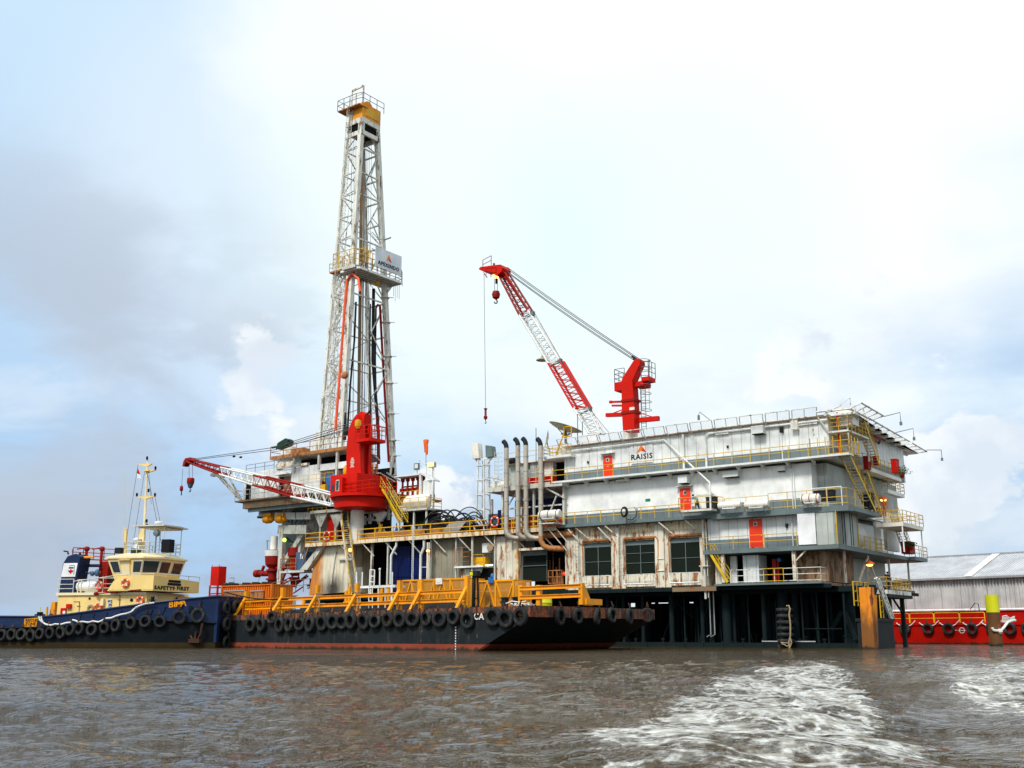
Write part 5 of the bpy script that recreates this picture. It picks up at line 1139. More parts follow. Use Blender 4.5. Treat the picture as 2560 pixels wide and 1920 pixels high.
# more steel right of the crane column, below the mast's right leg
for px, t_, b_ in ((925, 1275, 1310), (948, 1240, 1310), (912, 1290, 1312), (972, 1215, 1300)): col_(px, t_, b_, 4, .28)
for a_, b_, w_ in (((905, 1282), (960, 1278), .3), ((920, 1300), (955, 1300), .25), ((930, 1300), (950, 1250), .15), ((905, 1240), (985, 1230), .5), ((952, 1215), (1000, 1290), .18)): bm_(P3(*a_, 3.6), P3(*b_, 3.6), w_)
part(MB().box(A.P(905, 1300, 6)[0], A.P(975, 1300, 6)[0], 6, 6.3, Z2, Z2 + 5), 'back_wall', 'black', ss)
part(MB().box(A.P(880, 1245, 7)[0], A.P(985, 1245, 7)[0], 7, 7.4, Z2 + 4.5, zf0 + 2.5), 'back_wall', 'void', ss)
c = P3(945, 1300, 2.5); part(MB().prism([(c.x - .9, c.z + .8), (c.x + 1.2, c.z + .9), (c.x + 1.2, c.z + .5), (c.x + .6, c.z - .2), (c.x - .1, c.z - .2), (c.x - .2, c.z + .3)], 2.4, 2.7), 'plate', 'white', ss)
# broad yellow handled stair, two flights side by side
for k, (dy, lb) in enumerate(((1.3, 'front'), (2.6, 'rear'))):
    t0 = P3(958, 1214, dy); t1 = P3(1012 - k * 8, 1306, dy)
    stair('broad diagonal stair with many yellow handrails right of the red crane, %s flight' % lb, (t0.x, dy, t0.z), (t1.x, dy, t1.z), 1.0, (0, 1, 0), 'greysteel')
# leaning white stairs from the main deck down to the barge
t0 = P3(862, 1300, -.6); t1 = P3(905, 1500, -.9)
stair('long steep stair leaning against the deck edge in front of the stained wall', (t0.x, -.7, t0.z), (t1.x - 1, -1.0, max(t1.z, Z0 - 1.5)), .85, (.25, 1, 0), 'mast', 'rustwhite')
# loose gear along the main deck between the crane and the white tank
for i in range(16):
    px = random.uniform(905, 1010); q = P3(px, 1312, random.uniform(1.3, 4.5)); q.z = Z2 - .1; h = random.uniform(.5, 1.9); w_ = random.uniform(.3, 1.1); m_ = random.choice(('greysteel', 'whitesteel', 'rustorange', 'black', 'drumblue', 'deckrust', 'yellow'))
    mb = MB().lathe(q, [(w_ * .4, 0), (w_ * .45, h * .1), (w_ * .45, h * .8), (w_ * .25, h * .9), (w_ * .12, h * 1.25)], 10) if i % 3 == 0 else MB().box(q.x - w_ / 2, q.x + w_ / 2, q.y, q.y + w_, q.z, q.z + h).box(q.x - w_ / 2 - .04, q.x + w_ / 2 + .04, q.y - .04, q.y + w_, q.z + h * .45, q.z + h * .52).tube([(q.x, q.y - .1, q.z), (q.x, q.y - .1, q.z + h * 1.3)], .04, 5)
    part(mb, 'deck_machine', m_, ss)
mb = MB()
for i in range(30):
    a_ = P3(random.uniform(905, 990), random.uniform(1180, 1300), random.uniform(3, 6)); b_ = a_ + Vector((random.choice((0, random.uniform(-2.5, 2.5))), random.uniform(-.5, .5), random.choice((0, random.uniform(-2.5, 2.5))) + .2)); mb.beam(a_, b_, random.uniform(.06, .2))
part(mb, 'pipework', 'whitesteel', ss)
mb = MB()
for i in range(34):
    a_ = P3(random.uniform(700, 860), random.uniform(1265, 1330), random.uniform(3.5, 7)); b_ = a_ + Vector((random.choice((0, random.uniform(-2, 2))), 0, random.choice((0, random.uniform(-2.2, 1.5))) + .15)); mb.beam(a_, b_, random.uniform(.06, .22))
part(mb, 'pipework', 'greysteel', ss)
# stained wall with sloping end
z_t = A.P(820, 1366, 1)[1]; z_b = A.P(820, 1480, 1)[1]
pol = [A.P(772, 1488, 1), A.P(871, 1480, 1), A.P(871, 1362, 1), A.P(815, 1364, 1), A.P(784, 1410, 1)]
sw = thing('stained_wall', 'cream house wall with orange and black stains and a sloping left end', 'machinery house', A, (P3(820, 1480, 1).x, 1, Z0 - 1))
ms, ts, ps = mat_new('stained_paint'); MATS['stained_paint'] = ms; ob_ = ts.node('ShaderNodeTexCoord').outputs['Object']; sx_, sy_, sz_ = ts.xyz(ob_)
wob_ = ts.math('MULTIPLY', ts.math('SUBTRACT', ts.noise(ts.scale(ob_, (1, 1, .35)), 1.1, 6, .65), .5), 3.2)
run_ = ts.noise(ts.scale(ob_, (2.6, 2.6, .3)), 1., 6, .6)
bs_ = ts.mix(ts.ramp(run_, .45, .7), (.74, .68, .52), (.50, .38, .2))
og_ = ts.ramp(ts.math('ADD', sx_, wob_), -1.9, -.4, 1, 0); bs_ = ts.mix(og_, bs_, ts.mix(ts.ramp(run_, .4, .6), (.62, .20, .01), (.42, .17, .04)))
sd_ = ts.vmath('LENGTH', ts.vmath('MULTIPLY', ts.vmath('SUBTRACT', ob_, (.9, 0, 1.5)), (.5, 0, .6))); bs_ = ts.mix(ts.ramp(ts.math('ADD', sd_, ts.math('MULTIPLY', wob_, .35)), .2, 1.5, .95, 0), bs_, (.012, .01, .01))
sd2 = ts.vmath('LENGTH', ts.vmath('MULTIPLY', ts.vmath('SUBTRACT', ob_, (-1.6, 0, 6.6)), (.8, 0, .6))); bs_ = ts.mix(ts.ramp(ts.math('ADD', sd2, ts.math('MULTIPLY', wob_, .3)), .0, 1.1, .9, 0), bs_, (.012, .01, .01))
fr_s = ts.math('LESS_THAN', ts.math('FRACT', ts.math('DIVIDE', sx_, 1.25)), .03); bs_ = ts.mix(ts.math('MULTIPLY', fr_s, .6), bs_, (.2, .15, .09))
ts.set(ps.inputs['Base Color'], bs_); ps.inputs['Roughness'].default_value = .65
part(MB().prism(pol, 1.0, 5), 'wall', 'stained_paint', sw)
pl = [A.P(803, 1364, .8), A.P(814, 1364, .8), A.P(772, 1425, .8), A.P(754, 1425, .8)]; part(MB().prism(pl, .5, 1.0), 'slope_panel', 'whitesteel', sw)
c = P3(830, 1400, .9); part(MB().beam((c.x, .9, c.z - 3), (c.x + .6, .9, c.z + 1), .16).box(c.x + 1.2, c.x + 3.6, .7, .95, c.z - .1, c.z + .1), 'bracket', 'whitesteel', sw)
lf_ = P3(871, 1400, .6); lo_ = thing('deck_lamp', 'lit orange lamp on the leaning stair in front of the stained wall', 'lamp', A, P3(875, 1375, -1.2))
part(MB().sphere(P3(875, 1375, -1.2), .2, 8), 'bulb', 'lamp_warm', lo_); part(MB().lathe(P3(875, 1375, -1.2), [(.12, .15), (.2, .2), (.05, .35)], 8), 'cap', 'greysteel', lo_)
# landing with blue cabinet left of it
c0 = P3(700, 1428, 1.2); c1 = P3(760, 1426, 1.2)
ld = thing('side_landing', 'small railed landing with a dark blue cabinet left of the stained wall', 'landing', A, (c0.x, 1.2, c0.z - .2))
part(MB().box(c0.x, c1.x, 1.2, 3, c0.z - .25, c0.z), 'deck_plate', 'whitesteel', ld)
part(MB().rail([(c0.x, 2.8, c0.z), (c0.x, 1.2, c0.z), (c1.x - 1.5, 1.2, c0.z)], 1.5, 1.2, .04, (1, .6, .3)), 'railing', 'rustorange', ld)
q = P3(752, 1405, 1.4); part(MB().box(q.x - .9, q.x + .9, 1.4, 2.4, c0.z, c0.z + 2.2), 'cabinet', 'bluebox', ld); part(MB().box(q.x - .1, q.x + .35, 1.36, 1.4, c0.z + 1.4, c0.z + 2), 'notice', 'plainwhite', ld)
part(MB().beam(P3(778, 1350, 1.1), P3(757, 1410, 1.1), .12).beam(P3(765, 1355, 1.3), P3(752, 1395, 1.3), .08), 'stair_stringer', 'rustorange', ld)
pg = thing('pipe_rack', 'dark rusty piping and rails low down behind the orange container', 'pipes', A, P3(720, 1480, 2))
mb = MB()
for k in range(26): a_ = P3(random.uniform(690, 778), random.uniform(1450, 1485), random.uniform(1.5, 4)); d_ = Vector((random.choice((random.uniform(.8, 3), 0)), 0, random.uniform(.0, 1.6))); mb.tube([a_, a_ + d_ + Vector((.01, 0, .1))], random.uniform(.05, .14), 6)
part(mb, 'pipe', 'darkred', pg)
part(MB().rail([P3(681, 1487, 1.2), P3(778, 1478, 1.2)], 1.5, 1.5, .04, (1, .55)), 'railing', 'deckrust', pg)
# ---------- red well stacks ----------
def stack_(px, y, rows, label, arm=None):
    x_ = A.P(px, 1420, y)[0]; t_ = thing('blowout_preventer', label, 'well stack', A, (x_, y, A.P(px, rows[-1][1], y)[1]), 'red well stacks')
    for nm, pb, w0, w1, pt, mt in rows2(rows):
        z0_, z1_ = A.P(px, pb, y)[1], A.P(px, pt, y)[1]; k_ = A.P(px + 10, 1420, y)[0] - A.P(px, 1420, y)[0]; sc_ = .5 / 10 * 8.0
        r0_, r1_ = w0 * .048 / 2, w1 * .048 / 2
        part(MB().lathe((x_, y, 0), [(r0_, z0_), (r1_, z1_)], 20), nm, mt, t_)
    if arm:
        for (p, q, rr_) in arm: part(MB().tube([P3(*p, y), P3(*q, y)], rr_, 12), 'side_outlet', 'darkred', t_)
    return t_
def rows2(rows): return [(n_, pb, w0, w1, pt, mt) for (n_, pb, w0, w1, pt, mt) in rows]
stack_(682, 3.0, [('riser', 1376, 19, 19, 1341, 'tank'), ('flange', 1378, 24, 24, 1375, 'darkred'), ('ring', 1391, 46, 50, 1377, 'white'), ('cone', 1412, 40, 44, 1391, 'darkred'), ('flange', 1418, 30, 38, 1412, 'darkred'), ('neck', 1424, 24, 24, 1418, 'darkred'), ('flange', 1428, 34, 34, 1424, 'darkred'), ('body', 1446, 22, 22, 1428, 'darkred'), ('flange', 1450, 34, 34, 1446, 'darkred'), ('body', 1466, 24, 24, 1450, 'darkred')],
       'tall red well stack with white collar, left of the landing', [((682, 1434), (645, 1434), .35), ((648, 1434), (639, 1434), .48), ((655, 1428), (660, 1415), .2), ((690, 1420), (715, 1420), .2)])
stack_(737, 4.0, [('cap', 1366, 12, 26, 1376 - 14, 'black'), ('body', 1390, 40, 40, 1370, 'darkred'), ('neck', 1398, 28, 30, 1390, 'darkred'), ('body', 1425, 24, 26, 1398, 'darkred'), ('cone', 1440, 16, 34, 1430, 'darkred'), ('flange', 1448, 28, 28, 1443, 'darkred'), ('body', 1462, 18, 22, 1448, 'darkred')],
       'shorter red well stack behind the landing with the blue cabinet', [((735, 1412), (712, 1412), .2), ((740, 1405), (765, 1400), .15)])
solo(MB().sphere(P3(711, 1350, 2.2), .25, 8), 'signal_lamp', 'lamp_lime', 'small lime green lamp on the frame above the tall red well stack', 'lamp', A)
solo(MB().tube([P3(668, 1352, 2.8), P3(668, 1375, 2.8)], .06, 5).tube([P3(666, 1352, 2.8), P3(674, 1352, 2.8)], .05, 5).tube([P3(676, 1390, 2.6), P3(641, 1462, 2.6)], .03, 4), 'guide_wire', 'greysteel', 'thin guide wires beside the tall red well stack', 'wire', A)

# ---------- the mast ----------
yM = 4.0
NB, NTp = P3(852, 1112, yM), P3(904, 318, yM); LB, LT = P3(797, 1112, yM), P3(870, 310, yM)
NB.z = LB.z = zu + .2
RBb = A.PX3(985, 1212, NB.x); RTt = A.PX3(942, 322, NTp.x); NTp.z = LT.z = RTt.z = 67.6
BB = Vector((LB.x, RBb.y, RBb.z)); BT = Vector((LT.x, RTt.y, 67.6))
mst = thing('drilling_mast', 'tall tapering white lattice drilling mast with a yellow crown on top', 'drilling mast', A, (LB.x, yM, LB.z))
part(MB().beam(NB, NTp, .62, .62), 'leg', 'mast', mst); part(MB().beam(LB, LT, .34, .34), 'leg', 'mast', mst)
part(MB().beam(RBb, RTt, .62, .62), 'leg', 'mast', mst); part(MB().beam(BB, BT, .40, .40), 'leg', 'mast', mst)
lerpz = lambda p, q, z: p.lerp(q, (z - p.z) / (q.z - p.z))
lv = [27.5, 31.0, 35.2, 39.6, 44.0, 47.8, 51.5, 54.6, 57.6, 60.6, 64.0, 66.4]
ih = 0
for k, z in enumerate(lv):                                      # girts and bracing, one part per bay
    a, b, c, e_ = (lerpz(LB, LT, z), lerpz(NB, NTp, z), lerpz(RBb, RTt, z), lerpz(BB, BT, z))
    mb = MB().beam(a, b, .15).beam(e_, c, .18).beam(a, e_, .14)
    if k % 2 == 0 or z > 55: mb.beam(b, c, .17)
    if k:
        z0_ = lv[k - 1]; a0, b0, c0, e0 = (lerpz(LB, LT, z0_), lerpz(NB, NTp, z0_), lerpz(RBb, RTt, z0_), lerpz(BB, BT, z0_))
        mid = (c + e_) / 2
        mb.beam(c0 if k % 2 else e0, e_ if k % 2 else c, .14)
        mb.beam(a0 if k % 2 else b0, b if k % 2 else a, .11)
        m2 = (b0 + c0) / 2
        if k % 2: mb.beam(c0, c.lerp(b, .42), .12)
        else: mb.beam(c0.lerp(b0, .42), c, .12)
        mb.beam(a0 if k % 2 else e0, e_ if k % 2 else a, .11)
        if z < 48: mb.beam(b0 if k % 2 else a0, a if k % 2 else b, .11)
    part(mb, 'bracing', 'mast', mst)
# ladder with safety cage, small frames and cable trays on the left face
mb = MB(); la, lb_ = LB.lerp(NB, .45) + Vector((0, -.35, 0)), LT.lerp(NTp, .35) + Vector((0, -.35, 2))
mb.ladder(la, lb_, .5, step=.33, r=.035)
n_ = 44
for i in range(4, n_):
    q = la.lerp(lb_, i / n_); mb.tube([q + Vector((.38 * math.cos(t_ * .45), -.72 * math.sin(t_ * .45), 0)) for t_ in range(8)], .028, 4)
for t_ in (.15, .32, .5, .68, .85): an = math.pi * t_; o_ = Vector((.38 * math.cos(an), -.72 * math.sin(an), 0)); mb.tube([la.lerp(lb_, .1) + o_, lb_ + o_], .022, 4)
part(mb, 'caged_ladder', 'mast', mst)
mb = MB()
for i in range(105):
    u = random.random() ** 1.1 * .62; z = LB.z + u * 40; a = lerpz(LB, LT, z); b = lerpz(NB, NTp, z); f1, f2 = random.uniform(0, .8), random.uniform(.1, 1)
    q = a.lerp(b, f1); mb.beam(q + Vector((0, -.1, 0)), lerpz(LB, LT, z + random.uniform(.5, 2.4)).lerp(lerpz(NB, NTp, z + 2), f2), random.uniform(.05, .12))
for i in range(7): f = .1 + .13 * i; mb.tube([LB.lerp(NB, f) + Vector((0, .1, 0)), LT.lerp(NTp, f) + Vector((0, .1, -12 * (i % 3)))], .05, 4)
part(mb, 'cable_tray', 'mast', mst)
# standpipes, hoses, guide track
mb = MB().tube([lerpz(NB, NTp, 26) + Vector((-.65, -.5, 0)), lerpz(NB, NTp, 45.6) + Vector((-.35, -.5, 0)), lerpz(NB, NTp, 46.2) + Vector((.6, -.5, 0)), lerpz(NB, NTp, 45.4) + Vector((1.6, -.4, 0)), lerpz(NB, NTp, 43.6) + Vector((2.0, -.3, 0))], .17, 8)
part(mb, 'standpipe', 'lifeorange', mst)
mb = MB().tube([A.PX3(972, 1155, NB.x + .4), A.PX3(957, 900, NB.x + .4), A.PX3(950, 765, NTp.x + .2), A.PX3(945, 762, NTp.x + .2), A.PX3(940, 768, NTp.x + .2)], .16, 8); part(mb, 'standpipe', 'darkred', mst)
g_y = 8.2; gx = (NB.x + NTp.x) / 2
def mid_line(pts, r, m_, nm, n=6): part(MB().tube([A.PX3(px, py, NTp.x - 1.5) for px, py in pts], r, n), nm, m_, mst)
mid_line([(905, 352), (896, 1100)], .30, 'deckrust', 'guide_track', 4); mid_line([(911, 352), (904, 1100)], .16, 'whitesteel', 'guide_track', 4)
mid_line([(934, 722), (932, 900), (946, 1080), (946, 1160)], .22, 'rubber', 'hose'); mid_line([(940, 770), (938, 900), (941, 1040), (949, 1150)], .12, 'rubber', 'hose')
mid_line([(926, 760), (924, 900), (927, 1120)], .10, 'rubber', 'hose'); mid_line([(890, 755), (886, 850), (876, 960), (868, 1090)], .13, 'rubber', 'hose')
mid_line([(862, 940), (858, 1100)], .3, 'rubber', 'hose'); mid_line([(868, 900), (864, 1100)], .10, 'rubber', 'hose')
mb = MB()
for px0, px1 in ((913, 912), (917, 915), (921, 908), (925, 909), (885, 884), (890, 881), (929, 921), (880, 876)): mb.tube([A.PX3(px0, 340, NTp.x - 1.2), A.PX3(px1, 1090, NTp.x - 1.2)], .032, 4)
part(mb, 'drilling_line', 'cable', mst)
for py, s_ in ((938, 1), (708, .8)): c = A.PX3(862 if py > 900 else 942, py, NTp.x); part(MB().sphere(c, .55 * s_, 6, (1, .6, .9)), 'sheave', 'rustorange' if py > 900 else 'yellow', mst)
mb = MB()
for z in (44.8, 41.5, 37, 33.5, 29.5, 26, 24): q = lerpz(RBb, RTt, z); mb.lathe(q, [(.45, -.08), (.6, -.08), (.6, .08), (.45, .08)], 10); mb.tube([q, q + Vector((1.0, .6, 0))], .05, 4)
part(mb, 'flange', 'mast', mst)
mb = MB()
for py in (545, 580, 620): q = A.PX3(930, py, NTp.x); mb.tube([q, q + Vector((.6, .5, -.9)), q + Vector((.9, .7, -1.5))], .05, 4)
part(mb, 'cable', 'greysteel', mst)
# crown
cz = 67.6
cr = thing('crown_block', 'orange yellow crown box with pulleys on top of the drilling mast', 'crown', A, (NTp.x - 1, yM, cz))
x0_, x1_ = LT.x - .1, NTp.x + .35; y0_, y1_ = yM - .3, RTt.y + .3
part(MB().box(x0_, x1_, y0_, y1_, cz - .2, cz + .5).box(x0_, x1_, y0_, y0_ + .3, cz - 1.9, cz - 1.3).box(x1_ - .3, x1_, y0_, y1_, cz - 1.9, cz - 1.3).box(x0_, x1_, y1_ - .3, y1_, cz - 1.9, cz - 1.3), 'head_frame', 'mast', cr)
part(MB().box(x0_ + .2, x1_ - .2, y0_ + .2, y1_ - .2, cz - 1.2, cz - .3), 'water_table', 'void', cr)
part(MB().box(x0_ + 1.3, x1_, y0_, y1_, cz + .5, cz + 2.6).box(x0_ + .1, x0_ + 1.3, y0_ + .5, y1_ - .4, cz + .5, cz + 1.8), 'box', 'orangeyellow', cr)
part(MB().box(x1_, x1_ + .06, y0_ + .6, y1_ - .4, cz + .9, cz + 2.2), 'recess', 'yellow', cr)
for k in range(4): part(MB().lathe((x1_ - 1.6 + k * .3, (y0_ + y1_) / 2, cz + 2.7), [(.6, -.07), (.85, -.07), (.7, 0), (.85, .07), (.6, .07)], 18, 'x'), 'pulley', 'orangeyellow', cr)
zc_ = A.P(868, 272, yM - .5)[1]; xo = P3(852, 280, yM - .5).x
part(MB().box(xo, x1_ + .1, y0_ - .8, y0_ + 1.0, cz + 1.95, cz + 2.1), 'platform', 'rustorange', cr)
part(MB().rail([(xo, y0_ + 1.6, cz + 2.1), (xo, y0_ - .8, cz + 2.1), (x0_ + 2.6, y0_ - .8, cz + 2.1), (x1_ + .3, y0_ - .3, cz + 2.3), (x1_ + .3, y1_ + .3, cz + 2.3)], 1.5, 1.3, .045, (1, .5)), 'railing', 'greysteel', cr)
g0, g1 = P3(884, 250, yM + .3), P3(904, 250, yM + .3); tz_ = A.P(895, 222, yM)[1]
part(MB().beam((g0.x, yM, cz + 1), (g0.x, yM, tz_), .16).beam((g1.x, yM + .6, cz + 1), (g1.x, yM + .6, tz_ + .6), .18).beam((g0.x, yM, tz_), (g1.x, yM + .6, tz_ + .6), .22).beam((g0.x, yM, tz_ - 1), (g1.x, yM + .6, tz_ - .5), .1).ladder((g0.x + .1, yM - .3, cz - 5), (g0.x + .1, yM - .3, tz_ - 1), .55, step=.35), 'gin_pole', 'mast', cr)
# monkey board
zm = A.P(905, 657, yM)[1]
mk = thing('racking_board', 'railed racking platform half way up the mast with a pale name board', 'platform', A, (NB.x, yM, zm))
bxL, bxR = A.P(833, 652, yM - 1.0)[0], A.P(886, 655, yM - 1.0)[0]
part(MB().box(bxL, bxR, yM - 1.0, yM + .4, zm - .55, zm - .3).box(bxL + 2, bxR + .4, yM - 1.3, yM - .3, zm - .9, zm - .55), 'deck_plate', 'whitesteel', mk)
part(MB().rail([(bxL, yM + 1.5, zm - .3), (bxL, yM - 1, zm - .3), (bxR, yM - 1, zm - .3), (bxR + .6, yM - .2, zm - .3), (bxR + 2.2, yM - .6, zm - .2)], 2.1, .95, .045, (1, .66, .33)), 'railing', 'railyellow', mk)
xs_ = NTp.x + 1.2; ya_, yb_ = A.PX(898, 660, xs_)[0], A.PX(1004, 690, xs_)[0]
part(MB().box(xs_ - 3.2, xs_, ya_, yb_ - .2, zm - .95, zm - .8), 'deck_plate', 'greypanel', mk)
mb = MB()
for k in range(13): y_ = ya_ + .3 + (yb_ - ya_ - .6) * k / 12; mb.beam((xs_ - 3.1, y_, zm - 1.05), (xs_ - .1, y_, zm - 1.05), .13)
part(mb, 'finger', 'white', mk)
part(MB().beam((xs_, ya_, zm - .9), (xs_, yb_, zm - .9), .28).beam((xs_ - 3.2, ya_, zm - .9), (xs_ - 3.2, yb_, zm - .9), .28).beam((xs_, yb_, zm - .9), (xs_ - 3.2, yb_, zm - .9), .28).beam((xs_, ya_, zm - .9), (xs_ - 3.2, ya_, zm - .9), .28), 'edge_beam', 'white', mk)
part(MB().rail([(xs_, ya_, zm - .8), (xs_, yb_, zm - .8), (xs_ - 3.2, yb_, zm - .8)], 1.7, 1.1, .045, (1, .5, .25)), 'railing', 'deckrust', mk)
part(MB().rail([(xs_ - .05, ya_, zm - .5), (xs_ - .05, ya_ + 3.3, zm - .5)], 2.2, .8, .05, (1, .66, .33)), 'railing', 'yellow', mk)
yb0 = A.PX(938, 640, xs_ + .1)[0]; yb1 = A.PX(1003, 665, xs_ + .1)[0]; zs0, zs1 = zm + .1, zm + 2.75
bd = part(MB().box(xs_ + .08, xs_ + .16, yb0, yb1, zs0, zs1), 'name_board', 'sign', mk)
ymid = (yb0 + yb1) / 2; zl = zs0 + 1.65; s_ = .85
part(MB().prismx([(ymid + u * s_, zl + v * s_) for u, v in [(-.62, -.55), (-.0, .65), (.22, .12), (-.02, -.22)]], xs_ + .17, xs_ + .2), 'emblem', 'logo_orange', bd)
part(MB().prismx([(ymid + u * s_, zl + v * s_) for u, v in [(.22, .12), (.62, -.55), (.08, -.32), (-.02, -.22)]], xs_ + .17, xs_ + .2), 'emblem', 'logo_red', bd)
text('APEXINDO', bd, (xs_ + .19, ymid, zs0 + .6), .72, 'ink', rz=90., wide=1.05)
mb = MB()
for pa, pb in (((902, 655), (872, 718)), ((990, 700), (968, 730))): mb.beam(A.P3(*pa, yM - .2) if pa[0] < 950 else A.PX3(*pa, xs_ - 1.5), A.P3(*pb, yM - .1) if pb[0] < 950 else A.PX3(*pb, NTp.x), .22)
part(mb, 'brace', 'whitesteel', mk)
part(MB().tube([A.PX3(984 + 4 * 0, 697, xs_), A.PX3(984, 740, xs_)], .035, 4).tube([A.PX3(988, 697, xs_), A.PX3(988, 753, xs_)], .035, 4).tube([A.PX3(993, 697, xs_), A.PX3(993, 745, xs_)], .035, 4).tube([A.PX3(998, 697, xs_), A.PX3(998, 748, xs_)], .035, 4).tube([A.PX3(1006, 680, xs_), A.PX3(1006, 716, xs_)], .035, 4), 'hanging_wire', 'greysteel', mk)
part(MB().tube([A.PX3(960, 600, xs_ - 1), A.PX3(977, 594, xs_ - 1)], .1, 5).tube([A.PX3(957, 598, xs_ - 1), A.PX3(940, 600, xs_ - 1), A.PX3(922, 575, xs_ - 1)], .03, 4), 'swing_arm', 'greysteel', mk)
z2 = A.P(826, 688, yM)[1]; x2 = P3(823, 690, yM - 1).x
part(MB().box(x2, x2 + 2.0, yM - 1, yM + .8, z2 - .2, z2), 'lower_basket', 'rustorange', mk); part(MB().rail([(x2, yM + .8, z2), (x2, yM - 1, z2), (x2 + 2, yM - 1, z2)], 1.1, 1, .04, (1, .5)), 'railing', 'mast', mk)
# ---------- cranes ----------
def chord_boom(t_, pts_top, pts_bot, segs, w_, names, yfun, bays, rc=.11, rd=.05):
    """pts: along the boom from foot to tip; segs = colour per stretch; two chords up, two down"""
    for k in range(len(segs)):
        mb = MB(); (T0, T1), (B0, B1) = (pts_top[k], pts_top[k + 1]), (pts_bot[k], pts_bot[k + 1])
        for s_ in (-1, 1):
            o0 = yfun * (s_ * w_[k] / 2); o1 = yfun * (s_ * w_[k + 1] / 2)
            mb.tube([T0 + o0, T1 + o1], rc, 6).tube([B0 + o0, B1 + o1], rc, 6)
        n = bays[k]
        def at(C0, C1, s_, u): return C0.lerp(C1, u) + yfun * (s_ * (w_[k] + (w_[k + 1] - w_[k]) * u) / 2)
        for i in range(n):
            u0, u1 = i / n, (i + 1) / n
            for s_ in (-1, 1):
                mb.tube([at(T0, T1, s_, u0), at(B0, B1, s_, (u0 + u1) / 2)], rd, 4).tube([at(B0, B1, s_, (u0 + u1) / 2), at(T0, T1, s_, u1)], rd, 4)
            mb.tube([at(T0, T1, -1, u0), at(T0, T1, 1, u1)], rd, 4).tube([at(B0, B1, 1, u0), at(B0, B1, -1, u1)], rd, 4).tube([at(B0, B1, -1, u1), at(B0, B1, 1, u1)], rd, 4)
        part(mb, 'boom_section', segs[k], t_)
        part(MB().beam(T0 - yfun * (w_[k] / 2), T0 + yfun * (w_[k] / 2), rd * 2.2).beam(B0 - yfun * (w_[k] / 2), B0 + yfun * (w_[k] / 2), rd * 2.2).beam(T0 - yfun * (w_[k] / 2), B0 - yfun * (w_[k] / 2), rd * 2).beam(T0 + yfun * (w_[k] / 2), B0 + yfun * (w_[k] / 2), rd * 2), 'boom_joint', segs[k], t_)
def hook(t0, p_top, p_bot, r, label, par_kind='red'):
    h_ = thing('crane_hook', label, 'crane hook', A, tuple(p_bot))
    return h_
# left crane: red pedestal crane standing at the deck edge
cx0 = A.P(893, 1300, .8)[0]; yc0 = .8
kr = thing('deck_crane', 'squat red pedestal crane on a white column with its boom lowered to the left', 'crane', A, (cx0, yc0, Z2))
zA = A.P(893, 1270, yc0)[1]; sx = lambda px, py=1240, y=-.2: A.P(px, py, y)[0]
part(MB().lathe((cx0, yc0, Z2), [(.78, -.6), (.78, zA - Z2)], 24), 'column', 'tank', kr)
zr0, zr1 = zA - .15, A.P(893, 1243, yc0)[1]
rl, rr2 = sx(835), sx(961)
mid_ = (rl + rr2) / 2; ry = (rr2 - rl) / 2 * .9
part(MB().lathe((cx0 + .3, yc0 + .2, 0), [(1.3, zr0 - .15), (ry * .84, zr0 + .02), (ry * .86, zr1 - .25), (ry, zr1 - .2), (ry, zr1 + .12)], 28), 'slew_ring', 'cranered', kr)
zh = A.P(870, 1193, yc0)[1]; xh0, xh1 = sx(842), sx(908)
part(MB().prismz([(xh0, -1.3), (xh1, -1.3), (xh1 + .4, 3.2), (xh0, 3.2)], zr1 + .1, zh), 'machinery_house', 'cranered', kr)
cbx0, cbx1 = A.P(828, 1230, -1.7)[0], A.P(858, 1230, -1.7)[0]; zc0, zc1 = A.P(840, 1250, -1.7)[1], A.P(840, 1196, -1.7)[1]
cabp = part(MB().prism([(cbx0, zc0), (cbx1, zc0), (cbx1, zc1), (cbx0 + .7, zc1), (cbx0, zc1 - .9)], -1.9, -.2), 'cab', 'cranered', kr)
part(MB().box(cbx0 + .95, cbx0 + 1.5, -1.93, -1.9, zc0 + 1.0, zc0 + 2.3), 'window', 'mast', cabp); part(MB().box(cbx0 + 1.02, cbx0 + 1.43, -1.95, -1.93, zc0 + 1.08, zc0 + 2.2), 'pane', 'glass', cabp)
part(MB().box(cbx0 + .2, cbx0 + .7, -1.93, -1.9, zc0 + 1.0, zc0 + 1.8).box(cbx0 - .02, cbx0, -1.6, -.5, zc0 + .9, zc0 + 1.8), 'window', 'glass', cabp)
part(MB().rail([(xh0 + .3, -1.5, zr1 + .15), (sx(959), -1.5, zr1 + .15), (sx(959), 2, zr1 + .15)], 1.3, 1.0, .045, (1, .6, .3)), 'railing', 'cranered', kr)
mxl, mxr = sx(876, 1150, 0) + .1, sx(899, 1150, 0); zmt = A.P(893, 1050, .4)[1]
pm = [(mxl, zh - .5), (mxr + 1.0, zh - .5), (mxr + .75, zh + 2), (mxr + .8, zmt - 1.0), (mxr - .1, zmt + .4), (mxl + .7, zmt - .2), (mxl + .15, zmt - 1.2), (mxl - .1, zmt - 3)]
part(MB().prism(pm, -.7, -.1), 'mast_plate', 'cranered', kr); part(MB().prism(pm, .7, 1.2), 'mast_plate', 'cranered', kr); part(MB().prism([(mxl + .25, zh), (mxr + .4, zh), (mxr + .4, zmt - 1.8), (mxl + .3, zmt - 1.8)], -.1, .7), 'mast_web', 'cranered', kr)
ht = P3(907, 1040, .3); part(MB().prism([(ht.x - 1.1, ht.z - 1.6), (ht.x + .5, ht.z - 1.2), (ht.x + .7, ht.z + .1), (ht.x + .1, ht.z + .5), (ht.x - .5, ht.z + .2)], -.1, 1.0), 'mast_head', 'cranered', kr)
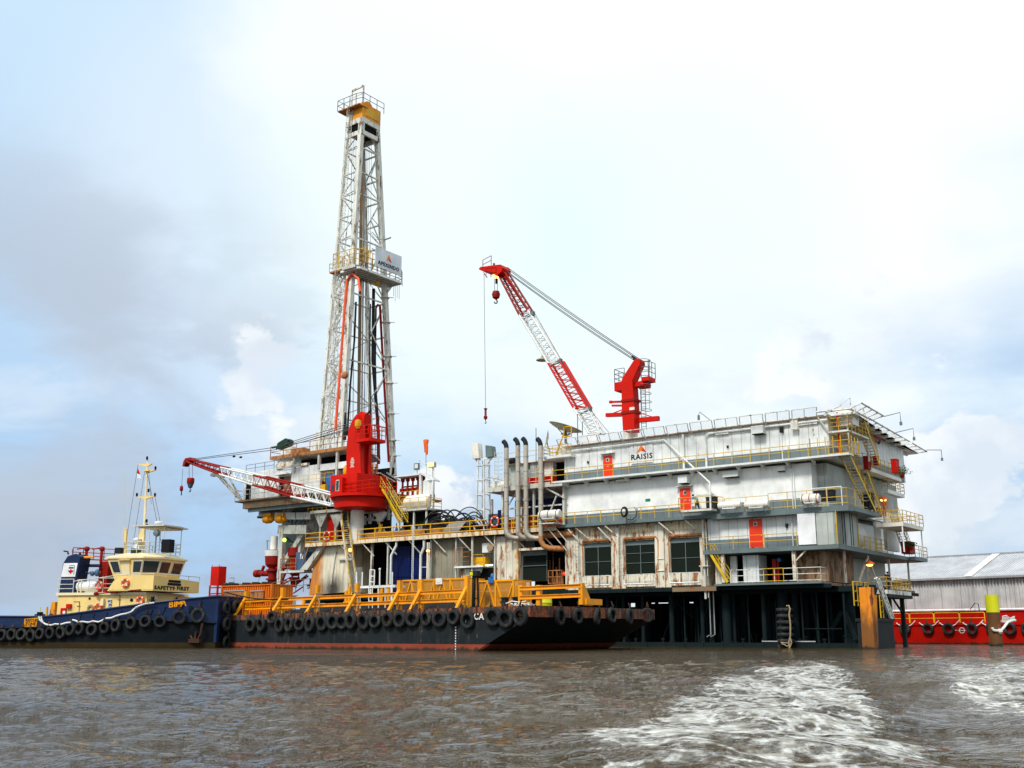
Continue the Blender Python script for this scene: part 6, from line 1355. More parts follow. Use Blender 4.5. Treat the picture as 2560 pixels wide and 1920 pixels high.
part(MB().beam((ht.x + .4, .4, ht.z), (ht.x + 1.2, .4, ht.z + .6), .18), 'mast_tip', 'black', kr)
mb = MB(); q_ = A.P3(881, 1158, -.7)
for k, wd in enumerate((.35, .5, .62, .62, .55, .4, .62)): mb.box(q_.x - wd / 2, q_.x + wd / 2, -.72, -.705, q_.z + .55 - k * .17, q_.z + .63 - k * .17)
part(mb, 'faded_lettering', 'raft', kr)
zpl = A.P(915, 1098, -.9)[1]; xp0, xp1 = sx(897, 1098, -.9), sx(936, 1098, -.9)
part(MB().prismz([(xp0, -1.5), (xp1 - .3, -1.5), (xp1, -.9), (xp1, 1), (xp0, 1)], zpl - .35, zpl), 'platform', 'cranered', kr)
part(MB().rail([(xp0, -1.45, zpl), (xp1 - .3, -1.45, zpl), (xp1 - .05, -.9, zpl), (xp1 - .05, 1, zpl)], 1.5, .7, .045, (1, .66, .33)), 'railing', 'cranered', kr)
xl_ = sx(936, 1120, 0) + .2; part(MB().ladder((xl_, .2, zr1 + .2), (xl_, .2, zpl + 2.8), .5, step=.33, r=.035), 'ladder', 'darkred', kr)
mb = MB()
for k in range(13): z_ = zr1 + 1.6 + k * .72; mb.tube([(xl_ + .42 * math.cos(t_ * .52), .2 - .75 * math.sin(t_ * .52), z_) for t_ in range(7)], .03, 4)
part(mb, 'ladder_cage', 'darkred', kr)
part(MB().lathe((sx(905, 1085), -.9, A.P(905, 1060, -.9)[1]), [(.25, -.5), (.4, 0), (.35, .5), (.1, .6)], 8), 'winch', 'yellow', kr)
yb_ = -1.0; bt = [P3(845, 1239, yb_), P3(745, 1213, yb_), P3(650, 1190, yb_), P3(565, 1170, yb_), P3(478, 1149, yb_)]
bb = [P3(845, 1266, yb_), P3(745, 1243, yb_), P3(648, 1214, yb_), P3(562, 1187, yb_), P3(476, 1156, yb_)]
Yv = Vector((.25, .97, 0)).normalized()
chord_boom(kr, bt, bb, ['white', 'darkred', 'white', 'darkred'], [1.9, 1.9, 1.8, 1.5, .9], None, Yv, [5, 5, 5, 6], .13, .055)
tip = P3(470, 1150, yb_)
part(MB().prism([(tip.x + 1.5, tip.z - .1), (tip.x + .9, tip.z - .35), (tip.x + .1, tip.z - .35), (tip.x - .2, tip.z - .8), (tip.x - .6, tip.z - .85), (tip.x - .45, tip.z - .2), (tip.x - .1, tip.z + .2), (tip.x + 1, tip.z + .22)], yb_ - .4, yb_ + .4), 'boom_tip', 'darkred', kr)
part(MB().beam(bb[0], P3(866, 1262, 0), .3).beam(bt[0], P3(852, 1245, 0), .3), 'boom_foot', 'cranered', kr)
mb = MB(); m1, m2 = P3(712, 1112 + 5, -.4), P3(712, 1116, .6)
for (a_, b_) in (((488, 1147), (690, 1118)), ((492, 1149), (692, 1124)), ((712, 1110), (900, 1050)), ((712, 1114), (902, 1056)), ((712, 1118), (903, 1062)), ((690, 1122), (900, 1068))): mb.tube([P3(*a_, yb_ + random.uniform(-.4, .4)), P3(*b_, -.2 + random.uniform(-.3, .3))], .045, 5)
part(mb, 'boom_cable', 'cable', kr)
c = P3(712, 1113, -.4); part(MB().prism([(c.x - 1.1, c.z - .45), (c.x + .9, c.z - .1), (c.x + 1.1, c.z + .5), (c.x + .6, c.z + .75), (c.x - .8, c.z + .3)], -.9, .1).beam((c.x - 2.3, -.4, c.z - .1), (c.x - .8, -.4, c.z), .2), 'cable_block', 'green', kr)
mb = MB()
for a_ in ((585, 1141), (602, 1143)): c = P3(*a_, yb_); mb.sphere(c, .14, 5, (2, 1, 1))
part(mb, 'cable_joint', 'black', kr)
def hook_block(px, p0, p1, pend, y, label, m1_, m2_, r=.42, cab=True, px2=None):
    a_, b_ = P3(px, p0, y), P3(px, p1, y); h_ = thing('crane_hook', label, 'crane hook', A, tuple(P3(px, pend, y)))
    mb = MB()
    for s_ in (-.3 * r / .42, .3 * r / .42): mb.tube([P3(px, p0, y) + Vector((s_, 0, 0)), b_ + Vector((s_, 0, 0))], .035, 4)
    part(mb, 'hoist_rope', 'cable', h_)
    L = b_.z - P3(px, pend, y).z
    part(MB().lathe(b_, [(r * .85, .05), (r, -.1), (r * .95, -L * .35), (r * .8, -L * .45)], 14), 'block', m1_, h_); part(MB().lathe(b_, [(r * .8, -L * .45), (r * .5, -L * .72), (.1, -L * .76)], 14), 'block_tail', m2_, h_)
    e_ = b_ + Vector((0, 0, -L * .76)); q = r * .45
    part(MB().tube([e_, e_ - Vector((0, 0, q * .6)), e_ + Vector((q * .8, 0, -q * 1.1)), e_ + Vector((q * .5, 0, -q * 2.0)), e_ + Vector((-q * .3, 0, -q * 2.1)), e_ + Vector((-q * .7, 0, -q * 1.5))], .07, 6), 'hook', 'cable', h_)
hook_block(477, 1162, 1196, 1228, yb_, 'red and blue hook block hanging from the lowered boom on the left', 'darkred', 'bluebox', .5)
h_ = thing('crane_hook', 'small dark headache ball on a single line at the tip of the lowered boom', 'crane hook', A, tuple(P3(454, 1240, yb_)))
part(MB().tube([P3(457, 1172, yb_), P3(454, 1216, yb_)], .03, 4), 'hoist_rope', 'cable', h_); part(MB().lathe(P3(454, 1216, yb_), [(.1, .1), (.22, -.05), (.24, -.5), (.12, -.65)], 10), 'ball', 'darkred', h_); part(MB().lathe(P3(454, 1229, yb_), [(.06, .1), (.08, -.5)], 6), 'hook', 'black', h_)
# white A-frame rest under the boom
solo(MB().beam(P3(545, 1190, 1), P3(602, 1252, 1), .22).beam(P3(553, 1190, 1.6), P3(606, 1253, 1.6), .22).beam(P3(575, 1198, 1), P3(604, 1250, 1), .2).beam(P3(528, 1187, 1), P3(560, 1192, 1), .3).box(P3(527, 1186, .8).x, P3(535, 1186, .8).x, .8, 1.3, P3(530, 1188, 1).z - .2, P3(530, 1184, 1).z), 'boom_rest', 'whitesteel', 'white slanting boom rest reaching out from the drill floor corner', 'boom rest', A)
# right crane, behind the accommodation block
yk = 13.; kx = A.P(1575, 1000, yk)[0]
k2 = thing('deck_crane', 'tall red crane above the roof with long red and white boom raised to the left', 'crane', A, (kx, yk, ZR))
D2 = lambda px, py, y=yk: A.P3(px, py, y)
part(MB().lathe((D2(1561, 1000).x, yk + 1.2, 0), [(.82, 13), (.82, D2(1561, 978).z)], 22), 'column', 'tank', k2)
pol = [(1570, 1082), (1598, 1082), (1598, 1030), (1593, 955), (1612, 912), (1610, 902), (1602, 901), (1595, 908), (1568, 950), (1566, 960), (1567, 1030)]
part(MB().prism([(D2(*p).x, D2(*p).z) for p in pol][::-1], yk - 1.1, yk + .1), 'tower_leg', 'cranered', k2)
q0, q1 = D2(1547, 964), D2(1572, 978); part(MB().box(q0.x, q1.x, yk - 1, yk + 2, q1.z, q0.z + .15), 'slew_house', 'cranered', k2)
part(MB().rail([(q0.x, yk + 2, q0.z + .1), (q0.x, yk - .9, q0.z + .1), (q1.x, yk - .9, q0.z + .1)], 1.6, .9, .04, (1, .66, .33)), 'railing', 'greysteel', k2)
q0, q1 = D2(1592, 958), D2(1628, 952); part(MB().box(q0.x, D2(1614, 968).x, yk - .6, yk + 1.2, D2(1600, 968).z, D2(1600, 956).z).box(D2(1610, 955).x, q1.x, yk - .6, yk + 1.0, D2(1620, 954).z, D2(1620, 944).z), 'side_platform', 'cranered', k2)
part(MB().rail([(D2(1610, 950).x, yk - .6, D2(1620, 944).z), (q1.x, yk - .6, D2(1620, 944).z), (q1.x, yk + 1, D2(1620, 944).z)], 1.75, .7, .04, (1, .66, .33)), 'railing', 'greysteel', k2)
part(MB().beam(D2(1598, 972), D2(1626, 953), .12).tube([D2(1623, 945), D2(1623, 903)], .05, 5).sphere(D2(1623, 902), .13, 5), 'brace', 'greysteel', k2)
lx = D2(1608, 1000).x; part(MB().ladder((lx, yk, D2(1608, 1075).z), (lx, yk, D2(1608, 960).z), .6, step=.36, r=.04), 'ladder', 'greysteel', k2)
mb = MB()
for k in range(7): z_ = D2(1608, 1026).z + k * .95; mb.tube([(lx + .35 + .55 * math.cos(t_ * .52), yk - .8 * math.sin(t_ * .52), z_) for t_ in range(13)], .035, 4)
for s_ in (0, .5, 1.0): mb.tube([(lx + s_, yk - .4, D2(1608, 1026).z), (lx + s_, yk - .4, D2(1608, 975).z)], .03, 4)
part(mb, 'ladder_cage', 'greysteel', k2)
part(MB().beam(D2(1516, 1038), D2(1568, 1036), .42).beam(D2(1596, 1051), D2(1647, 1046), .5).beam(D2(1533, 1033), D2(1598, 1008), .1).beam(D2(1598, 1032), D2(1640, 1045), .1).beam(D2(1527, 1005), D2(1600, 1003), .22).beam(D2(1530, 1014), D2(1556, 1014), .2).beam(D2(1527, 1008), D2(1527, 1002), .3), 'outrigger', 'cranered', k2)
part(MB().box(D2(1566, 1034).x, D2(1600, 1034).x, yk - 1.2, yk + .3, D2(1580, 1038).z, D2(1580, 1031).z).box(D2(1566, 1005).x, D2(1599, 1005).x, yk - 1.2, yk + .3, D2(1580, 1008).z, D2(1580, 1002).z), 'collar', 'darkred', k2)
a_ = D2(1574, 1029, yk - 1.12); b_ = D2(1586, 1017, yk - 1.12); part(MB().box(a_.x, b_.x, yk - 1.14, yk - 1.1, a_.z, b_.z), 'notice', 'raft', k2)
# boom
Lc = [(1478, 1085), (1440, 1022), (1376, 910), (1304, 790), (1252, 690)]; Rc = [(1506, 1085), (1474, 1020), (1404, 902), (1326, 778), (1268, 684)]
yB = yk - 1.5
bl_ = [D2(*p, yB) for p in Lc]; br_ = [D2(*p, yB) for p in Rc]
chord_boom(k2, br_, bl_, ['white', 'cranered', 'white', 'darkred'], [1.0, 1.0, 1.0, 1.0, .9], None, Vector((0, 1, 0)), [4, 7, 7, 7], .12, .045)
mb = MB()
for k, (p, q) in enumerate((((1474, 1020), (1404, 902)), ((1322, 778), (1262, 690)))): mb.beam(D2(*p, yB), D2(*q, yB), .5, .16)
part(mb, 'boom_walkway', 'cranered', k2)
mb = MB(); mb.beam(D2(1404, 902, yB), D2(1330, 780, yB), .5, .1); part(mb, 'boom_walkway', 'white', k2)
for i, p in enumerate(((1478, 1023), (1404, 903), (1335, 785))): part(MB().box(D2(p[0] - 3, p[1], yB).x, D2(p[0] + 5, p[1], yB).x, yB - .6, yB - .2, D2(p[0], p[1] + 6, yB).z, D2(p[0], p[1] - 4, yB).z).beam(D2(p[0], p[1], yB), D2(p[0] - 26, p[1] + 12, yB), .12), 'rope_guide', 'greysteel', k2)
c = D2(1356, 895, yB); part(MB().lathe(c, [(.75, -.3), (.75, -.22), (.2, .05), (.12, .3)], 16), 'flood_lamp', 'dish', k2)
hp = [(1208, 676), (1212, 672), (1228, 670), (1240, 668), (1262, 666), (1267, 674), (1264, 684), (1252, 694), (1244, 690), (1236, 683), (1216, 682), (1209, 679)]
part(MB().prism([(D2(*p, yB).x, D2(*p, yB).z) for p in hp][::-1], yB - .9, yB + .9), 'boom_head', 'cranered', k2)
part(MB().rail([D2(1207, 673, yB - .9), D2(1228, 662, yB - .9)], 1.2, 1, .04, (1, .5)).rail([D2(1215, 693, yB - .9), D2(1240, 692, yB - .9)], 1.2, 1, .04, (1, .5)).tube([D2(1209, 682, yB - .9), D2(1218, 694, yB - .9)], .05), 'railing', 'darkred', k2)
part(MB().tube([D2(1235, 670, yB), D2(1235, 660, yB)], .06, 5).sphere(D2(1235, 660, yB), .16, 5).sphere(D2(1238, 669, yB), .2, 5), 'mast_lamp', 'greysteel', k2)
part(MB().box(D2(1237, 690, yB).x, D2(1245, 690, yB).x, yB - .4, yB + .4, D2(1240, 694, yB).z, D2(1240, 688, yB).z), 'boom_lamp', 'lamp_warm', k2)
mb = MB()
for i, (a_, b_) in enumerate((((1268, 668), (1607, 903)), ((1268, 672), (1605, 905)), ((1270, 680), (1602, 908)), ((1272, 684), (1600, 910)))):
    pts = []
    for k in range(13): u = k / 12; pts.append(D2(a_[0] + (b_[0] - a_[0]) * u, a_[1] + (b_[1] - a_[1]) * u + (9 + i * 1.5) * 4 * u * (1 - u) * .35, yB + (yk - yB) * u + (i % 2) * .5))
    mb.tube(pts, .042, 4)
mb.tube([D2(1268, 676, yB - .5), D2(1338, 785, yB - .5), D2(1406, 905, yB - .5), D2(1480, 1030, yB - .5), D2(1525, 1085, yB - .5)], .03, 4).tube([D2(1250, 676, yB), D2(1304, 756, yB), D2(1326, 780, yB)], .03, 4)
part(mb, 'boom_cable', 'cable', k2)
part(MB().beam(D2(1580, 890, yk), D2(1600, 903, yk), .2).beam(D2(1583, 897, yk), D2(1598, 907, yk), .2), 'cable_socket', 'black', k2)
D2h = P3
def hook_block2(px, p0, p1, pend, y, label):
    h_ = thing('crane_hook', label, 'crane hook', A, tuple(P3(px, pend, y)))
    mb = MB()
    for s_ in (-4, 4): mb.tube([P3(px + s_, p0, y), P3(px + s_ * .8, p1, y)], .04, 4)
    part(mb, 'hoist_rope', 'cable', h_)
    c = P3(px, p1 + 9, y); part(MB().lathe(c, [(.1, .55), (.4, .5), (.52, .1), (.42, -.35), (.1, -.55)], 10), 'block', 'darkred', h_)
    e_ = P3(px, p1 + 19, y); part(MB().tube([e_, e_ + Vector((.05, 0, -.1)), e_ + Vector((.22, 0, -.32)), e_ + Vector((.1, 0, -.55)), e_ + Vector((-.15, 0, -.5)), e_ + Vector((-.25, 0, -.3))], .085, 6), 'hook', 'cable', h_)
    return h_
hk = hook_block2(1240, 697, 729, 757, yB, 'chunky dark red hook block close under the head of the raised boom')
part(MB().tube([P3(1241, 696, yB), P3(1241, 709, yB)], .14, 6), 'limit_weight', 'black', hk)
h_ = thing('crane_hook', 'slim red hook weight at the end of the very long single line', 'crane hook', A, tuple(P3(1214, 1060, yB)))
part(MB().tube([P3(1210, 679, yB), P3(1214, 1022, yB)], .035, 4), 'hoist_rope', 'cable', h_); part(MB().lathe(P3(1214, 1022, yB), [(.22, .05), (.22, -.05), (.13, -.1), (.14, -.85), (.25, -1.0), (.2, -1.25), (.07, -1.35)], 10), 'weight', 'darkred', h_)
e_ = P3(1214, 1053, yB); part(MB().tube([e_ + Vector((0, 0, .2)), e_, e_ + Vector((.1, 0, -.15)), e_ + Vector((0, 0, -.3)), e_ + Vector((-.1, 0, -.2))], .05, 5), 'hook', 'black', h_)
# ================= cargo barge in front =================
bX, bY = -11.64, -28.52; bL = bX - 32.7; BW = 17.4
zD = lambda x: 3.13 + (x - bX) * .0125
cb_ = thing('cargo_barge', 'long flat dark barge with rusty rim and red waterline lying in front of the platform', 'barge', A, (bX - 16, bY, 0))
part(MB().prism([(bL, -.9), (bX - 6.55, -.9), (bX, zD(bX) - .76), (bX, zD(bX)), (bL, zD(bL))], bY, bY + BW), 'hull', 'bargedark', cb_)
part(MB().prism([(bL, -.8), (bX - 6.2, -.8), (bX - 3.75, .5), (bL, .5)], bY - .02, bY), 'boot_top', 'boottop', cb_)
part(MB().prism([(bX - 6.25, -.83), (bX - 3.6, .5), (bX - 3.56, .48), (bX - 6.2, -.85)], bY, bY + BW), 'boot_top', 'boottop', cb_)
part(MB().prism([(bL, zD(bL) - .42), (bX - 3, zD(bX) - .46), (bX + .02, zD(bX) - .76), (bX + .02, zD(bX) + .02), (bL, zD(bL) + .02)], bY - .05, bY + .0).box(bX, bX + .05, bY, bY + BW, zD(bX) - .76, zD(bX) + .02), 'rim', 'bargerim', cb_)
mb = MB()
for i in range(24): x = bL + 1 + i * 1.35; mb.box(x, x + .14, bY - .09, bY - .04, zD(x) - .5, zD(x) + .12)
part(mb, 'lug_strip', 'chainrust', cb_)
mb = MB()
for k in range(9): z_ = .1 + k * .19; mb.box(A.P(1139, 1600, bY)[0] - .03, A.P(1139, 1600, bY)[0] + .06, bY - .025, bY - .021, z_, z_ + .1)
part(mb, 'draught_mark', 'plainwhite', cb_)
t_ = text('CAR', cb_, (A.P(1204, 1542, bY)[0], bY - .065, A.P(1204, 1542, bY)[1]), .62, 'raft', wide=1.05)
x1_ = A.P(1163, 1548, bY)[0]; part(MB().box(x1_ - .1, x1_ - .05, bY - .03, bY - .01, 2.0, 2.2).box(x1_ + .05, x1_ + .1, bY - .03, bY - .01, 2.0, 2.2), 'paint_mark', 'plainwhite', cb_)
def tyre_mb(R_=.55, w_=.28, hole=.33):
    pr = [(hole, -w_ * .42), (hole * 1.25, -w_ * .5), (R_ * .86, -w_ * .5), (R_ * .98, -w_ * .32), (R_, 0), (R_ * .98, w_ * .32), (R_ * .86, w_ * .5), (hole * 1.25, w_ * .5), (hole, w_ * .42), (hole * .98, 0), (hole, -w_ * .42)]
    return MB().lathe((0, 0, 0), pr, 22, 'y', caps=False)
TYRES = {}
def tyre(fr, c, Rr, axis_deg, tilt, label, group, chain=None, wob=0.):
    key = round(Rr, 2)
    if key not in TYRES:
        TYRES[key] = mesh_of(tyre_mb(Rr, Rr * .56, Rr * .58), 'tyre_fender', 'rubber', (0, 0, 0))
    e = bpy.data.objects.new('tyre_fender', None); col.objects.link(e); e.location = fr.world(c); e.empty_display_size = .2
    e.rotation_euler = (R(tilt), R(wob), fr.a + R(axis_deg)); _tag(e, label, 'tyre', group)
    o = bpy.data.objects.new('rubber_tyre', TYRES[key]); col.objects.link(o); o.parent = e; o.scale = (random.uniform(.93, 1.05), random.uniform(.8, 1.15), random.uniform(.96, 1.08))
    kc = 'chain'
    if kc not in TYRES: TYRES[kc] = mesh_of(MB().tube([(0, .1, .35), (-.05, -.14, .62), (.0, -.02, .95)], .045, 5).tube([(0, .1, .35), (.06, -.16, .6), (.0, -.02, .95)], .04, 5), 'chain', 'chainrust', (0, 0, 0))
    q = bpy.data.objects.new('hanging_chain', TYRES[kc]); col.objects.link(q); q.parent = e; q.scale = (1, 1, Rr / .55)
side_t = [(627, 1562), (653, 1561), (680, 1543), (699, 1562), (723, 1561), (749, 1560), (775, 1561), (805, 1557), (832, 1554), (855, 1554), (878, 1552), (909, 1553), (938, 1553), (970, 1549), (1000, 1549), (1031, 1547), (1065, 1546), (1098, 1547), (1134, 1543), (1169, 1550), (1232, 1541), (1264, 1546), (1301, 1541)]
for i, (px, py) in enumerate(side_t[::-1]):
    Rr = .66 if i in (0, 2) else random.choice((.57, .6, .63))
    c = A.P3(px, py, bY - .22); tyre(A, c, Rr, random.uniform(-12, 10), random.uniform(-6, 8), 'tyre hanging on the long side of the dark barge, %s from its sloping bow' % ORD[i], 'tyres hung along the dark cargo barge', wob=random.uniform(-8, 8))
for i, (px, py, w_) in enumerate([(1400, 1541, 0), (1444, 1540, 0), (1493, 1541, 18), (1530, 1538, 0), (1573, 1541, 14), (1618, 1538, -50)]):
    c = A.PX3(px, py, bX + .25); tyre(A, c, .6, 90 + w_, random.uniform(-6, 6), 'tyre hanging on the end rim of the dark barge, %s from the near corner' % ORD[i], 'tyres hung on the end of the dark cargo barge')
# timber fence posts and rails along both sides of the deck
fe = thing('cargo_fence', 'orange yellow steel posts and double rails along the near side of the barge deck', 'fence', A, (bX - 16, bY + 1.3, 3))
yp = bY + 1.35; pf_ = [(616, 1478), (707, 1469), (794, 1463), (893, 1458), (999, 1451), (1053, 1449), (1167, 1440), (1302, 1463), (1347, 1463), (1453, 1457)]
xsF = []
for i, (px, pt) in enumerate(pf_):
    x_, z_ = A.P(px, pt, yp); xsF.append(x_)
    part(MB().box(x_ - .16, x_ + .16, yp - .12, yp + .2, zD(x_), z_), 'post', 'orangeyellow', fe)
    if i < 7: part(MB().prismx([(yp - .12, zD(x_) + 1.55), (yp - .12, zD(x_) + 1.2), (yp - 1.05, zD(x_)), (yp - 1.25, zD(x_))], x_ - .12, x_ + .12), 'brace', 'orangeyellow', fe)
for a_, b_ in [(0, 6), (7, 9)]:
    for h_ in (.62, 1.25): xa_, xb_ = xsF[a_], xsF[b_]; part(MB().beam((xa_, yp - .05, zD(xa_) + h_), (xb_, yp - .05, zD(xb_) + h_), .12, .24).beam((xa_, yp - .1, zD(xa_) + h_ + .12), (xb_, yp - .1, zD(xb_) + h_ + .12), .22, .04).beam((xa_, yp - .1, zD(xa_) + h_ - .12), (xb_, yp - .1, zD(xb_) + h_ - .12), .22, .04), 'rail', 'orangeyellow', fe)
xa_ = xsF[9]; part(MB().box(xa_ + .16, xa_ + .3, yp + .2, yp + 2.2, zD(xa_), zD(xa_) + .4).prismx([(yp + .2, 3.1), (yp + 1.3, 3.1), (yp + .2, 4.6)], xa_ + .0, xa_ + .12), 'brace', 'orangeyellow', fe)
fe2 = thing('cargo_fence', 'far row of shorter orange posts with spread braces along the platform side of the barge', 'fence', A, (bX - 16, bY + BW - 2, 3))
yq = bY + BW - 1.6
for i, (px, pt) in enumerate([(640, 1492), (725, 1488), (760, 1492), (866, 1477), (874, 1466), (948, 1474), (955, 1470), (972, 1460), (1072, 1455), (1128, 1452), (1180, 1450), (1240, 1458), (1290, 1466)]):
    x_, z_ = A.P(px, pt, yq); part(MB().lathe((x_, yq, 0), [(.17, zD(x_)), (.17, z_)], 10), 'post', 'orangeyellow', fe2)
    if i in (1, 3, 5, 7, 8, 9, 11): part(MB().beam((x_, yq, 4.4), (x_ - .95, yq - .9, 3.0), .2).beam((x_, yq, 4.4), (x_ + .95, yq - .4, 3.0), .2), 'brace', 'orangeyellow', fe2)
# mesh sided baskets
def basket(px0, px1, pt, y, label, dens=3, m_='orangeyellow'):
    a_ = A.P(px0, pt, y); b_ = A.P(px1, pt, y); zt_ = (a_[1] + b_[1]) / 2; z0_ = 2.98
    t_ = thing('cargo_basket', label, 'cargo basket', A, ((a_[0] + b_[0]) / 2, y, z0_)); x0_, x1_ = a_[0], b_[0]; mb = MB()
    for z_ in (z0_ + .15, zt_): mb.beam((x0_, y, z_), (x1_, y, z_), .12).beam((x0_, y + 2.2, z_), (x1_, y + 2.2, z_), .12).beam((x0_, y, z_), (x0_, y + 2.2, z_), .12).beam((x1_, y, z_), (x1_, y + 2.2, z_), .12)
    n_ = dens
    for k in range(n_ + 1):
        x_ = x0_ + (x1_ - x0_) * k / n_; mb.beam((x_, y, z0_), (x_, y, zt_), .13).beam((x_, y + 2.2, z0_), (x_, y + 2.2, zt_), .1)
        if k < n_:
            x2_ = x_ + (x1_ - x0_) / n_; mid = (x_ + x2_) / 2
            mb.beam((x_, y, zt_) if k % 2 else (x_, y, z0_), (mid, y, z0_) if k % 2 else (mid, y, zt_), .1).beam((x2_, y, zt_) if k % 2 else (x2_, y, z0_), (mid, y, z0_) if k % 2 else (mid, y, zt_), .1)
    part(mb, 'frame', m_, t_)
    mn = MB().quad((x0_, y + .05, z0_), (x1_, y + .05, z0_), (x1_, y + .05, zt_), (x0_, y + .05, zt_)).quad((x0_, y + 2.15, z0_), (x1_, y + 2.15, z0_), (x1_, y + 2.15, zt_), (x0_, y + 2.15, zt_))
    part(mn, 'mesh_panel', 'expanded_mesh', t_); return t_
basket(1008, 1168, 1449, bY + 6.5, 'long orange cargo basket with expanded mesh sides behind the fence rails', 4)
basket(1197, 1284, 1452, bY + 4.0, 'shorter orange cargo basket with solid looking mesh nearest to the mooring ropes', 2)
bs = P3(1075, 1480, bY + 12); 
# orange container and red tank at the left end
zq = lambda px, py, y: A.P(px, py, y)[1]
ca, cbb = A.P(555, 1470, bY + 4.5)[0], A.P(680, 1470, bY + 4.5)[0]
oc = thing('shipping_container', 'bright orange corrugated container with boarded openings at the left end of the barge', 'container', A, ((ca + cbb) / 2, bY + 4.5, 2.7))
ztp = zq(617, 1462, bY + 4.5)
mb = MB(); n_ = 40; xs_ = [ca + (cbb - ca) * i / (n_ * 2) for i in range(n_ * 2 + 1)]
pts = [(x, bY + 4.5 + (.0 if (i // 1) % 2 else .09)) for i, x in enumerate(xs_)] + [(cbb, bY + 7.0), (ca, bY + 7.0)]
mb.prismz(pts, 2.75, ztp - .1); part(mb, 'wall', 'orange', oc); part(MB().box(ca - .05, cbb + .05, bY + 4.45, bY + 7.05, ztp - .1, ztp).box(ca - .06, ca + .12, bY + 4.42, bY + 4.6, 2.8, ztp).box(cbb - .12, cbb + .06, bY + 4.42, bY + 4.6, 2.8, ztp), 'frame', 'orange', oc)
for p0, p1 in ((562, 612), (627, 658)): a_ = A.P(p0, 1477, bY + 4.4); b_ = A.P(p1, 1503, bY + 4.4); f_ = part(MB().box(a_[0], b_[0], bY + 4.36, bY + 4.49, b_[1], a_[1]), 'boarded_opening', 'rustorange', oc); part(MB().box(a_[0] - .03, b_[0] + .03, bY + 4.3, bY + 4.37, a_[1] - .08, a_[1] + .02), 'lintel', 'galv', f_)
for i, px in enumerate((566, 577, 583, 612, 636, 661)): q = A.P(px, 1460, bY + 5)[0]; tyre(A, Vector((q, bY + 5.2, ztp + .12)), .42, 0, 86 + random.uniform(-8, 8), 'small tyre lying on the orange container roof, %s from the red tank' % ORD[i], 'tyres lying on the orange container')
rt = thing('tank_skid', 'tall red box tank on red legs at the left end of the barge', 'tank', A, (A.P(545, 1470, bY + 6)[0], bY + 6, 2.7))
a_, b_ = A.P(525, 1463, bY + 6), A.P(548, 1415, bY + 6); yo_ = bY + 6
part(MB().box(a_[0], b_[0], yo_, yo_ + .9, zq(540, 1463, yo_), zq(540, 1416, yo_)), 'tank_body', 'cranered', rt)
mb = MB()
for x_ in (a_[0], b_[0]):
    for y_ in (yo_, yo_ + .9): mb.beam((x_, y_, 2.7), (x_, y_, zq(540, 1463, yo_)), .12)
for z_ in (zq(540, 1469, yo_), zq(540, 1484, yo_), zq(540, 1489, yo_)): mb.beam((a_[0], yo_, z_), (b_[0], yo_, z_), .12).beam((b_[0], yo_, z_), (b_[0], yo_ + .9, z_), .12)
part(mb, 'leg_frame', 'cranered', rt)
part(MB().tube([(b_[0] + .6, yo_ + .9, zq(562, 1455, yo_)), (b_[0] + 1.2, yo_ + .9, zq(562, 1455, yo_)), (b_[0] + 1.2, yo_ + .9, zq(562, 1444, yo_)), (b_[0] + .6, yo_ + .9, zq(562, 1444, yo_))], .035, 5), 'hand_rail', 'greysteel', rt)
part(MB().tube([(a_[0] + .05, yo_ + .1, zq(540, 1415, yo_)), (a_[0] + .05, yo_ + .1, zq(540, 1412, yo_))], .05, 5).tube([(b_[0] - .1, yo_ + .1, zq(540, 1415, yo_)), (b_[0] - .1, yo_ + .1, zq(540, 1412, yo_))], .05, 5), 'lifting_eye', 'cranered', rt)
# white access frame with ladder
wy = bY + 3.0
def wl_(pts, r=.055): return MB().tube([P3(px, py, wy) for px, py in pts], r, 6)
wf = thing('access_frame', 'white painted access platform with hooped ladders on the barge deck', 'access platform', A, P3(925, 1525, wy))
part(MB().box(P3(889, 1466, wy).x, P3(987, 1466, wy).x, wy, wy + 1.2, zq(930, 1470, wy), zq(930, 1464, wy)), 'deck_plate', 'white', wf)
mb = MB()
for px in (900, 922, 931, 946, 963, 978): mb.tube([P3(px, 1524, wy), P3(px, 1466, wy)], .06 if px not in (922, 931) else .045, 6)
for py in (1484, 1493, 1503, 1513, 1523): mb.tube([P3(922, py, wy), P3(931, py, wy)], .035, 5)
mb.tube([P3(899, 1524, wy), P3(946, 1523, wy)], .06, 6)
part(mb, 'leg', 'white', wf)
mb = MB()
for x_ in (924, 935): mb.tube([P3(x_, 1465, wy), P3(x_ + 1.5, 1425, wy)], .055, 6)
for py in (1425, 1441, 1455): mb.tube([P3(925, py, wy), P3(936, py, wy)], .045, 5)
part(mb, 'ladder', 'white', wf); part(wl_([(949, 1465), (949.5, 1425)]).sphere(P3(949.5, 1423, wy), .1, 5), 'davit_pole', 'white', wf)
part(MB().box(P3(888, 1440, wy + .4).x, P3(907, 1440, wy + .4).x, wy + .3, wy + .34, zq(900, 1462, wy), zq(900, 1417, wy)), 'mesh_screen', 'netting', wf); part(wl_([(891, 1465), (891.5, 1430)]).tube([P3(905, 1465, wy), P3(906, 1430, wy)], .055, 6), 'screen_post', 'white', wf)
part(wl_([(980, 1500), (981, 1430)]), 'post', 'white', wf)
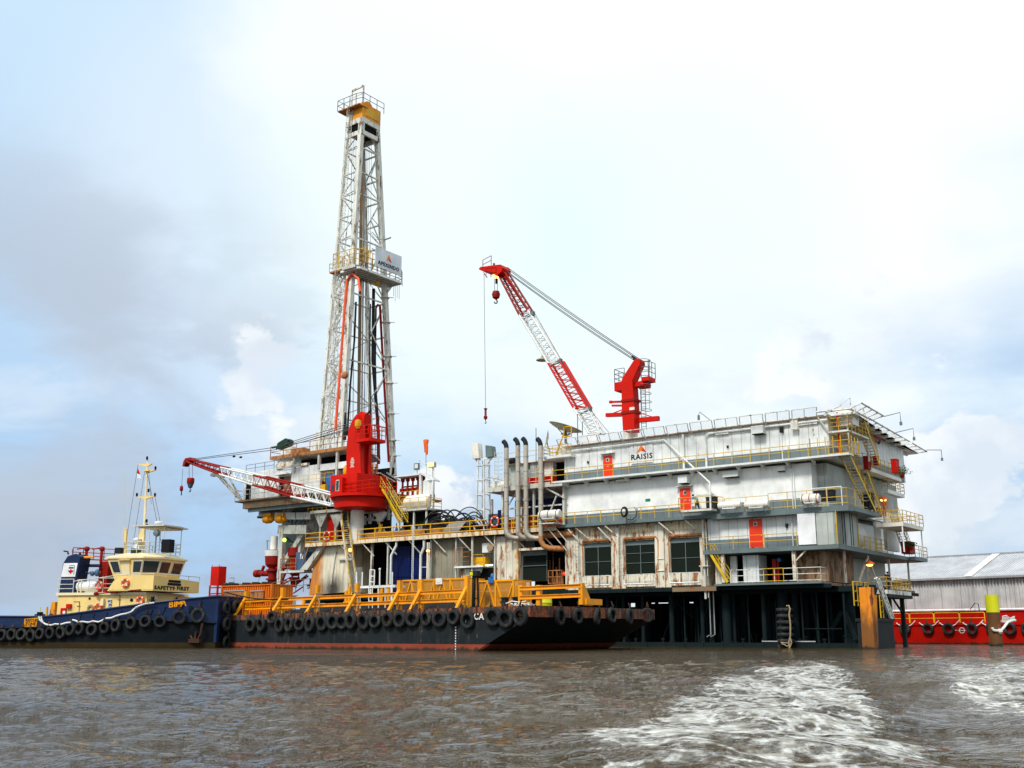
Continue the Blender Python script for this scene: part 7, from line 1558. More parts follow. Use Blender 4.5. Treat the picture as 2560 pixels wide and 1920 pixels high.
# small deck things
lp = P3(1190, 1500, bY + 2.5)
lm = thing('work_lamp', 'black work lamp on two black legs in front of the orange baskets', 'lamp', A, (lp.x, bY + 2.5, 3))
part(MB().beam((lp.x - .25, bY + 2.5, 3), (lp.x - .2, bY + 2.5, zq(1185, 1436, bY + 2.5)), .2).beam((lp.x + .25, bY + 2.5, 3), (lp.x + .12, bY + 2.5, zq(1185, 1440, bY + 2.5)), .12).beam((lp.x - .2, bY + 2.5, 3.8), (lp.x + .2, bY + 2.5, 3.8), .08), 'stand', 'black', lm)
q = P3(1187, 1434, bY + 2.4); part(MB().box(q.x - .35, q.x + .38, q.y - .2, q.y + .2, q.z - .18, q.z + .18), 'head', 'black', lm); part(MB().box(q.x - .3, q.x - .02, q.y - .24, q.y - .2, q.z - .14, q.z + .12), 'reflector', 'lime', lm)
for px, lb in ((1262, 'dark mooring bollard just left of the white ropes'), (1290, 'dark mooring bollard standing in the white ropes')):
    q = P3(px, 1505, bY + 1.8); solo(MB().lathe((q.x, q.y, 2.95), [(.26, 0), (.26, .75), (.33, .76), (.33, .85), (.1, .87)], 12).box(q.x - .5, q.x + .5, q.y - .35, q.y + .35, 2.9, 3.0).tube([(q.x - .4, q.y, 3.45), (q.x + .4, q.y, 3.45)], .06, 6), 'bollard', 'black', lb, 'bollard', A)
mb = MB()
for k in range(16):
    c = P3(random.uniform(1290, 1332), 1510, bY + random.uniform(.8, 2)); r_ = random.uniform(.15, .4); ph = random.random() * 6; pts = []
    for j in range(12): a_ = ph + j * .55; pts.append((c.x + r_ * math.cos(a_) * 1.3, c.y + r_ * math.sin(a_), 3.12 + .12 * random.random() + .12 * math.sin(a_ * .7)))
    mb.tube(pts, .04, 5)
mb.tube([P3(1265, 1509, bY + 1), P3(1280, 1503, bY + 1), P3(1300, 1506, bY + 1), P3(1315, 1503, bY + 1)], .045, 5)
solo(mb, 'mooring_rope', 'rope', 'loose heap of white mooring rope near the barge corner', 'rope', A)
q = P3(1360, 1492, bY + 4); solo(MB().lathe((q.x, q.y, 3.0), [(.55, 0), (.58, .03), (.58, .4), (.6, .43), (.58, .46), (.58, .85), (.1, .88)], 18), 'drum', 'lime', 'faded yellow drum behind the double rails at the barge corner', 'drum', A)
q = P3(1098, 1453, bY + 6.4); solo(MB().box(q.x - .35, q.x + .35, q.y - .06, q.y, q.z - .25, q.z + .25).box(q.x - .2, q.x + .2, q.y - .08, q.y - .06, q.z - .12, q.z + .12), 'notice_board', 'raft', 'small pale notice on the long orange basket', 'notice', A)
q = P3(1228, 1450, bY + 3.9); solo(MB().box(q.x - .25, q.x + .25, q.y - .06, q.y, q.z - .2, q.z + .2).lathe((q.x + .1, q.y, q.z + .2), [(.12, 0), (.12, .2), (.03, .3)], 8), 'basket_tag', 'drumblue', 'small blue and white tag on top of the shorter orange basket', 'tag', A)
# ropes lashed round posts, and the slack tow line to the container
solo(MB().tube([P3(565, 1481, bY + .3), P3(600, 1490, bY + .5), P3(640, 1497, bY + .8), P3(690, 1499, bY + 1.2), P3(720, 1498, bY + 1.2)], .06, 6), 'tow_line', 'black', 'dark slack line from the tug bow across the orange container', 'rope', A)
for px, lb in ((797, 'tall post below the stained wall'), (893, 'post left of the white access frame')):
    mb = MB(); x_ = A.P(px, 1490, yp)[0]
    for k in range(5): mb.lathe((x_, yp + .04, 4.1 + k * .09), [(.26, -.03), (.3, 0), (.26, .03)], 10, caps=False)
    mb.tube([(x_ + .2, yp - .2, 4.1), (x_ + .45, yp - .3, 3.6), (x_ + .35, yp - .4, 3.05), (x_ + .6, yp - .5, 2.99)], .05, 5)
    solo(mb, 'lashing_rope', 'oldrope', 'grey rope lashed round the ' + lb, 'rope', A)
mb = MB()
for k in range(5): mb.tube([(bL + 3 + k, bY + 2.6 + k * .3, 2.9 + .12 * k), (bL + 26 - k, bY + 2.6 + k * .3, 3.1 + .12 * k)], .12, 7)
solo(mb, 'pipe_bundle', 'black', 'bundle of long dark pipes lying on the barge deck behind the near rails', 'pipes', A)
a_ = P3(700, 1500, bY + 7)
solo(MB().box(a_.x - 1, a_.x + 1.1, bY + 7, bY + 8, 3, 4.6).box(a_.x - 1.1, a_.x + 1.2, bY + 6.95, bY + 8.1, 4.6, 4.7), 'deck_box', 'mast', 'small pale box standing right of the orange container', 'box', A)
# ================= tug =================
TG = frame_at(541, 90, -14)
G3 = lambda px, py, y=0.: TG.P3(px, py, y)
tg = thing('tugboat', 'blue hulled tug with cream wheelhouse lying bow to the barge', 'tugboat', TG, (-15, 4.6, 0))
CYT = 4.6
def interp(tab, x):
    if x <= tab[0][0]: return tab[0][1]
    for (a, va), (b, vb) in zip(tab, tab[1:]):
        if x <= b: return va + (vb - va) * (x - a) / (b - a)
    return tab[-1][1]
BX = TG.P(541, 1540, 2.3)[0]                         # x of the blunt bow
half = [(-34, 3.2), (-31, 4.3), (-27, 4.6), (BX - 7.5, 4.6), (BX - 5.2, 4.35), (BX - 3.2, 3.8), (BX - 1.6, 3.1), (BX - .3, 2.35), (BX, 2.2), (BX + .05, 0)]
stn = [-34, -31, -28] + [-26 + i * 1.7 for i in range(11)] + [BX - 7, BX - 6, BX - 5.2, BX - 4.2, BX - 3.2, BX - 2.4, BX - 1.6, BX - .9, BX - .3, BX, BX + .05]
def side_y(x): return CYT - interp(half, min(x, BX))
def GS(px, py, off=0.):                               # point on the near side of the hull, off metres clear of it
    y = 0.
    for _ in range(8): y = side_y(TG.P(px, py, y)[0])
    p = TG.P3(px, py, y); s_ = (side_y(p.x + .2) - side_y(p.x - .2)) / .4; n = Vector((s_, -1, 0)).normalized(); return p + n * off, math.degrees(math.atan(s_))
sheer = [(lambda p: (p.x, p.z))(GS(px, py)[0]) for px, py in ((0, 1541), (98, 1542), (140, 1540), (236, 1527), (330, 1514), (419, 1503), (500, 1495), (541, 1491))]
bord = [(lambda p: (p.x, p.z))(GS(px, py)[0]) for px, py in ((0, 1571), (150, 1567), (330, 1549), (420, 1552), (541, 1558))]
def shell(z_lo, z_hi, m_, nm, off=0.):
    vs = []; fs = []
    for x in stn:
        h = interp(half, x) + off
        for s_ in (-1, 1):
            for zf in (z_lo, z_hi): vs.append((x + (off if x > 0 else 0), CYT + s_ * h, zf(x)))
    for i in range(len(stn) - 1):
        a = i * 4; b = a + 4
        fs += [(a, b, b + 1, a + 1), (a + 3, b + 3, b + 2, a + 2)]
        fs.append((a + 1, b + 1, b + 3, a + 3)) if nm == 'upper_hull' else None
    fs.append((0, 1, 3, 2)); return part(MB().add(vs, [f for f in fs if f]), nm, m_, tg)
shell(lambda x: -1., lambda x: .52, 'waterline', 'lower_hull', .012)
shell(lambda x: .52, lambda x: interp(bord, x), 'tugdark', 'middle_hull')
shell(lambda x: interp(bord, x), lambda x: interp(sheer, x), 'tugblue', 'upper_hull', .02)
mb = MB()
mb.tube([(x, side_y(x) - .05, interp(sheer, x)) for x in stn if x <= BX] + [(BX + .05, 2 * CYT - side_y(BX), interp(sheer, BX))], .09, 6); part(mb, 'bulwark_cap', 'tugblue', tg)
mb = MB(); mb.tube([(x, side_y(x) - .08, interp(bord, x)) for x in stn if x <= BX], .1, 6); part(mb, 'rubbing_strake', 'tugdark', tg)
mb = MB()
for px, py in ((377, 1538), (410, 1530), (455, 1522), (500, 1515), (300, 1540), (265, 1544), (232, 1548), (200, 1548)): q = GS(px, py, .03)[0]; mb.beam(q - Vector((.16, 0, .45)), q + Vector((.16, 0, .45)), .05)
part(mb, 'weld_rib', 'tugdark', tg)
part(MB().box(BX - .15, BX + .1, side_y(BX) - .1, side_y(BX) + .3, .5, interp(sheer, BX) - .3), 'stem_bar', 'tugblue', tg)
for ch, cpx, cpy in (('B', 428, 1512), ('I', 437, 1511), ('M', 447, 1510), ('A', 459, 1508)): q, an = GS(cpx, cpy, .05); text(ch, tg, q, .70, 'orangeyellow', rz=an, wide=1.0)
# anchor
a = GS(488, 1588, .12)[0]; part(MB().tube([a + Vector((-.75, 0, .75)), a + Vector((-.55, 0, .1)), a + Vector((-.2, 0, -.35)), a + Vector((.25, 0, -.35)), a + Vector((.5, 0, .1)), a + Vector((.6, 0, .95))], .1, 6).box(a.x - .5, a.x + .5, a.y - .2, a.y + .3, a.z - .62, a.z - .3).tube([a + Vector((0, 0, -.3)), a + Vector((.05, 0, .3))], .08, 6), 'anchor', 'chainrust', tg)
a = GS(475, 1524, .0)[0]; part(MB().lathe(a, [(.18, -.06), (.32, -.05), (.32, .05), (.1, .06)], 14, 'y'), 'hawse_pipe', 'tugdark', tg)
# deckhouse
yS = 1.3
dx0 = G3(143, 1520, yS).x; dx1 = G3(366, 1500, yS).x; zdk = 2.2; zrf = TG.P(143, 1499, yS)[1]; zrf2 = TG.P(366, 1476, yS)[1]; zr_ = (zrf + zrf2) / 2
dh = part(MB().prismz([(dx0, yS), (dx1, yS), (dx1 + .45, 4.6), (dx1, 7.9), (dx0, 7.9)], 1.8, zr_), 'deckhouse', 'cream', tg)
part(MB().prismz([(dx1, yS + .003), (dx1 + 0.02, yS), (dx1 + .5, 8.2), (dx1 - .5, 8.2)], 1.8, zr_ - .02), 'deckhouse_front', 'cream', tg)
part(MB().prismz([(dx0 - .15, yS - .15), (dx1, yS - .15), (dx1, 8.05), (dx0 - .15, 8.05)], zr_, zr_ + .22), 'boat_deck', 'creampale', tg)
# upper bulwark with the words
yB2 = .75; xf0 = G3(268, 1480, yB2).x; xf1 = G3(382, 1475, yB2).x; zb0 = TG.P(382, 1475, yB2)[1]; zb1 = TG.P(382, 1438, yB2)[1]
fr_dx, fr_dy = .5, 6.6
part(MB().prism([(xf0, zb0), (xf1, zb0), (xf1, zb1), (xf0 + 1.35, zb1 + .05), (xf0 + .5, zb0 + .75)], yB2, yB2 + .08), 'bulwark', 'cream', tg)
fa, fb = Vector((xf1, yB2 + .01, zb0)), Vector((xf1 + fr_dx, yB2 + fr_dy, zb0))
mb = MB(); mb.add([fa, fb, fb + Vector((0, 0, zb1 - zb0 - .28)), fa + Vector((0, 0, zb1 - zb0))] + [v + Vector((-.08, 0, 0)) for v in (fa, fb, fb + Vector((0, 0, zb1 - zb0 - .28)), fa + Vector((0, 0, zb1 - zb0)))], [(0, 1, 2, 3), (7, 6, 5, 4), (3, 2, 6, 7), (0, 4, 5, 1), (1, 5, 6, 2), (0, 3, 7, 4)])
part(mb, 'bulwark_front', 'cream', tg)
part(MB().prismz([(xf0, yB2), (xf1, yB2), (xf1 + fr_dx, yB2 + fr_dy), (xf0, yB2 + fr_dy)], zb0 - .05, zb0 + .05), 'bridge_deck', 'cream', tg)
ang = math.degrees(math.atan2(fr_dy, fr_dx)); nrm_ = Vector((math.sin(R(ang)), -math.cos(R(ang)), 0)) * .03
def onfront(px, py):                                   # a point of the bulwark front plane
    o, d, dz = TG._r(px, py); n = Vector((fr_dy, -fr_dx)); t_ = ((fa.x - o[0]) * n.x + (fa.y - o[1]) * n.y) / (d[0] * n.x + d[1] * n.y)
    return Vector((o[0] + d[0] * t_, o[1] + d[1] * t_, H + dz * t_)) + nrm_
q = onfront(408, 1470); text('SAFETY', tg, q, .44, 'ink', rz=ang, wide=1.6); q = onfront(457, 1472); text('FIRST', tg, q, .44, 'ink', rz=ang, wide=1.6)
q = onfront(434, 1471); t1_ = text('+', tg, q, .7, 'darkred', 'cross_emblem', rz=ang, wide=1.2)
q = onfront(436, 1457); u_ = Vector((math.cos(R(ang)), math.sin(R(ang)), 0)); part(MB().beam(q - u_ * .85 + Vector((0, 0, .12)), q + u_ * .85 + Vector((0, 0, .12)), .03, .2).beam(q - u_ * .95 - Vector((0, 0, .13)), q + u_ * .95 - Vector((0, 0, .13)), .03, .2), 'name_plate', 'ink', tg)
mb = MB(); tr = [Vector((xf0 - 3.4, yB2, zr_ + 1.15)), Vector((xf0 + 1.0, yB2, zb1 + .05)), Vector((xf1, yB2, zb1 + .14)), Vector((xf1 + fr_dx, yB2 + fr_dy, zb1 + .14))]
mb.tube(tr, .035, 5); [mb.tube([fa.lerp(fb, k / 4) + Vector((0, 0, zb1 - zb0 - .2)), fa.lerp(fb, k / 4) + Vector((0, 0, zb1 - zb0 + .14))], .03, 4) for k in range(5)]
part(mb, 'railing', 'tuggrey', tg)
# wheelhouse
zw0, zw1 = zb1 - .3, TG.P(358, 1395, 1.6)[1]; zw2 = TG.P(380, 1383, 2.0)[1]
xa, xb = G3(268, 1400, 1.7).x, G3(358, 1395, 1.7).x
top = [(xa, 1.7), (xb, 1.7), (xb + 1.0, 2.9), (xb + 1.3, 6.4), (xb, 7.6), (xa, 7.6)]
ins = .5
bot = [(xa + .7, 1.95), (xb - .3, 1.95), (xb + 1.0 - ins, 3.0), (xb + 1.3 - ins, 6.2), (xb - .3, 7.3), (xa + .7, 7.3)]
def ringmesh(r0, z0, r1, z1, cap=True):
    n = len(r0); return MB().add([(x, y, z0) for x, y in r0] + [(x, y, z1) for x, y in r1], [(i, (i + 1) % n, (i + 1) % n + n, i + n) for i in range(n)] + ([tuple(range(n, 2 * n)), tuple(range(n - 1, -1, -1))] if cap else []))
wh = part(ringmesh(bot, zw0, top, zw1), 'wheelhouse', 'cream', tg)
grow = lambda r_, g_: [(x + (g_ if x > xb - .5 else -g_), y + (g_ if y > 4.6 else -g_)) for x, y in r_]
roof_b, roof_t = grow(top, .12), [(x * 1 + (1.3 if x < xb - 2 else -.75), CYT + (y - CYT) * .72) for x, y in top]
part(ringmesh(roof_b, zw1, grow(top, .12), zw1 + .14), 'roof', 'creampale', tg); part(ringmesh(roof_b, zw1 + .141, roof_t, zw2 + .1), 'roof', 'creampale', tg)
def face_pt(i, u, v, off=.03):
    n = len(bot); a0, a1 = Vector((*bot[i], zw0)), Vector((*bot[(i + 1) % n], zw0)); b0, b1 = Vector((*top[i], zw1)), Vector((*top[(i + 1) % n], zw1))
    p = a0.lerp(a1, u).lerp(b0.lerp(b1, u), v); nn = (a1 - a0).cross(b0 - a0).normalized(); return p + nn * off
def win(i, u0, u1, v0=.36, v1=.86, sk=0.):
    c4 = [face_pt(i, u0, v0, .02), face_pt(i, u1, v0, .02), face_pt(i, u1 + sk, v1, .02), face_pt(i, u0 + sk, v1, .02)]
    ctr = sum(c4, Vector()) / 4; f = part(MB().quad(*[ctr + (c - ctr) * 1.16 for c in c4]), 'window', 'tuggrey', tg)
    nn = face_pt(i, .5, .5, .03) - face_pt(i, .5, .5, .02); part(MB().quad(*[c + nn for c in c4]), 'pane', 'glass', f)
win(0, .07, .30, sk=-.02); win(0, .72, .96, sk=.02); win(1, .06, .94, .36, .88); win(2, .05, .42); win(2, .55, .93); win(5, .1, .45); win(5, .55, .9)
dq = [face_pt(0, .36, .02), face_pt(0, .62, .02), face_pt(0, .62, .88), face_pt(0, .36, .88)]; part(MB().quad(*dq), 'door', 'creampale', tg)
part(MB().beam(face_pt(0, .33, .93, .1), face_pt(0, .66, .93, .1), .3, .06).beam(face_pt(0, .62, .1, .05), face_pt(0, .62, .85, .05), .05), 'door_trim', 'cream', tg)
# roof rail, lamps, canopy
zt = zw2 + .1
ra = [(xa + 1.1, 2.4), (xb + .1, 2.4), (xb + .75, 3.3), (xb + .9, 6), (xb, 6.8), (xa + 1.1, 6.8)]
part(MB().rail([(x, y, zt - .05) for x, y in ra + [ra[0]]], .98, 1.2, .028, (1, .66, .33)), 'railing', 'tuggrey', tg)
zc = TG.P(380, 1316, 3)[1]; ca0, ca1 = G3(332, 1316, 2.6).x, G3(410, 1316, 2.6).x
part(MB().prismz([(ca0, 2.6), (ca1, 2.6), (ca1 + .4, 4.6), (ca1, 6.6), (ca0, 6.6)], zc, zc + .1).prismz([(ca0 + .4, 3), (ca1 - .3, 3), (ca1 - .3, 6.2), (ca0 + .4, 6.2)], zc - .12, zc), 'canopy', 'tuggrey', tg)
mb = MB()
for x_, y_ in ((ca0 + .5, 2.8), (ca1 - 1.5, 2.8), (ca1 - .2, 3.0), (ca0 + .5, 6.2), (ca1 - .3, 6.0)): mb.tube([(x_, y_, zt), (x_, y_, zc)], .04, 5)
part(mb, 'canopy_post', 'tuggrey', tg)
part(MB().lathe((ca1 - .9, 3.2, zc + .1), [(.1, 0), (.1, .12), (.35, .14), (.38, .3), (.2, .36)], 14), 'radome', 'plainwhite', tg)
# mast
mbx = G3(357, 1390, 4.6); mtx = G3(369, 1150, 4.6); k_m = lambda f: Vector((mbx.x, 4.6, zt)).lerp(Vector((mtx.x, 4.6, mtx.z)), f)
part(MB().tube([k_m(0), k_m(1)], .14, 10, .08), 'mast', 'creampale', tg)
part(MB().prism([(k_m(0).x - 1.1, zt), (k_m(0).x + .1, zt), (k_m(.3).x, k_m(.3).z), (k_m(.3).x - .12, k_m(.3).z)], 4.5, 4.7), 'mast_web', 'cream', tg)
za1 = TG.P(360, 1241, 4.6)[1]; za2 = TG.P(360, 1160, 4.6)[1]; za3 = TG.P(360, 1176, 4.6)[1]
xm = lambda z: k_m((z - zt) / (mtx.z - zt)).x
mb = MB()
for z_, l_, r_ in ((za1, .9, 1.05), (za2, 1.0, .5), (za3, -.1, .95)): mb.prism([(xm(z_) - l_, z_), (xm(z_) + r_, z_), (xm(z_) + .1, z_ - .25), (xm(z_) - .1, z_ - .25)], 4.5, 4.7)
mb.box(xm(za2) - .2, xm(za2) + .35, 4.3, 4.9, za2 - .7, za2 - .6)
part(mb, 'yard', 'cream', tg)
mb = MB()
for x_, z_ in ((xm(za1) - .85, za1), (xm(za1) + .98, za1 - .05), (xm(za1) + .3, za1 + .35), (xm(za3) + .9, za3), (mtx.x, mtx.z), (ca0 + .15, zc + .1), (xm(zc) + .25, zc + .5)): mb.lathe((x_, 4.5, z_), [(.06, 0), (.09, .06), (.1, .25), (.06, .32)], 8)
part(mb, 'navigation_light', 'ink', tg)
part(MB().tube([(xm(za2) - .95, 4.6, za2), (G3(315, 1340, 4.6).x, 4.6, zt + .5)], .018, 4).tube([(xm(za1) + .9, 4.6, za1), (G3(403, 1330, 4.6).x, 4.6, zc)], .018, 4).tube([(mtx.x + .2, 4.6, za3), (G3(378, 1260, 4.6).x, 4.6, TG.P(378, 1260, 4.6)[1])], .015, 4).tube([(mtx.x, 4.6, za3), (G3(412, 1335, 4.6).x, 4.6, zt)], .02, 4).tube([(mtx.x - .2, 4.6, za3), (G3(332, 1345, 4.6).x, 4.6, zt)], .018, 4), 'stay_wire', 'ink', tg)
fx = xm(za2) - .92; fl_ = thing('flag', 'small red and white flag on the tug mast', 'flag', TG, (fx, 4.6, za2 - 1.4))
fz = TG.P(340, 1170, 4.6)[1]
part(MB().quad((fx - .02, 4.6, fz), (fx + .16, 4.55, fz - .35), (fx + .28, 4.6, fz - .62), (fx - .08, 4.6, fz - .5)), 'red_band', 'cranered', fl_); part(MB().quad((fx - .08, 4.6, fz - .5), (fx + .28, 4.6, fz - .62), (fx + .42, 4.55, fz - .98), (fx + .0, 4.6, fz - .95)), 'white_band', 'plainwhite', fl_)
part(MB().tube([G3(310, 1385, 5), G3(311, 1175, 5)], .022, 4).tube([G3(306, 1370, 5), G3(306, 1318, 5)], .02, 4), 'whip_aerial', 'tuggrey', tg)
part(MB().tube([G3(313, 1385, 5), G3(315, 1322, 5)], .13, 8), 'vent_pipe', 'cream', tg)
q = G3(344, 1349, 4); part(MB().lathe(q - Vector((0, 0, .1)), [(.1, -.6), (.12, -.1), (.38, 0), (.4, .12), (.2, .25)], 16).box(q.x - .25, q.x + .4, 3.7, 4.3, zt, zt + .75), 'radar', 'plainwhite', tg)
q = G3(391, 1333, 3); part(MB().lathe(q, [(.05, -.2), (.25, -.15), (.3, .12), (.27, .14)], 14, 'y').tube([q - Vector((0, 0, .3)), (q.x, 3, zt)], .06, 6), 'searchlight', 'greysteel', tg)
q = G3(415, 1364, 3); part(MB().box(q.x - .4, q.x + .4, 2.9, 3.7, zt + .05, zt + 1.15), 'dark_cabinet', 'ink', tg)
for px, py, s_ in ((297, 1379, .28), (336, 1374, .22), (343, 1374, .2)): q = G3(px, py, 2.6); part(MB().box(q.x - s_, q.x + s_, 2.4, 2.9, zt - .02, zt + s_ * 1.7), 'roof_box', 'black' if px < 330 else 'green', tg)
# funnel
yF = 2.4; fx0, fx1 = G3(147, 1490, yF).x, G3(184, 1490, yF).x; zfb, zft = zr_ + .2, TG.P(165, 1392, yF)[1]; rk = .22
part(MB().prism([(fx0, zfb), (fx1, zfb), (fx1 + rk + .1, zft), (fx1 + rk - .4, zft + .25), (fx0 + rk + .3, zft + .05), (fx0 + rk - .1, zft - .6)], yF, yF + 1.5), 'funnel', 'tugblue', tg)
w0, w1 = TG.P(165, 1442, yF)[1], TG.P(165, 1408, yF)[1]
part(MB().prism([(fx0 + .08, w0), (fx1 - .02, w0), (fx1 + .12, w1), (fx0 + .2, w1)], yF - .02, yF), 'funnel_panel', 'plainwhite', tg)
zz0 = (w0 + w1) / 2; xc0 = (fx0 + fx1) / 2 + .3
part(MB().box(xc0 - .28, xc0 + .2, yF - .035, yF - .021, zz0 + .12, zz0 + .24).box(xc0 - .3, xc0 + .2, yF - .035, yF - .021, zz0 - .14, zz0 - .04).box(xc0 + .26, xc0 + .3, yF - .035, yF - .021, zz0 - .4, zz0 + .42).box(xc0 - .25, xc0 + .2, yF - .035, yF - .021, zz0 + .36, zz0 + .4), 'flag_emblem', 'ink', tg)
part(MB().box(xc0 - .12, xc0 + .02, yF - .036, yF - .021, zz0 - .33, zz0 + .05).box(xc0 - .24, xc0 + .14, yF - .037, yF - .036, zz0 - .22, zz0 - .08), 'flag_emblem', 'cranered', tg)
part(MB().tube([G3(198, 1394, 3), G3(234, 1393, 3)], .1, 6), 'davit_arm', 'orangeyellow', tg); q = G3(171, 1386, 3); part(MB().tube([q, q + Vector((-.1, 0, .25)), q + Vector((-.5, 0, .3))], .07, 6).lathe((G3(200, 1385, 3).x, 3, zft), [(.1, 0), (.1, .35), (.02, .4)], 8), 'exhaust_outlet', 'ink', tg)
# red fire monitor gantry
yG = 4.0
mb = MB().rail([G3(181, 1397, yG), G3(285, 1402, yG)], 1.0, 1.1, .035, (1, .6, .3)).beam(G3(181, 1397, yG), G3(292, 1402, yG), .1)
mb.tube([G3(181, 1373, yG), G3(181, 1395, yG)], .03, 4)
part(mb, 'monitor_gantry', 'darkred', tg)
for px in (217, 255): q = G3(px, 1372, yG); part(MB().tube([G3(px - 3, 1408, yG), q], .13, 8).lathe(q, [(.1, -.2), (.22, -.1), (.22, .15), (.1, .25)], 10, 'y').tube([q + Vector((0, 0, .1)), q + Vector((-1.0, 0, -.02))], .07, 6, .05), 'fire_monitor', 'darkred', tg)
part(MB().box(G3(250, 1400, yG).x, G3(272, 1400, yG).x, yG, yG + 1, zfb, TG.P(260, 1402, yG)[1] - .05), 'vent_trunk', 'darkred', tg)
part(MB().tube([G3(206, 1414, 3.8), G3(252, 1414, 3.8)], .14, 8).tube([G3(206, 1425, 3.8), G3(211, 1425, 3.8), G3(214, 1418, 3.8), G3(214, 1412, 3.8)], .08, 6), 'exhaust_duct', 'tugblue', tg)
part(MB().ladder(G3(253, 1470, 3.7), G3(255, 1410, 3.7), .55, step=.3, r=.035), 'ladder', 'darkred', tg)
part(MB().box(G3(270, 1440, 3).x, G3(283, 1440, 3).x, 3.4, 5, zfb, zb1), 'recess', 'ink', tg)
part(MB().tube([G3(203 + k * 6, 1430 + (k % 2) * 4, 3.5) for k in range(9)], .07, 5).sphere(G3(231, 1434, 3.5), .22, 5).sphere(G3(243, 1432, 3.5), .25, 5, (1, 1, 1.3)), 'washing_line', 'bluebox', tg)
# boat deck rails, raft
zbt = zr_ + .22
part(MB().rail([(dx0, yS - .1, zbt), (G3(184, 1480, yS).x, yS - .1, zbt)], 1.15, 1.2, .032, (1, .62, .3)), 'railing', 'tuggrey', tg)
part(MB().rail([(G3(223, 1480, yS).x, yS - .1, zbt), (xf0 + .6, yS - .1, zbt)], 1.2, 1.3, .032, (1, .6, .3)), 'railing', 'tuggrey', tg)
q = G3(212, 1473, 2.0); rf_ = thing('life_raft', 'white raft canister on the tug boat deck right of the funnel', 'life raft', TG, (q.x, 2, q.z - .4), 'life raft canisters along the deck edge')
rf_.e['group'] = 'life raft canisters'
part(MB().lathe((q.x, 2.0, zbt + .55), [(.1, -.75), (.38, -.65), (.42, -.3), (.42, .9), (.36, 1.2), (.1, 1.3)], 18, 'x'), 'canister', 'plainwhite', rf_)
part(MB().beam((q.x - .4, 1.6, zbt), (q.x - .4, 1.6, zbt + 1.15), .08).beam((q.x - .1, 1.6, zbt), (q.x - .1, 1.6, zbt + 1.1), .08).beam((q.x - .5, 1.6, zbt + 1.1), (q.x + .3, 1.6, zbt + 1.1), .08), 'cradle', 'tuggrey', rf_)
# wall details
yW = yS - .02
def wbox(px0, px1, py0, py1, m_, nm, d_=.12, y=yW, lab=None): a, b = G3(px0, py1, y), G3(px1, py0, y); return part(MB().box(a.x, b.x, y - d_, y, a.z, b.z), nm, m_, tg, lab)
wbox(152, 167, 1520, 1540, 'cranered', 'fire_box'); wbox(168, 180, 1510, 1521, 'cranered', 'fire_box', .2); part(MB().lathe(G3(160, 1531, yW - .14), [(.06, -.02), (.14, -.01), (.14, .01), (.06, .02)], 12, 'y'), 'fire_symbol', 'plainwhite', tg)
for px, py in ((199, 1513), (300, 1497)):
    mb = MB(); q0, q1 = G3(px - 16, py - 10, yW), G3(px, py - 9, yW); mb.tube([G3(px - 14, py - 9, yW), q1, G3(px - 2, py + 24, yW)], .035, 5).tube([G3(px - 6, py + 2, yW), G3(px + 2, py + 3, yW)], .04, 4)
    part(mb, 'door_seal', 'rustorange', tg)
for px, py, r_ in ((224, 1496, .1), (329, 1500, .14), (452, 1497, .15)): 
    q = G3(px, py, yW if px < 400 else yW + 3.5)
    if px > 400: q = Vector((dx1 + .52, 5.2, q.z))
    part(MB().lathe(q, [(r_ * .75, -.03), (r_, -.03), (r_, .03), (r_ * .75, .03)], 14, 'y' if px < 400 else 'x'), 'porthole', 'ink', tg)
q = G3(391, 1496, 2.2); q.x = dx1 + .3; part(MB().lathe(q, [(.15, -.05), (.22, -.05), (.22, .05)], 14, 'x'), 'porthole', 'tuggrey', tg)
wbox(255, 263, 1497, 1514, 'creampale', 'vent_box', .25)
wq = wbox(269, 280, 1498, 1517, 'plainwhite', 'notice', .03)
q = G3(274.5, 1503, yW - .05); text('M2', wq, q, .30, 'drumblue'); q = G3(274.5, 1512, yW - .05); text('20', wq, q, .30, 'ink')
mb = MB().tube([G3(236, 1485, yS - .25), G3(352, 1474, yS - .6)], .05, 6)
for px, py in ((240, 1484), (291, 1479)): mb.sphere(G3(px, py, yS - .35), .17, 5, (1.3, 1, 1))
part(mb, 'fire_hose', 'darkred', tg)
part(MB().lathe(G3(226, 1521, yW - .05), [(.16, -.04), (.28, -.05), (.34, 0), (.28, .05), (.16, .04)], 18, 'y', caps=False), 'hose_coil', 'oldrope', tg)
q = G3(383, 1500, .6); part(MB().lathe((q.x, .5, q.z - .35), [(.13, 0), (.13, .5), (.16, .52), (.16, .6)], 10).tube([(q.x - .3, .5, q.z), (q.x + .3, .5, q.z)], .05, 6), 'mooring_bitt', 'ink', tg)
# aft deck
q = G3(100, 1535, .5); part(MB().box(q.x - .16, q.x + .16, .3, .7, 2.4, TG.P(100, 1530, .5)[1]).tube([(q.x - .5, .5, TG.P(100, 1537, .5)[1]), (q.x + .5, .5, TG.P(100, 1537, .5)[1])], .07, 6), 'tow_post', 'tugdark', tg); part(MB().tube([(q.x, .5, q.z - .2), G3(101, 1518, .5)], .04, 5), 'stick', 'lime', tg)
part(MB().tube([G3(-60, 1543, .5), G3(86, 1542, .5)], .1, 6), 'tow_rail', 'ink', tg)
part(MB().tube([G3(117, 1545, 2), G3(118, 1517, 2)], .09, 8), 'stanchion', 'yellow', tg)
a = G3(132, 1543, 2.5); part(MB().prism([(a.x - .35, a.z - .6), (a.x + .3, a.z - .6), (a.x + .25, a.z + 1.3), (a.x - .1, a.z + 1.3)], 2.3, 2.7), 'deck_crane', 'orangeyellow', tg)
part(MB().tube([G3(122, 1541, 2.2), G3(128, 1533, 2.2), G3(138, 1538, 2.2), G3(136, 1524, 2.2)], .1, 5), 'crane_hose', 'rustorange', tg)
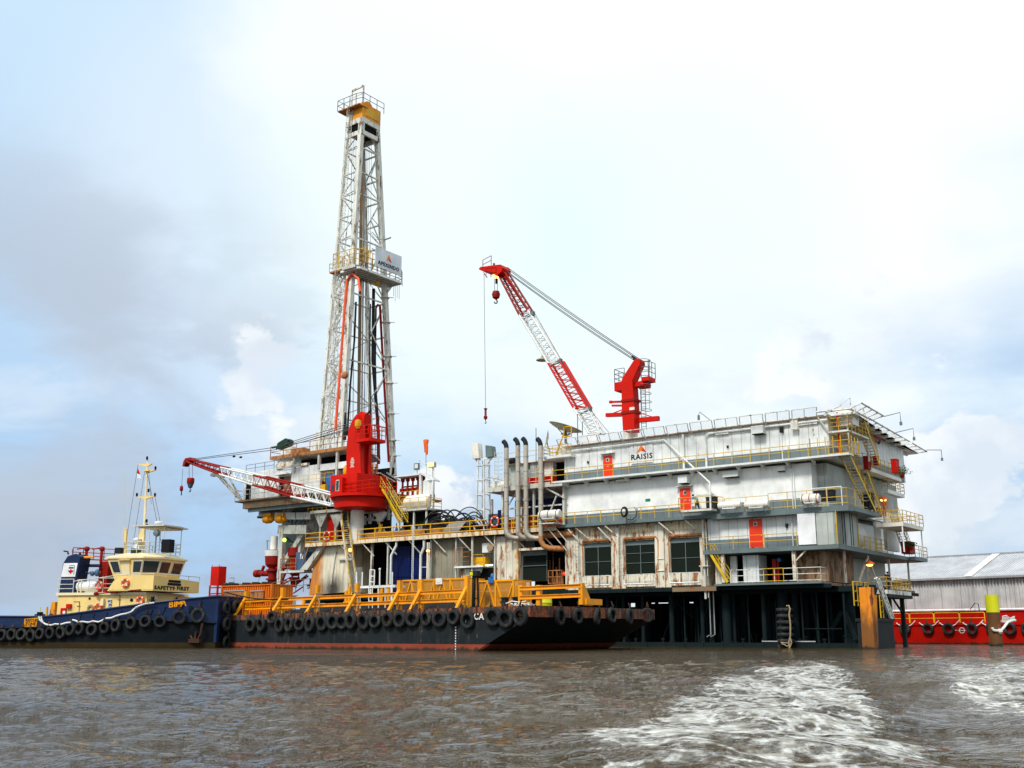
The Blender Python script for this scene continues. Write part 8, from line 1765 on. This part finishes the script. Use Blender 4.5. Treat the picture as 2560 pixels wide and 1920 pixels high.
tagp = [G3(62, 1547, -.05), G3(95, 1544, -.05), G3(91, 1567, -.05), G3(78, 1573, -.05), G3(59, 1567, -.05)]
rz_ = part(MB().prism([(p.x, p.z) for p in tagp][::-1], -.08, -.04), 'warning_board', 'orangeyellow', tg)
text('RESCUE', rz_, G3(78, 1551, -.09), .30, 'ink', wide=1.0); text('ZONE', rz_, G3(76, 1560, -.09), .36, 'ink', wide=1.0)
# ropes
solo(MB().tube([G3(*p, -.35) for p in ((97, 1541), (99, 1549), (107, 1556), (115, 1561), (128, 1563), (138, 1560), (152, 1561), (166, 1557), (177, 1556))], .075, 6).tube([G3(*p, -.4) for p in ((103, 1541), (104, 1549), (107, 1556))], .075, 6), 'mooring_rope', 'rope', 'white rope looped down the aft half of the blue tug hull', 'rope', TG)
solo(MB().tube([GS(*p, .3)[0] for p in ((187, 1550), (193, 1551), (202, 1555), (213, 1554), (226, 1556), (238, 1553), (252, 1555), (262, 1551), (269, 1546), (284, 1545), (293, 1541), (308, 1536), (320, 1534), (332, 1530), (342, 1521), (352, 1515), (368, 1510), (388, 1507))], .075, 6).tube([G3(*p, -.45) for p in ((330, 1529), (340, 1518), (358, 1511), (372, 1508))], .06, 6), 'mooring_rope', 'rope', 'white wavy rope along the forward half of the tug bulwark', 'rope', TG)
for (px, py), lb in (((247, 1463), 'on the tug boat deck rail by the white raft canister'), ((313, 1457), 'on the cream bulwark below the wheelhouse door'), ((245, 1519), 'low on the tug deckhouse wall beside the coiled hose'), ((350, 1501), 'on the tug deckhouse wall nearest the bow')):
    y_ = {247: yS - .25, 313: yB2 - .12, 245: yS - .15, 350: yS - .15}[px]
    buoy(tuple(G3(px, py, y_)), 'lifebuoy ' + lb, fr=TG, r=.30, r_=.085)
tt = [(9, 1588, 0), (34, 1586, 0), (58, 1586, 0), (81, 1589, 0), (104, 1584, 0), (129, 1582, 0), (156, 1581, 0), (180, 1573, 0), (202, 1571, 0), (233, 1574, 0), (265, 1569, 0), (293, 1563, 0), (330, 1557, 0), (366, 1553, 0), (402, 1554, 0), (449, 1543, 1), (494, 1539, 1)]
for i, (px, py, big) in enumerate(tt[::-1]):
    c, an = GS(px, py, .22); tyre(TG, c, .62 if big else .53, an + random.uniform(-14, 0), random.uniform(-8, 10), 'tyre hanging along the tug hull, %s from its bow' % ORD[i], 'tyres hung along the tug hull', wob=random.uniform(-8, 8))
for i, (px, py, lb) in enumerate([(566, 1520, 'upper left'), (590, 1518, 'upper right'), (566, 1560, 'middle left'), (592, 1560, 'middle right'), (566, 1607, 'bottom left'), (588, 1607, 'bottom right')]):
    c = TG.PX3(px, py, BX + .3); tyre(TG, c, .58, 90, random.uniform(-5, 5), 'tyre on the blunt tug bow, %s of the six' % lb, 'tyres hung on the tug bow')
# ================= right hand side: red barge with shed, piles, people =================
SB = frame_at(2300, 130, -48)
S3 = lambda px, py, y=0.: SB.P3(px, py, y)
zt_ = 3.75; xl_, xr_ = SB.P(2060, 1600, 0)[0], SB.P(2700, 1600, 0)[0]
rb = thing('red_barge', 'bright red barge with rope hung tyres lying beyond the platform', 'barge', SB, (0, 0, 0))
part(MB().box(xl_, xr_, 0, 16, -1, 2.35), 'hull', 'redhull', rb)
part(MB().box(xl_, xr_, 1.6, 16, 2.35, zt_), 'bulwark', 'redhull', rb); part(MB().box(xl_, xr_, -.12, 0, 2.15, 2.42), 'rubbing_strake', 'redhull', rb)
part(MB().tube([(xl_, 1.5, zt_ + .12), (xr_, 1.5, zt_ + .12)], .14, 8), 'top_pipe', 'plainwhite', rb)
for k, (a, b) in enumerate(((2205, 2274), (2276, 2335), (2337, 2399), (2401, 2463))):
    A0, B0 = S3(a, 1556, .1), S3(b, 1556, .1); mb = MB().tube([(A0.x, .1, 2.4), (A0.x, .1, 3.45), (A0.x + .12, .1, 3.55), (B0.x - .12, .1, 3.55), (B0.x, .1, 3.45), (B0.x, .1, 2.4)], .05, 6).tube([(A0.x, .1, 2.95), (B0.x, .1, 2.95)], .035, 5)
    solo(mb, 'guard_rail', 'yellow', 'orange hoop guard rail on the red barge, %s from the platform side' % ORD[k], 'guard rail', SB, group='guard rails on the red barge')
q = S3(2405, 1576, -.02); part(MB().lathe(q, [(.27, -.02), (.33, -.02), (.33, .02), (.27, .02)], 18, 'y', caps=False).box(q.x - .45, q.x + .45, -.03, -.01, q.z - .025, q.z + .025), 'load_line_mark', 'plainwhite', rb)
q = S3(2389, 1576, -.02); part(MB().box(q.x - .3, q.x + .2, -.03, -.01, q.z, q.z + .04).box(q.x - .25, q.x - .2, -.03, -.01, q.z - .15, q.z), 'load_line_mark', 'plainwhite', rb)
for i, px in enumerate((2262, 2320, 2371, 2430, 2478, 2525, 2568)):
    c = S3(px, 1572, -.3); tyre(SB, c, .66, random.uniform(-8, 8), random.uniform(-6, 6), 'tyre roped to the red barge side, %s from the platform' % ORD[i], 'tyres roped to the red barge')
    mb = MB().tube([(c.x - .45, -.35, c.z + .35), (c.x - .9, -.2, 2.3), (c.x - 1.1, -.15, 2.45)], .05, 5).tube([(c.x + .45, -.35, c.z + .3), (c.x + .8, -.2, 2.2), (c.x + 1.3, -.1, 2.7)], .05, 5)
    if i < 5: solo(mb, 'tyre_rope', 'rope', 'pale rope ends holding the %s tyre of the red barge' % ORD[i], 'rope', SB)
sh = thing('metal_shed', 'long grey corrugated metal shed with pale roof standing on the red barge', 'shed', SB, (0, 3, zt_))
ze = SB.P(2400, 1443, 3)[1]; zrg = SB.P(2420, 1389, 11)[1]; sx0, sx1 = SB.P(2120, 1500, 3)[0], SB.P(2720, 1500, 3)[0]
mb = MB(); n = 78; pts = []
for i in range(n * 2 + 1): pts.append((sx0 + (sx1 - sx0) * i / (n * 2), 3 + (.0 if i % 2 else .34)))
pts += [(sx1, 19), (sx0, 19)]
mb.prismz(pts, zt_, ze); part(mb, 'wall', 'shedwall', sh)
mb = MB(); n = 90
for i in range(n):
    a, b = sx0 - .4 + (sx1 - sx0 + .8) * i / n, sx0 - .4 + (sx1 - sx0 + .8) * (i + 1) / n
    mb.add([(a, 2.6, ze - .05), (b - .06, 2.6, ze - .05), (b - .06, 11, zrg), (a, 11, zrg), (b - .03, 2.6, ze + .04), (b - .03, 11, zrg + .09), (b, 2.6, ze - .05), (b, 11, zrg)], [(0, 1, 2, 3), (1, 4, 5, 2), (4, 6, 7, 5)])
mb.quad((sx0 - .4, 11, zrg), (sx1 + .4, 11, zrg), (sx1 + .4, 19.4, ze), (sx0 - .4, 19.4, ze)); part(mb, 'roof', 'shedroof', sh)
part(MB().box(sx0 - .4, sx1 + .4, 2.55, 2.62, ze - .25, ze - .02).box(sx0 - .4, sx1 + .4, 10.8, 11.2, zrg + .05, zrg + .16), 'flashing', 'galv', sh)
a0, a1 = SB.P(2408, 1440, 2.6)[0], SB.P(2428, 1440, 2.6)[0]; b0 = SB.P(2435, 1390, 11)[0]; b1 = SB.P(2455, 1390, 11)[0]
part(MB().quad((a0, 2.6, ze + .06), (a1, 2.6, ze + .06), (a1, 10.95, zrg + .11), (a0, 10.95, zrg + .11)), 'roof_patch', 'raft', sh)
q = S3(2440, 1518, .9); solo(MB().tube([(q.x - .7, .9, 3.9), (q.x - .1, .9, 4.6), (q.x + .3, .9, 4.5), (q.x + .35, .9, 3.75)], .05, 5), 'bent_pipe', 'black', 'thin bent black pipe standing up at the foot of the shed wall', 'pipe', SB)
# lime topped pile
pl = W0.PZ(2491, 1616, 0.); zl0 = W0.P(2491, 1531, pl[1])[1]; zl1 = W0.P(2491, 1487, pl[1])[1]
yp_ = thing('mooring_pile', 'round brown mooring pile with bright lime yellow top in front of the red barge', 'pile', W0, (pl[0], pl[1], 0))
part(MB().lathe((pl[0], pl[1], 0), [(.62, -1), (.62, zl0)], 24), 'shaft', 'brownpile', yp_); part(MB().lathe((pl[0], pl[1], 0), [(.635, zl0), (.635, zl1)], 24), 'painted_top', 'lime', yp_)
px_l = lambda px, py, dy=-.66: Vector((W0.P(px, py, pl[1] + dy)[0], pl[1] + dy, W0.P(px, py, pl[1] + dy)[1]))
mb = MB().tube([px_l(2480, 1569), px_l(2483, 1575), px_l(2492, 1577, -.7), px_l(2503, 1576), px_l(2511, 1567, -.3), px_l(2519, 1556, 0), px_l(2530, 1552, .5), px_l(2538, 1551, 1)], .13, 6)
for k in range(5): mb.tube([px_l(2506, 1541 + k * 3.4, -.2), px_l(2516, 1539 + k * 4, .2), px_l(2525, 1546 + k * 2.2, .5), px_l(2536, 1541 + k * 3, 1)], .06, 5)
mb.lathe(px_l(2500, 1577), [(.12, -.3), (.25, -.1), (.2, .15), (.05, .2)], 8)
solo(mb, 'mooring_rope', 'rope', 'thick white rope slung round the lime topped pile', 'rope', W0)
# orange rusty pile
op = A.PZ(2174, 1624, 0.)
pw = A.P(2187, 1600, op[1])[0] - A.P(2160, 1600, op[1])[0]; zt2 = A.P(2165, 1468, op[1])[1]
ol = thing('mooring_pile', 'square orange pile with dark rust, leaning beside the near end of the platform', 'pile', A, (op[0], op[1], 0))
mb = MB(); hw = pw / 2
x0a, x0b = A.P(2159, 1620, op[1])[0], A.P(2183, 1620, op[1])[0]; x1a, x1b = A.P(2147, 1468, op[1])[0], A.P(2177, 1468, op[1])[0]
mb.add([(x0a - .1, op[1], -1), (x0b + .1, op[1], -1), (x1b, op[1], zt2), (x1a, op[1], zt2), (x0a - .1, op[1] + .75, -1), (x0b + .1, op[1] + .75, -1), (x1b, op[1] + .75, zt2), (x1a, op[1] + .75, zt2)], [(0, 1, 2, 3), (7, 6, 5, 4), (1, 5, 6, 2), (0, 3, 7, 4), (3, 2, 6, 7)])
part(mb, 'sheet', 'pile', ol)
x0c, x1c = A.P(2187, 1620, op[1])[0], A.P(2184, 1487, op[1])[0]
part(MB().add([(x0b + .1, op[1] + .1, -1), (x0c + .0, op[1] + .35, -1), (x1c, op[1] + .35, zt2 - .6), (x1b, op[1] + .1, zt2 - .6), (x0b + .1, op[1] + .8, -1), (x0c + .0, op[1] + .8, -1), (x1c, op[1] + .8, zt2 - .6), (x1b, op[1] + .8, zt2 - .6)], [(0, 1, 2, 3), (7, 6, 5, 4), (1, 5, 6, 2), (0, 3, 7, 4), (3, 2, 6, 7)]), 'sheet_edge', 'pile', ol)
# timber fender block and leaning gangway at the far end of the platform
a = A.PX3(2192, 1607, 3.0); b = A.PX3(2233, 1547, 3.0)
solo(MB().box(1.5, 3.0, a.y, b.y, -1, b.z).box(1.4, 3.1, a.y - .1, b.y + .1, b.z - .25, b.z), 'fender_block', 'black', 'dark mossy fender block in the water between the orange pile and the red barge', 'fender', A)
a = A.PX3(2188, 1446, 2.6); b = A.PX3(2226, 1545, 2.6)
mb = MB().beam(a, b, .16).beam(a + Vector((0, .9, 0)), b + Vector((0, .9, 0)), .16).beam(a + Vector((.0, .4, .1)), b + Vector((0, .4, .1)), .12)
for k in range(10): q = a.lerp(b, k / 9); mb.beam(q, q + Vector((0, .9, 0)), .1)
solo(mb, 'gangway', 'mast', 'narrow grey gangway leaning down behind the orange pile', 'gangway', A)
a = A.PX3(2206, 1545, 2.2); mb = MB()
solo(MB().ladder((2.2, a.y, a.z), (2.2, a.y, a.z + 1.9), .7, (0, 1, 0), .4, .05), 'ladder', 'railyellow', 'short yellow ladder on the dark fender block', 'ladder', A)
a = A.PX3(2130, 1470, .5); b = A.PX3(2147, 1515, .5)
solo(MB().rail([(.6, a.y, b.z), (.6, b.y + 2.4, b.z)], 2.0, .9, .05, (1, .6, .2)), 'railing', 'railyellow', 'yellow railing low among the dark legs left of the orange pile', 'railing', A)
# lamps
for (px, py, x_), lb in (((2208, 1249, .6), 'lit orange lamp high on the end stair of the block'), ((2174, 1411, .4), 'lit orange lamp under the lower deck near the orange pile')):
    q = A.PX3(px, py, x_); t_ = thing('deck_lamp', lb, 'lamp', A, q)
    part(MB().sphere(q - Vector((0, 0, .05)), .2, 8, (1.4, 1.4, .6)), 'bulb', 'lamp_warm', t_); part(MB().lathe(q, [(.45, .0), (.42, .1), (.2, .28), (.05, .32)], 14), 'shade', 'windsock', t_)
# name board on the far side of the block, only its end shows
q = A.PX3(2198, 1282, .25); nb = thing('name_board', 'white board with large dark letters beside the orange suited person', 'sign', A, q)
part(MB().box(.12, .25, q.y - 3.2, q.y + 1.0, q.z - .75, q.z + .75), 'board', 'plainwhite', nb); text('RAISIS', nb, (.27, q.y - 1.0, q.z), 1.15, 'ink', rz=90.)
# odds and ends on the right hand decks
def boxes(lst):
    for nm, c, s_, m_, lb, cat in lst: solo(MB().box(c.x - s_[0] / 2, c.x + s_[0] / 2, c.y - s_[1] / 2, c.y + s_[1] / 2, c.z - s_[2] / 2, c.z + s_[2] / 2).box(c.x - s_[0] / 2 - .03, c.x + s_[0] / 2 + .03, c.y - s_[1] / 2 - .03, c.y + s_[1] / 2 + .03, c.z + s_[2] / 2 - .06, c.z + s_[2] / 2 + .02), nm, m_, lb, cat, A)
boxes([('fire_box', A.PX3(2238, 1166, 1.6), (.5, .9, 1.3), 'cranered', 'red cabinet at the outer end of the top balcony', 'cabinet'),
       ('fire_box', A.PX3(2190, 1152, 1.0), (.4, .6, .8), 'cranered', 'small red box on the top balcony near the stair', 'box'),
       ('fire_box', A.PX3(2168, 1158, .6), (.4, .8, 1.2), 'darkred', 'red cabinet at the foot of the upper stair', 'cabinet'),
       ('red_crate', A.PX3(2270, 1370, 1.6), (.8, 1.6, 1.1), 'darkred', 'dark red crates on the lower outermost balcony', 'crates'),
       ('dark_locker', A.PX3(2172, 1252, 1.0), (.6, 1.2, 1.4), 'black', 'dark locker at the foot of the steep stair on the main deck', 'locker'),
       ('tool_bench', A.P3(2062, 1240, .9), (1.7, .7, .9), 'black', 'dark machine under a white frame at the recessed corner', 'machine'),
       ('deck_locker', A.P3(1763, 1254, .5), (1.5, .6, 1.3), 'raft', 'pale locker behind the worker on the main deck', 'locker'),
       ('cable_bin', A.P3(1780, 1258, .4), (.9, .6, 1.1), 'black', 'black covered heap right of the pale locker', 'bin'),
       ('roof_locker', A.PX3(2118, 1048, .6), (1.5, 1.6, 1.3), 'raft', 'cream tank house at the roof corner below the net', 'tank house')])
mb = MB(); q = A.P3(2060, 1240, .6)
mb.beam((q.x - 1, .5, q.z + .7), (q.x + 1.6, .5, q.z + .7), .08)
for dx in (-1, .3, 1.6): mb.beam((q.x + dx, .5, Z2), (q.x + dx, .5, q.z + .7), .07)
solo(mb, 'bench_frame', 'white', 'white frame over the dark machine at the recessed corner', 'frame', A)
mb = MB().rail([A.PX3(2090, 1075, .5), A.PX3(2150, 1090, .5)], 1.1, .8, .035, (1, .66, .33)); q = A.PX3(2090, 1075, .5)
cr_ = thing('corner_landing', 'small landing with yellow rails just under the roof corner', 'landing', A, q)
part(MB().box(-.5, 1.3, .8, 6.2, Z3 + 2.0, Z3 + 2.15), 'deck_plate', 'mast', cr_); part(MB().rail([(-.4, .8, Z3 + 2.15), (1.3, .8, Z3 + 2.15), (1.3, 6.2, Z3 + 2.15)], 1.1, .9, .035, (1, .66, .33)), 'railing', 'railyellow', cr_)
part(MB().beam((-.4, .9, Z3 + 2), (-1.4, .9, ZR), .12).beam((1.2, 1, Z3), (1.2, 1, ZR), .12).beam((1.2, 6, Z3), (1.2, 6, ZR), .12), 'brace', 'whitesteel', cr_); part(MB().tube([(.2, 1.4, Z3), (.2, 1.4, ZR + .3)], .1, 8), 'fire_pipe', 'cranered', cr_)
solo(MB().box(-.3, 1.5, .1, 2.4, Z3 + .02, Z3 + .08).rail([(-1.9, .0, Z3), (-1.9, .0, Z3 + .0), (1.5, .0, Z3), (1.5, 2.4, Z3)], 1.55, .75, .035, (1, .66, .33)), 'corner_railing', 'railyellow', 'taller yellow railing at the near corner of the top walkway', 'railing', A)
# hose loop on the mid deck rail
q = A.P3(1561, 1280, -.1); mb = MB(); 
for k in range(4): mb.tube([(q.x + (.38 - .04 * k) * math.cos(t_ * .5), -.12 - .04 * k, q.z + (.5 - .04 * k) * math.sin(t_ * .5)) for t_ in range(14)], .045, 5)
mb.tube([A.P3(1562, 1288, -.2), A.P3(1568, 1298, -.2), A.P3(1580, 1300, -.2), A.P3(1590, 1292, -.2), A.P3(1593, 1272, -.1), A.P3(1585, 1268, -.1), A.P3(1590, 1275, -.1)], .05, 5)
mb.tube([A.P3(1565, 1290, -.2), A.P3(1566, 1315, -.1), A.P3(1560, 1332, .6)], .03, 5)
solo(mb, 'hose_coil', 'black', 'coiled black hose hanging on the main deck rail left of the red door', 'hose', A)
# plants on outer balconies
def plant(c, n, s_, label):
    t_ = thing('potted_plant', label, 'plant', A, c); part(MB().lathe(c, [(.16, 0), (.22, .35), (.2, .36)], 10), 'pot', 'darkred', t_)
    mb = MB()
    for i in range(n):
        d_ = Vector((random.gauss(0, 1), random.gauss(0, 1), random.uniform(.1, 1.6))).normalized() * random.uniform(.25, 1) * s_; p_ = Vector(c) + Vector((0, 0, .35)) + d_
        u_ = Vector((random.gauss(0, 1), random.gauss(0, 1), random.gauss(0, 1))).normalized() * .09; v_ = d_.cross(u_).normalized() * .06; mb.quad(p_ - u_, p_ + v_, p_ + u_, p_ - v_)
    part(mb, 'leaves', 'leaf', t_); part(MB().tube([Vector(c) + Vector((0, 0, .3)), Vector(c) + Vector((.05, 0, .3 + s_ * .8))], .02, 4), 'stem', 'oldrope', t_)
plant(A.PX3(2256, 1196, 2.0), 170, .95, 'dark leafy pot plant hanging over the end of the top balcony')
plant(A.PX3(2278, 1376, 2.2), 150, .6, 'dark bushy pot plant beside the red crates')
# people
def person(fr, foot, face_deg, pose, top, legs, label, hat=None, hgt=1.68, hair=True):
    t_ = thing('person', label, 'person', fr, foot); k = hgt / 1.75
    c_, s_ = math.cos(R(face_deg)), math.sin(R(face_deg))
    def W(p): x, y, z = p; return (foot[0] + (x * c_ - y * s_) * k, foot[1] + (x * s_ + y * c_) * k, foot[2] + z * k)   # x = ahead, y = left
    P = {'stand': dict(pel=(0, 0, .95), che=(.02, 0, 1.32), nec=(.03, 0, 1.47), hed=(.05, 0, 1.62), sl=(.02, .2, 1.42), sr=(.02, -.2, 1.42), el=(.03, .27, 1.14), er=(.05, -.27, 1.14), hl=(.16, .26, .9), hr=(.2, -.24, .92), kl=(.05, .1, .5), kr=(.0, -.1, .5), fl=(.0, .11, .06), fr=(-.05, -.11, .06)),
         'bend': dict(pel=(-.12, 0, .93), che=(.14, 0, 1.22), nec=(.27, 0, 1.33), hed=(.38, 0, 1.42), sl=(.2, .2, 1.27), sr=(.2, -.2, 1.27), el=(.36, .24, 1.08), er=(.38, -.24, 1.1), hl=(.56, .14, 1.14), hr=(.58, -.12, 1.16), kl=(.1, .1, .5), kr=(-.06, -.1, .5), fl=(.1, .11, .06), fr=(-.18, -.11, .06)),
         'lean': dict(pel=(0, 0, .95), che=(.12, 0, 1.28), nec=(.2, 0, 1.42), hed=(.28, 0, 1.55), sl=(.15, .2, 1.37), sr=(.15, -.2, 1.37), el=(.35, .26, 1.2), er=(.36, -.26, 1.18), hl=(.6, .2, 1.12), hr=(.6, -.2, 1.1), kl=(.05, .1, .5), kr=(0, -.1, .5), fl=(0, .11, .06), fr=(-.05, -.11, .06))}[pose]
    def skin(verts, edges, rad, nm, m_, par):
        me = bpy.data.meshes.new(nm); me.from_pydata([tuple(Vector(W(v)) - t_.o) for v in verts], edges, []); e = bpy.data.objects.new(nm, me); col.objects.link(e)
        md = e.modifiers.new('s', 'SKIN'); e.modifiers.new('d', 'SUBSURF').levels = 1
        for i, r_ in enumerate(rad): me.skin_vertices[0].data[i].radius = (r_ * k, r_ * k); me.skin_vertices[0].data[i].use_root = i == 0
        dg = bpy.context.evaluated_depsgraph_get(); dg.update(); m2 = bpy.data.meshes.new_from_object(e.evaluated_get(dg)); bpy.data.objects.remove(e)
        m2.materials.clear(); m2.materials.append(MATS[m_]); o = bpy.data.objects.new(nm, m2); col.objects.link(o); o.parent = par.e; return T(o, fr, t_.o)
    names = ['pel', 'che', 'nec', 'hed', 'sl', 'el', 'hl', 'sr', 'er', 'hr', 'kl', 'fl', 'kr', 'fr']; vs = [P[n] for n in names]
    toe = [tuple(Vector(P['fl']) + Vector((.16, 0, -.03))), tuple(Vector(P['fr']) + Vector((.16, 0, -.03)))]
    tip = [tuple(Vector(P['hl']) + (Vector(P['hl']) - Vector(P['el'])).normalized() * .13), tuple(Vector(P['hr']) + (Vector(P['hr']) - Vector(P['er'])).normalized() * .13)]
    vs += toe + tip; ed = [(0, 1), (1, 2), (2, 3), (1, 4), (4, 5), (5, 6), (1, 7), (7, 8), (8, 9), (0, 10), (10, 11), (0, 12), (12, 13), (11, 14), (13, 15), (6, 16), (9, 17)]
    b = skin(vs, ed, [.13, .14, .055, .1, .075, .05, .036, .075, .05, .036, .085, .05, .085, .05, .04, .04, .03, .03], 'body', 'skin', t_)
    skin([P['pel'], P['che'], P['nec'], P['sl'], P['el'], P['sr'], P['er'], P['hl'], P['hr']], [(0, 1), (1, 2), (1, 3), (3, 4), (1, 5), (5, 6), (4, 7), (6, 8)], [.155, .165, .07, .095, .065, .095, .065, .045, .045], 'shirt', top, t_)
    skin([P['pel'], P['kl'], P['fl'], P['kr'], P['fr']], [(0, 1), (1, 2), (0, 3), (3, 4)], [.16, .1, .065, .1, .065], 'trousers', legs, t_)
    hd_ = Vector(W(P['hed'])); mb = MB().sphere(hd_ + Vector((0, 0, .045 * k)), .118 * k, 6, (1, 1, .85)) if not hat else MB().sphere(hd_ + Vector((0, 0, .06 * k)), .14 * k, 6, (1.1, 1, .8)).lathe(hd_ + Vector((0, 0, .03)), [(.17 * k, 0), (.17 * k, .02)], 12)
    part(mb, 'hair' if not hat else 'hard_hat', 'clothdark' if not hat else hat, t_)
    return t_
q = A.P3(1741, 1277, -.4); person(A, (q.x + .1, -.45, Z2 + .4), 180, 'bend', 'clothblue', 'clothdark', 'person in light blue shirt and dark trousers bending towards the middle red door')
q = A.PX3(961, 640, NTp.x + .2); person(A, (NTp.x + .6, A.PX(960, 640, NTp.x + .6)[0], zm + .9), -45, 'lean', 'clothdark', 'clothdark', 'person in dark clothes and yellow helmet up on the racking platform', 'helmet')
q = A.PX3(2217, 1287, .9); person(A, (.7, q.y, Z2 - .1), -60, 'stand', 'clothorange', 'clothorange', 'person in orange overalls standing below the lit lamp on the end stair', 'helmet')
q = A.PX3(2219, 1452, 1.0); person(A, (1.0, q.y, Z0 - .7), -30, 'stand', 'clothdark', 'clothdark', 'person in dark clothes standing on the lowest balcony beside the shed')
print('SIZES', len(bpy.data.objects))
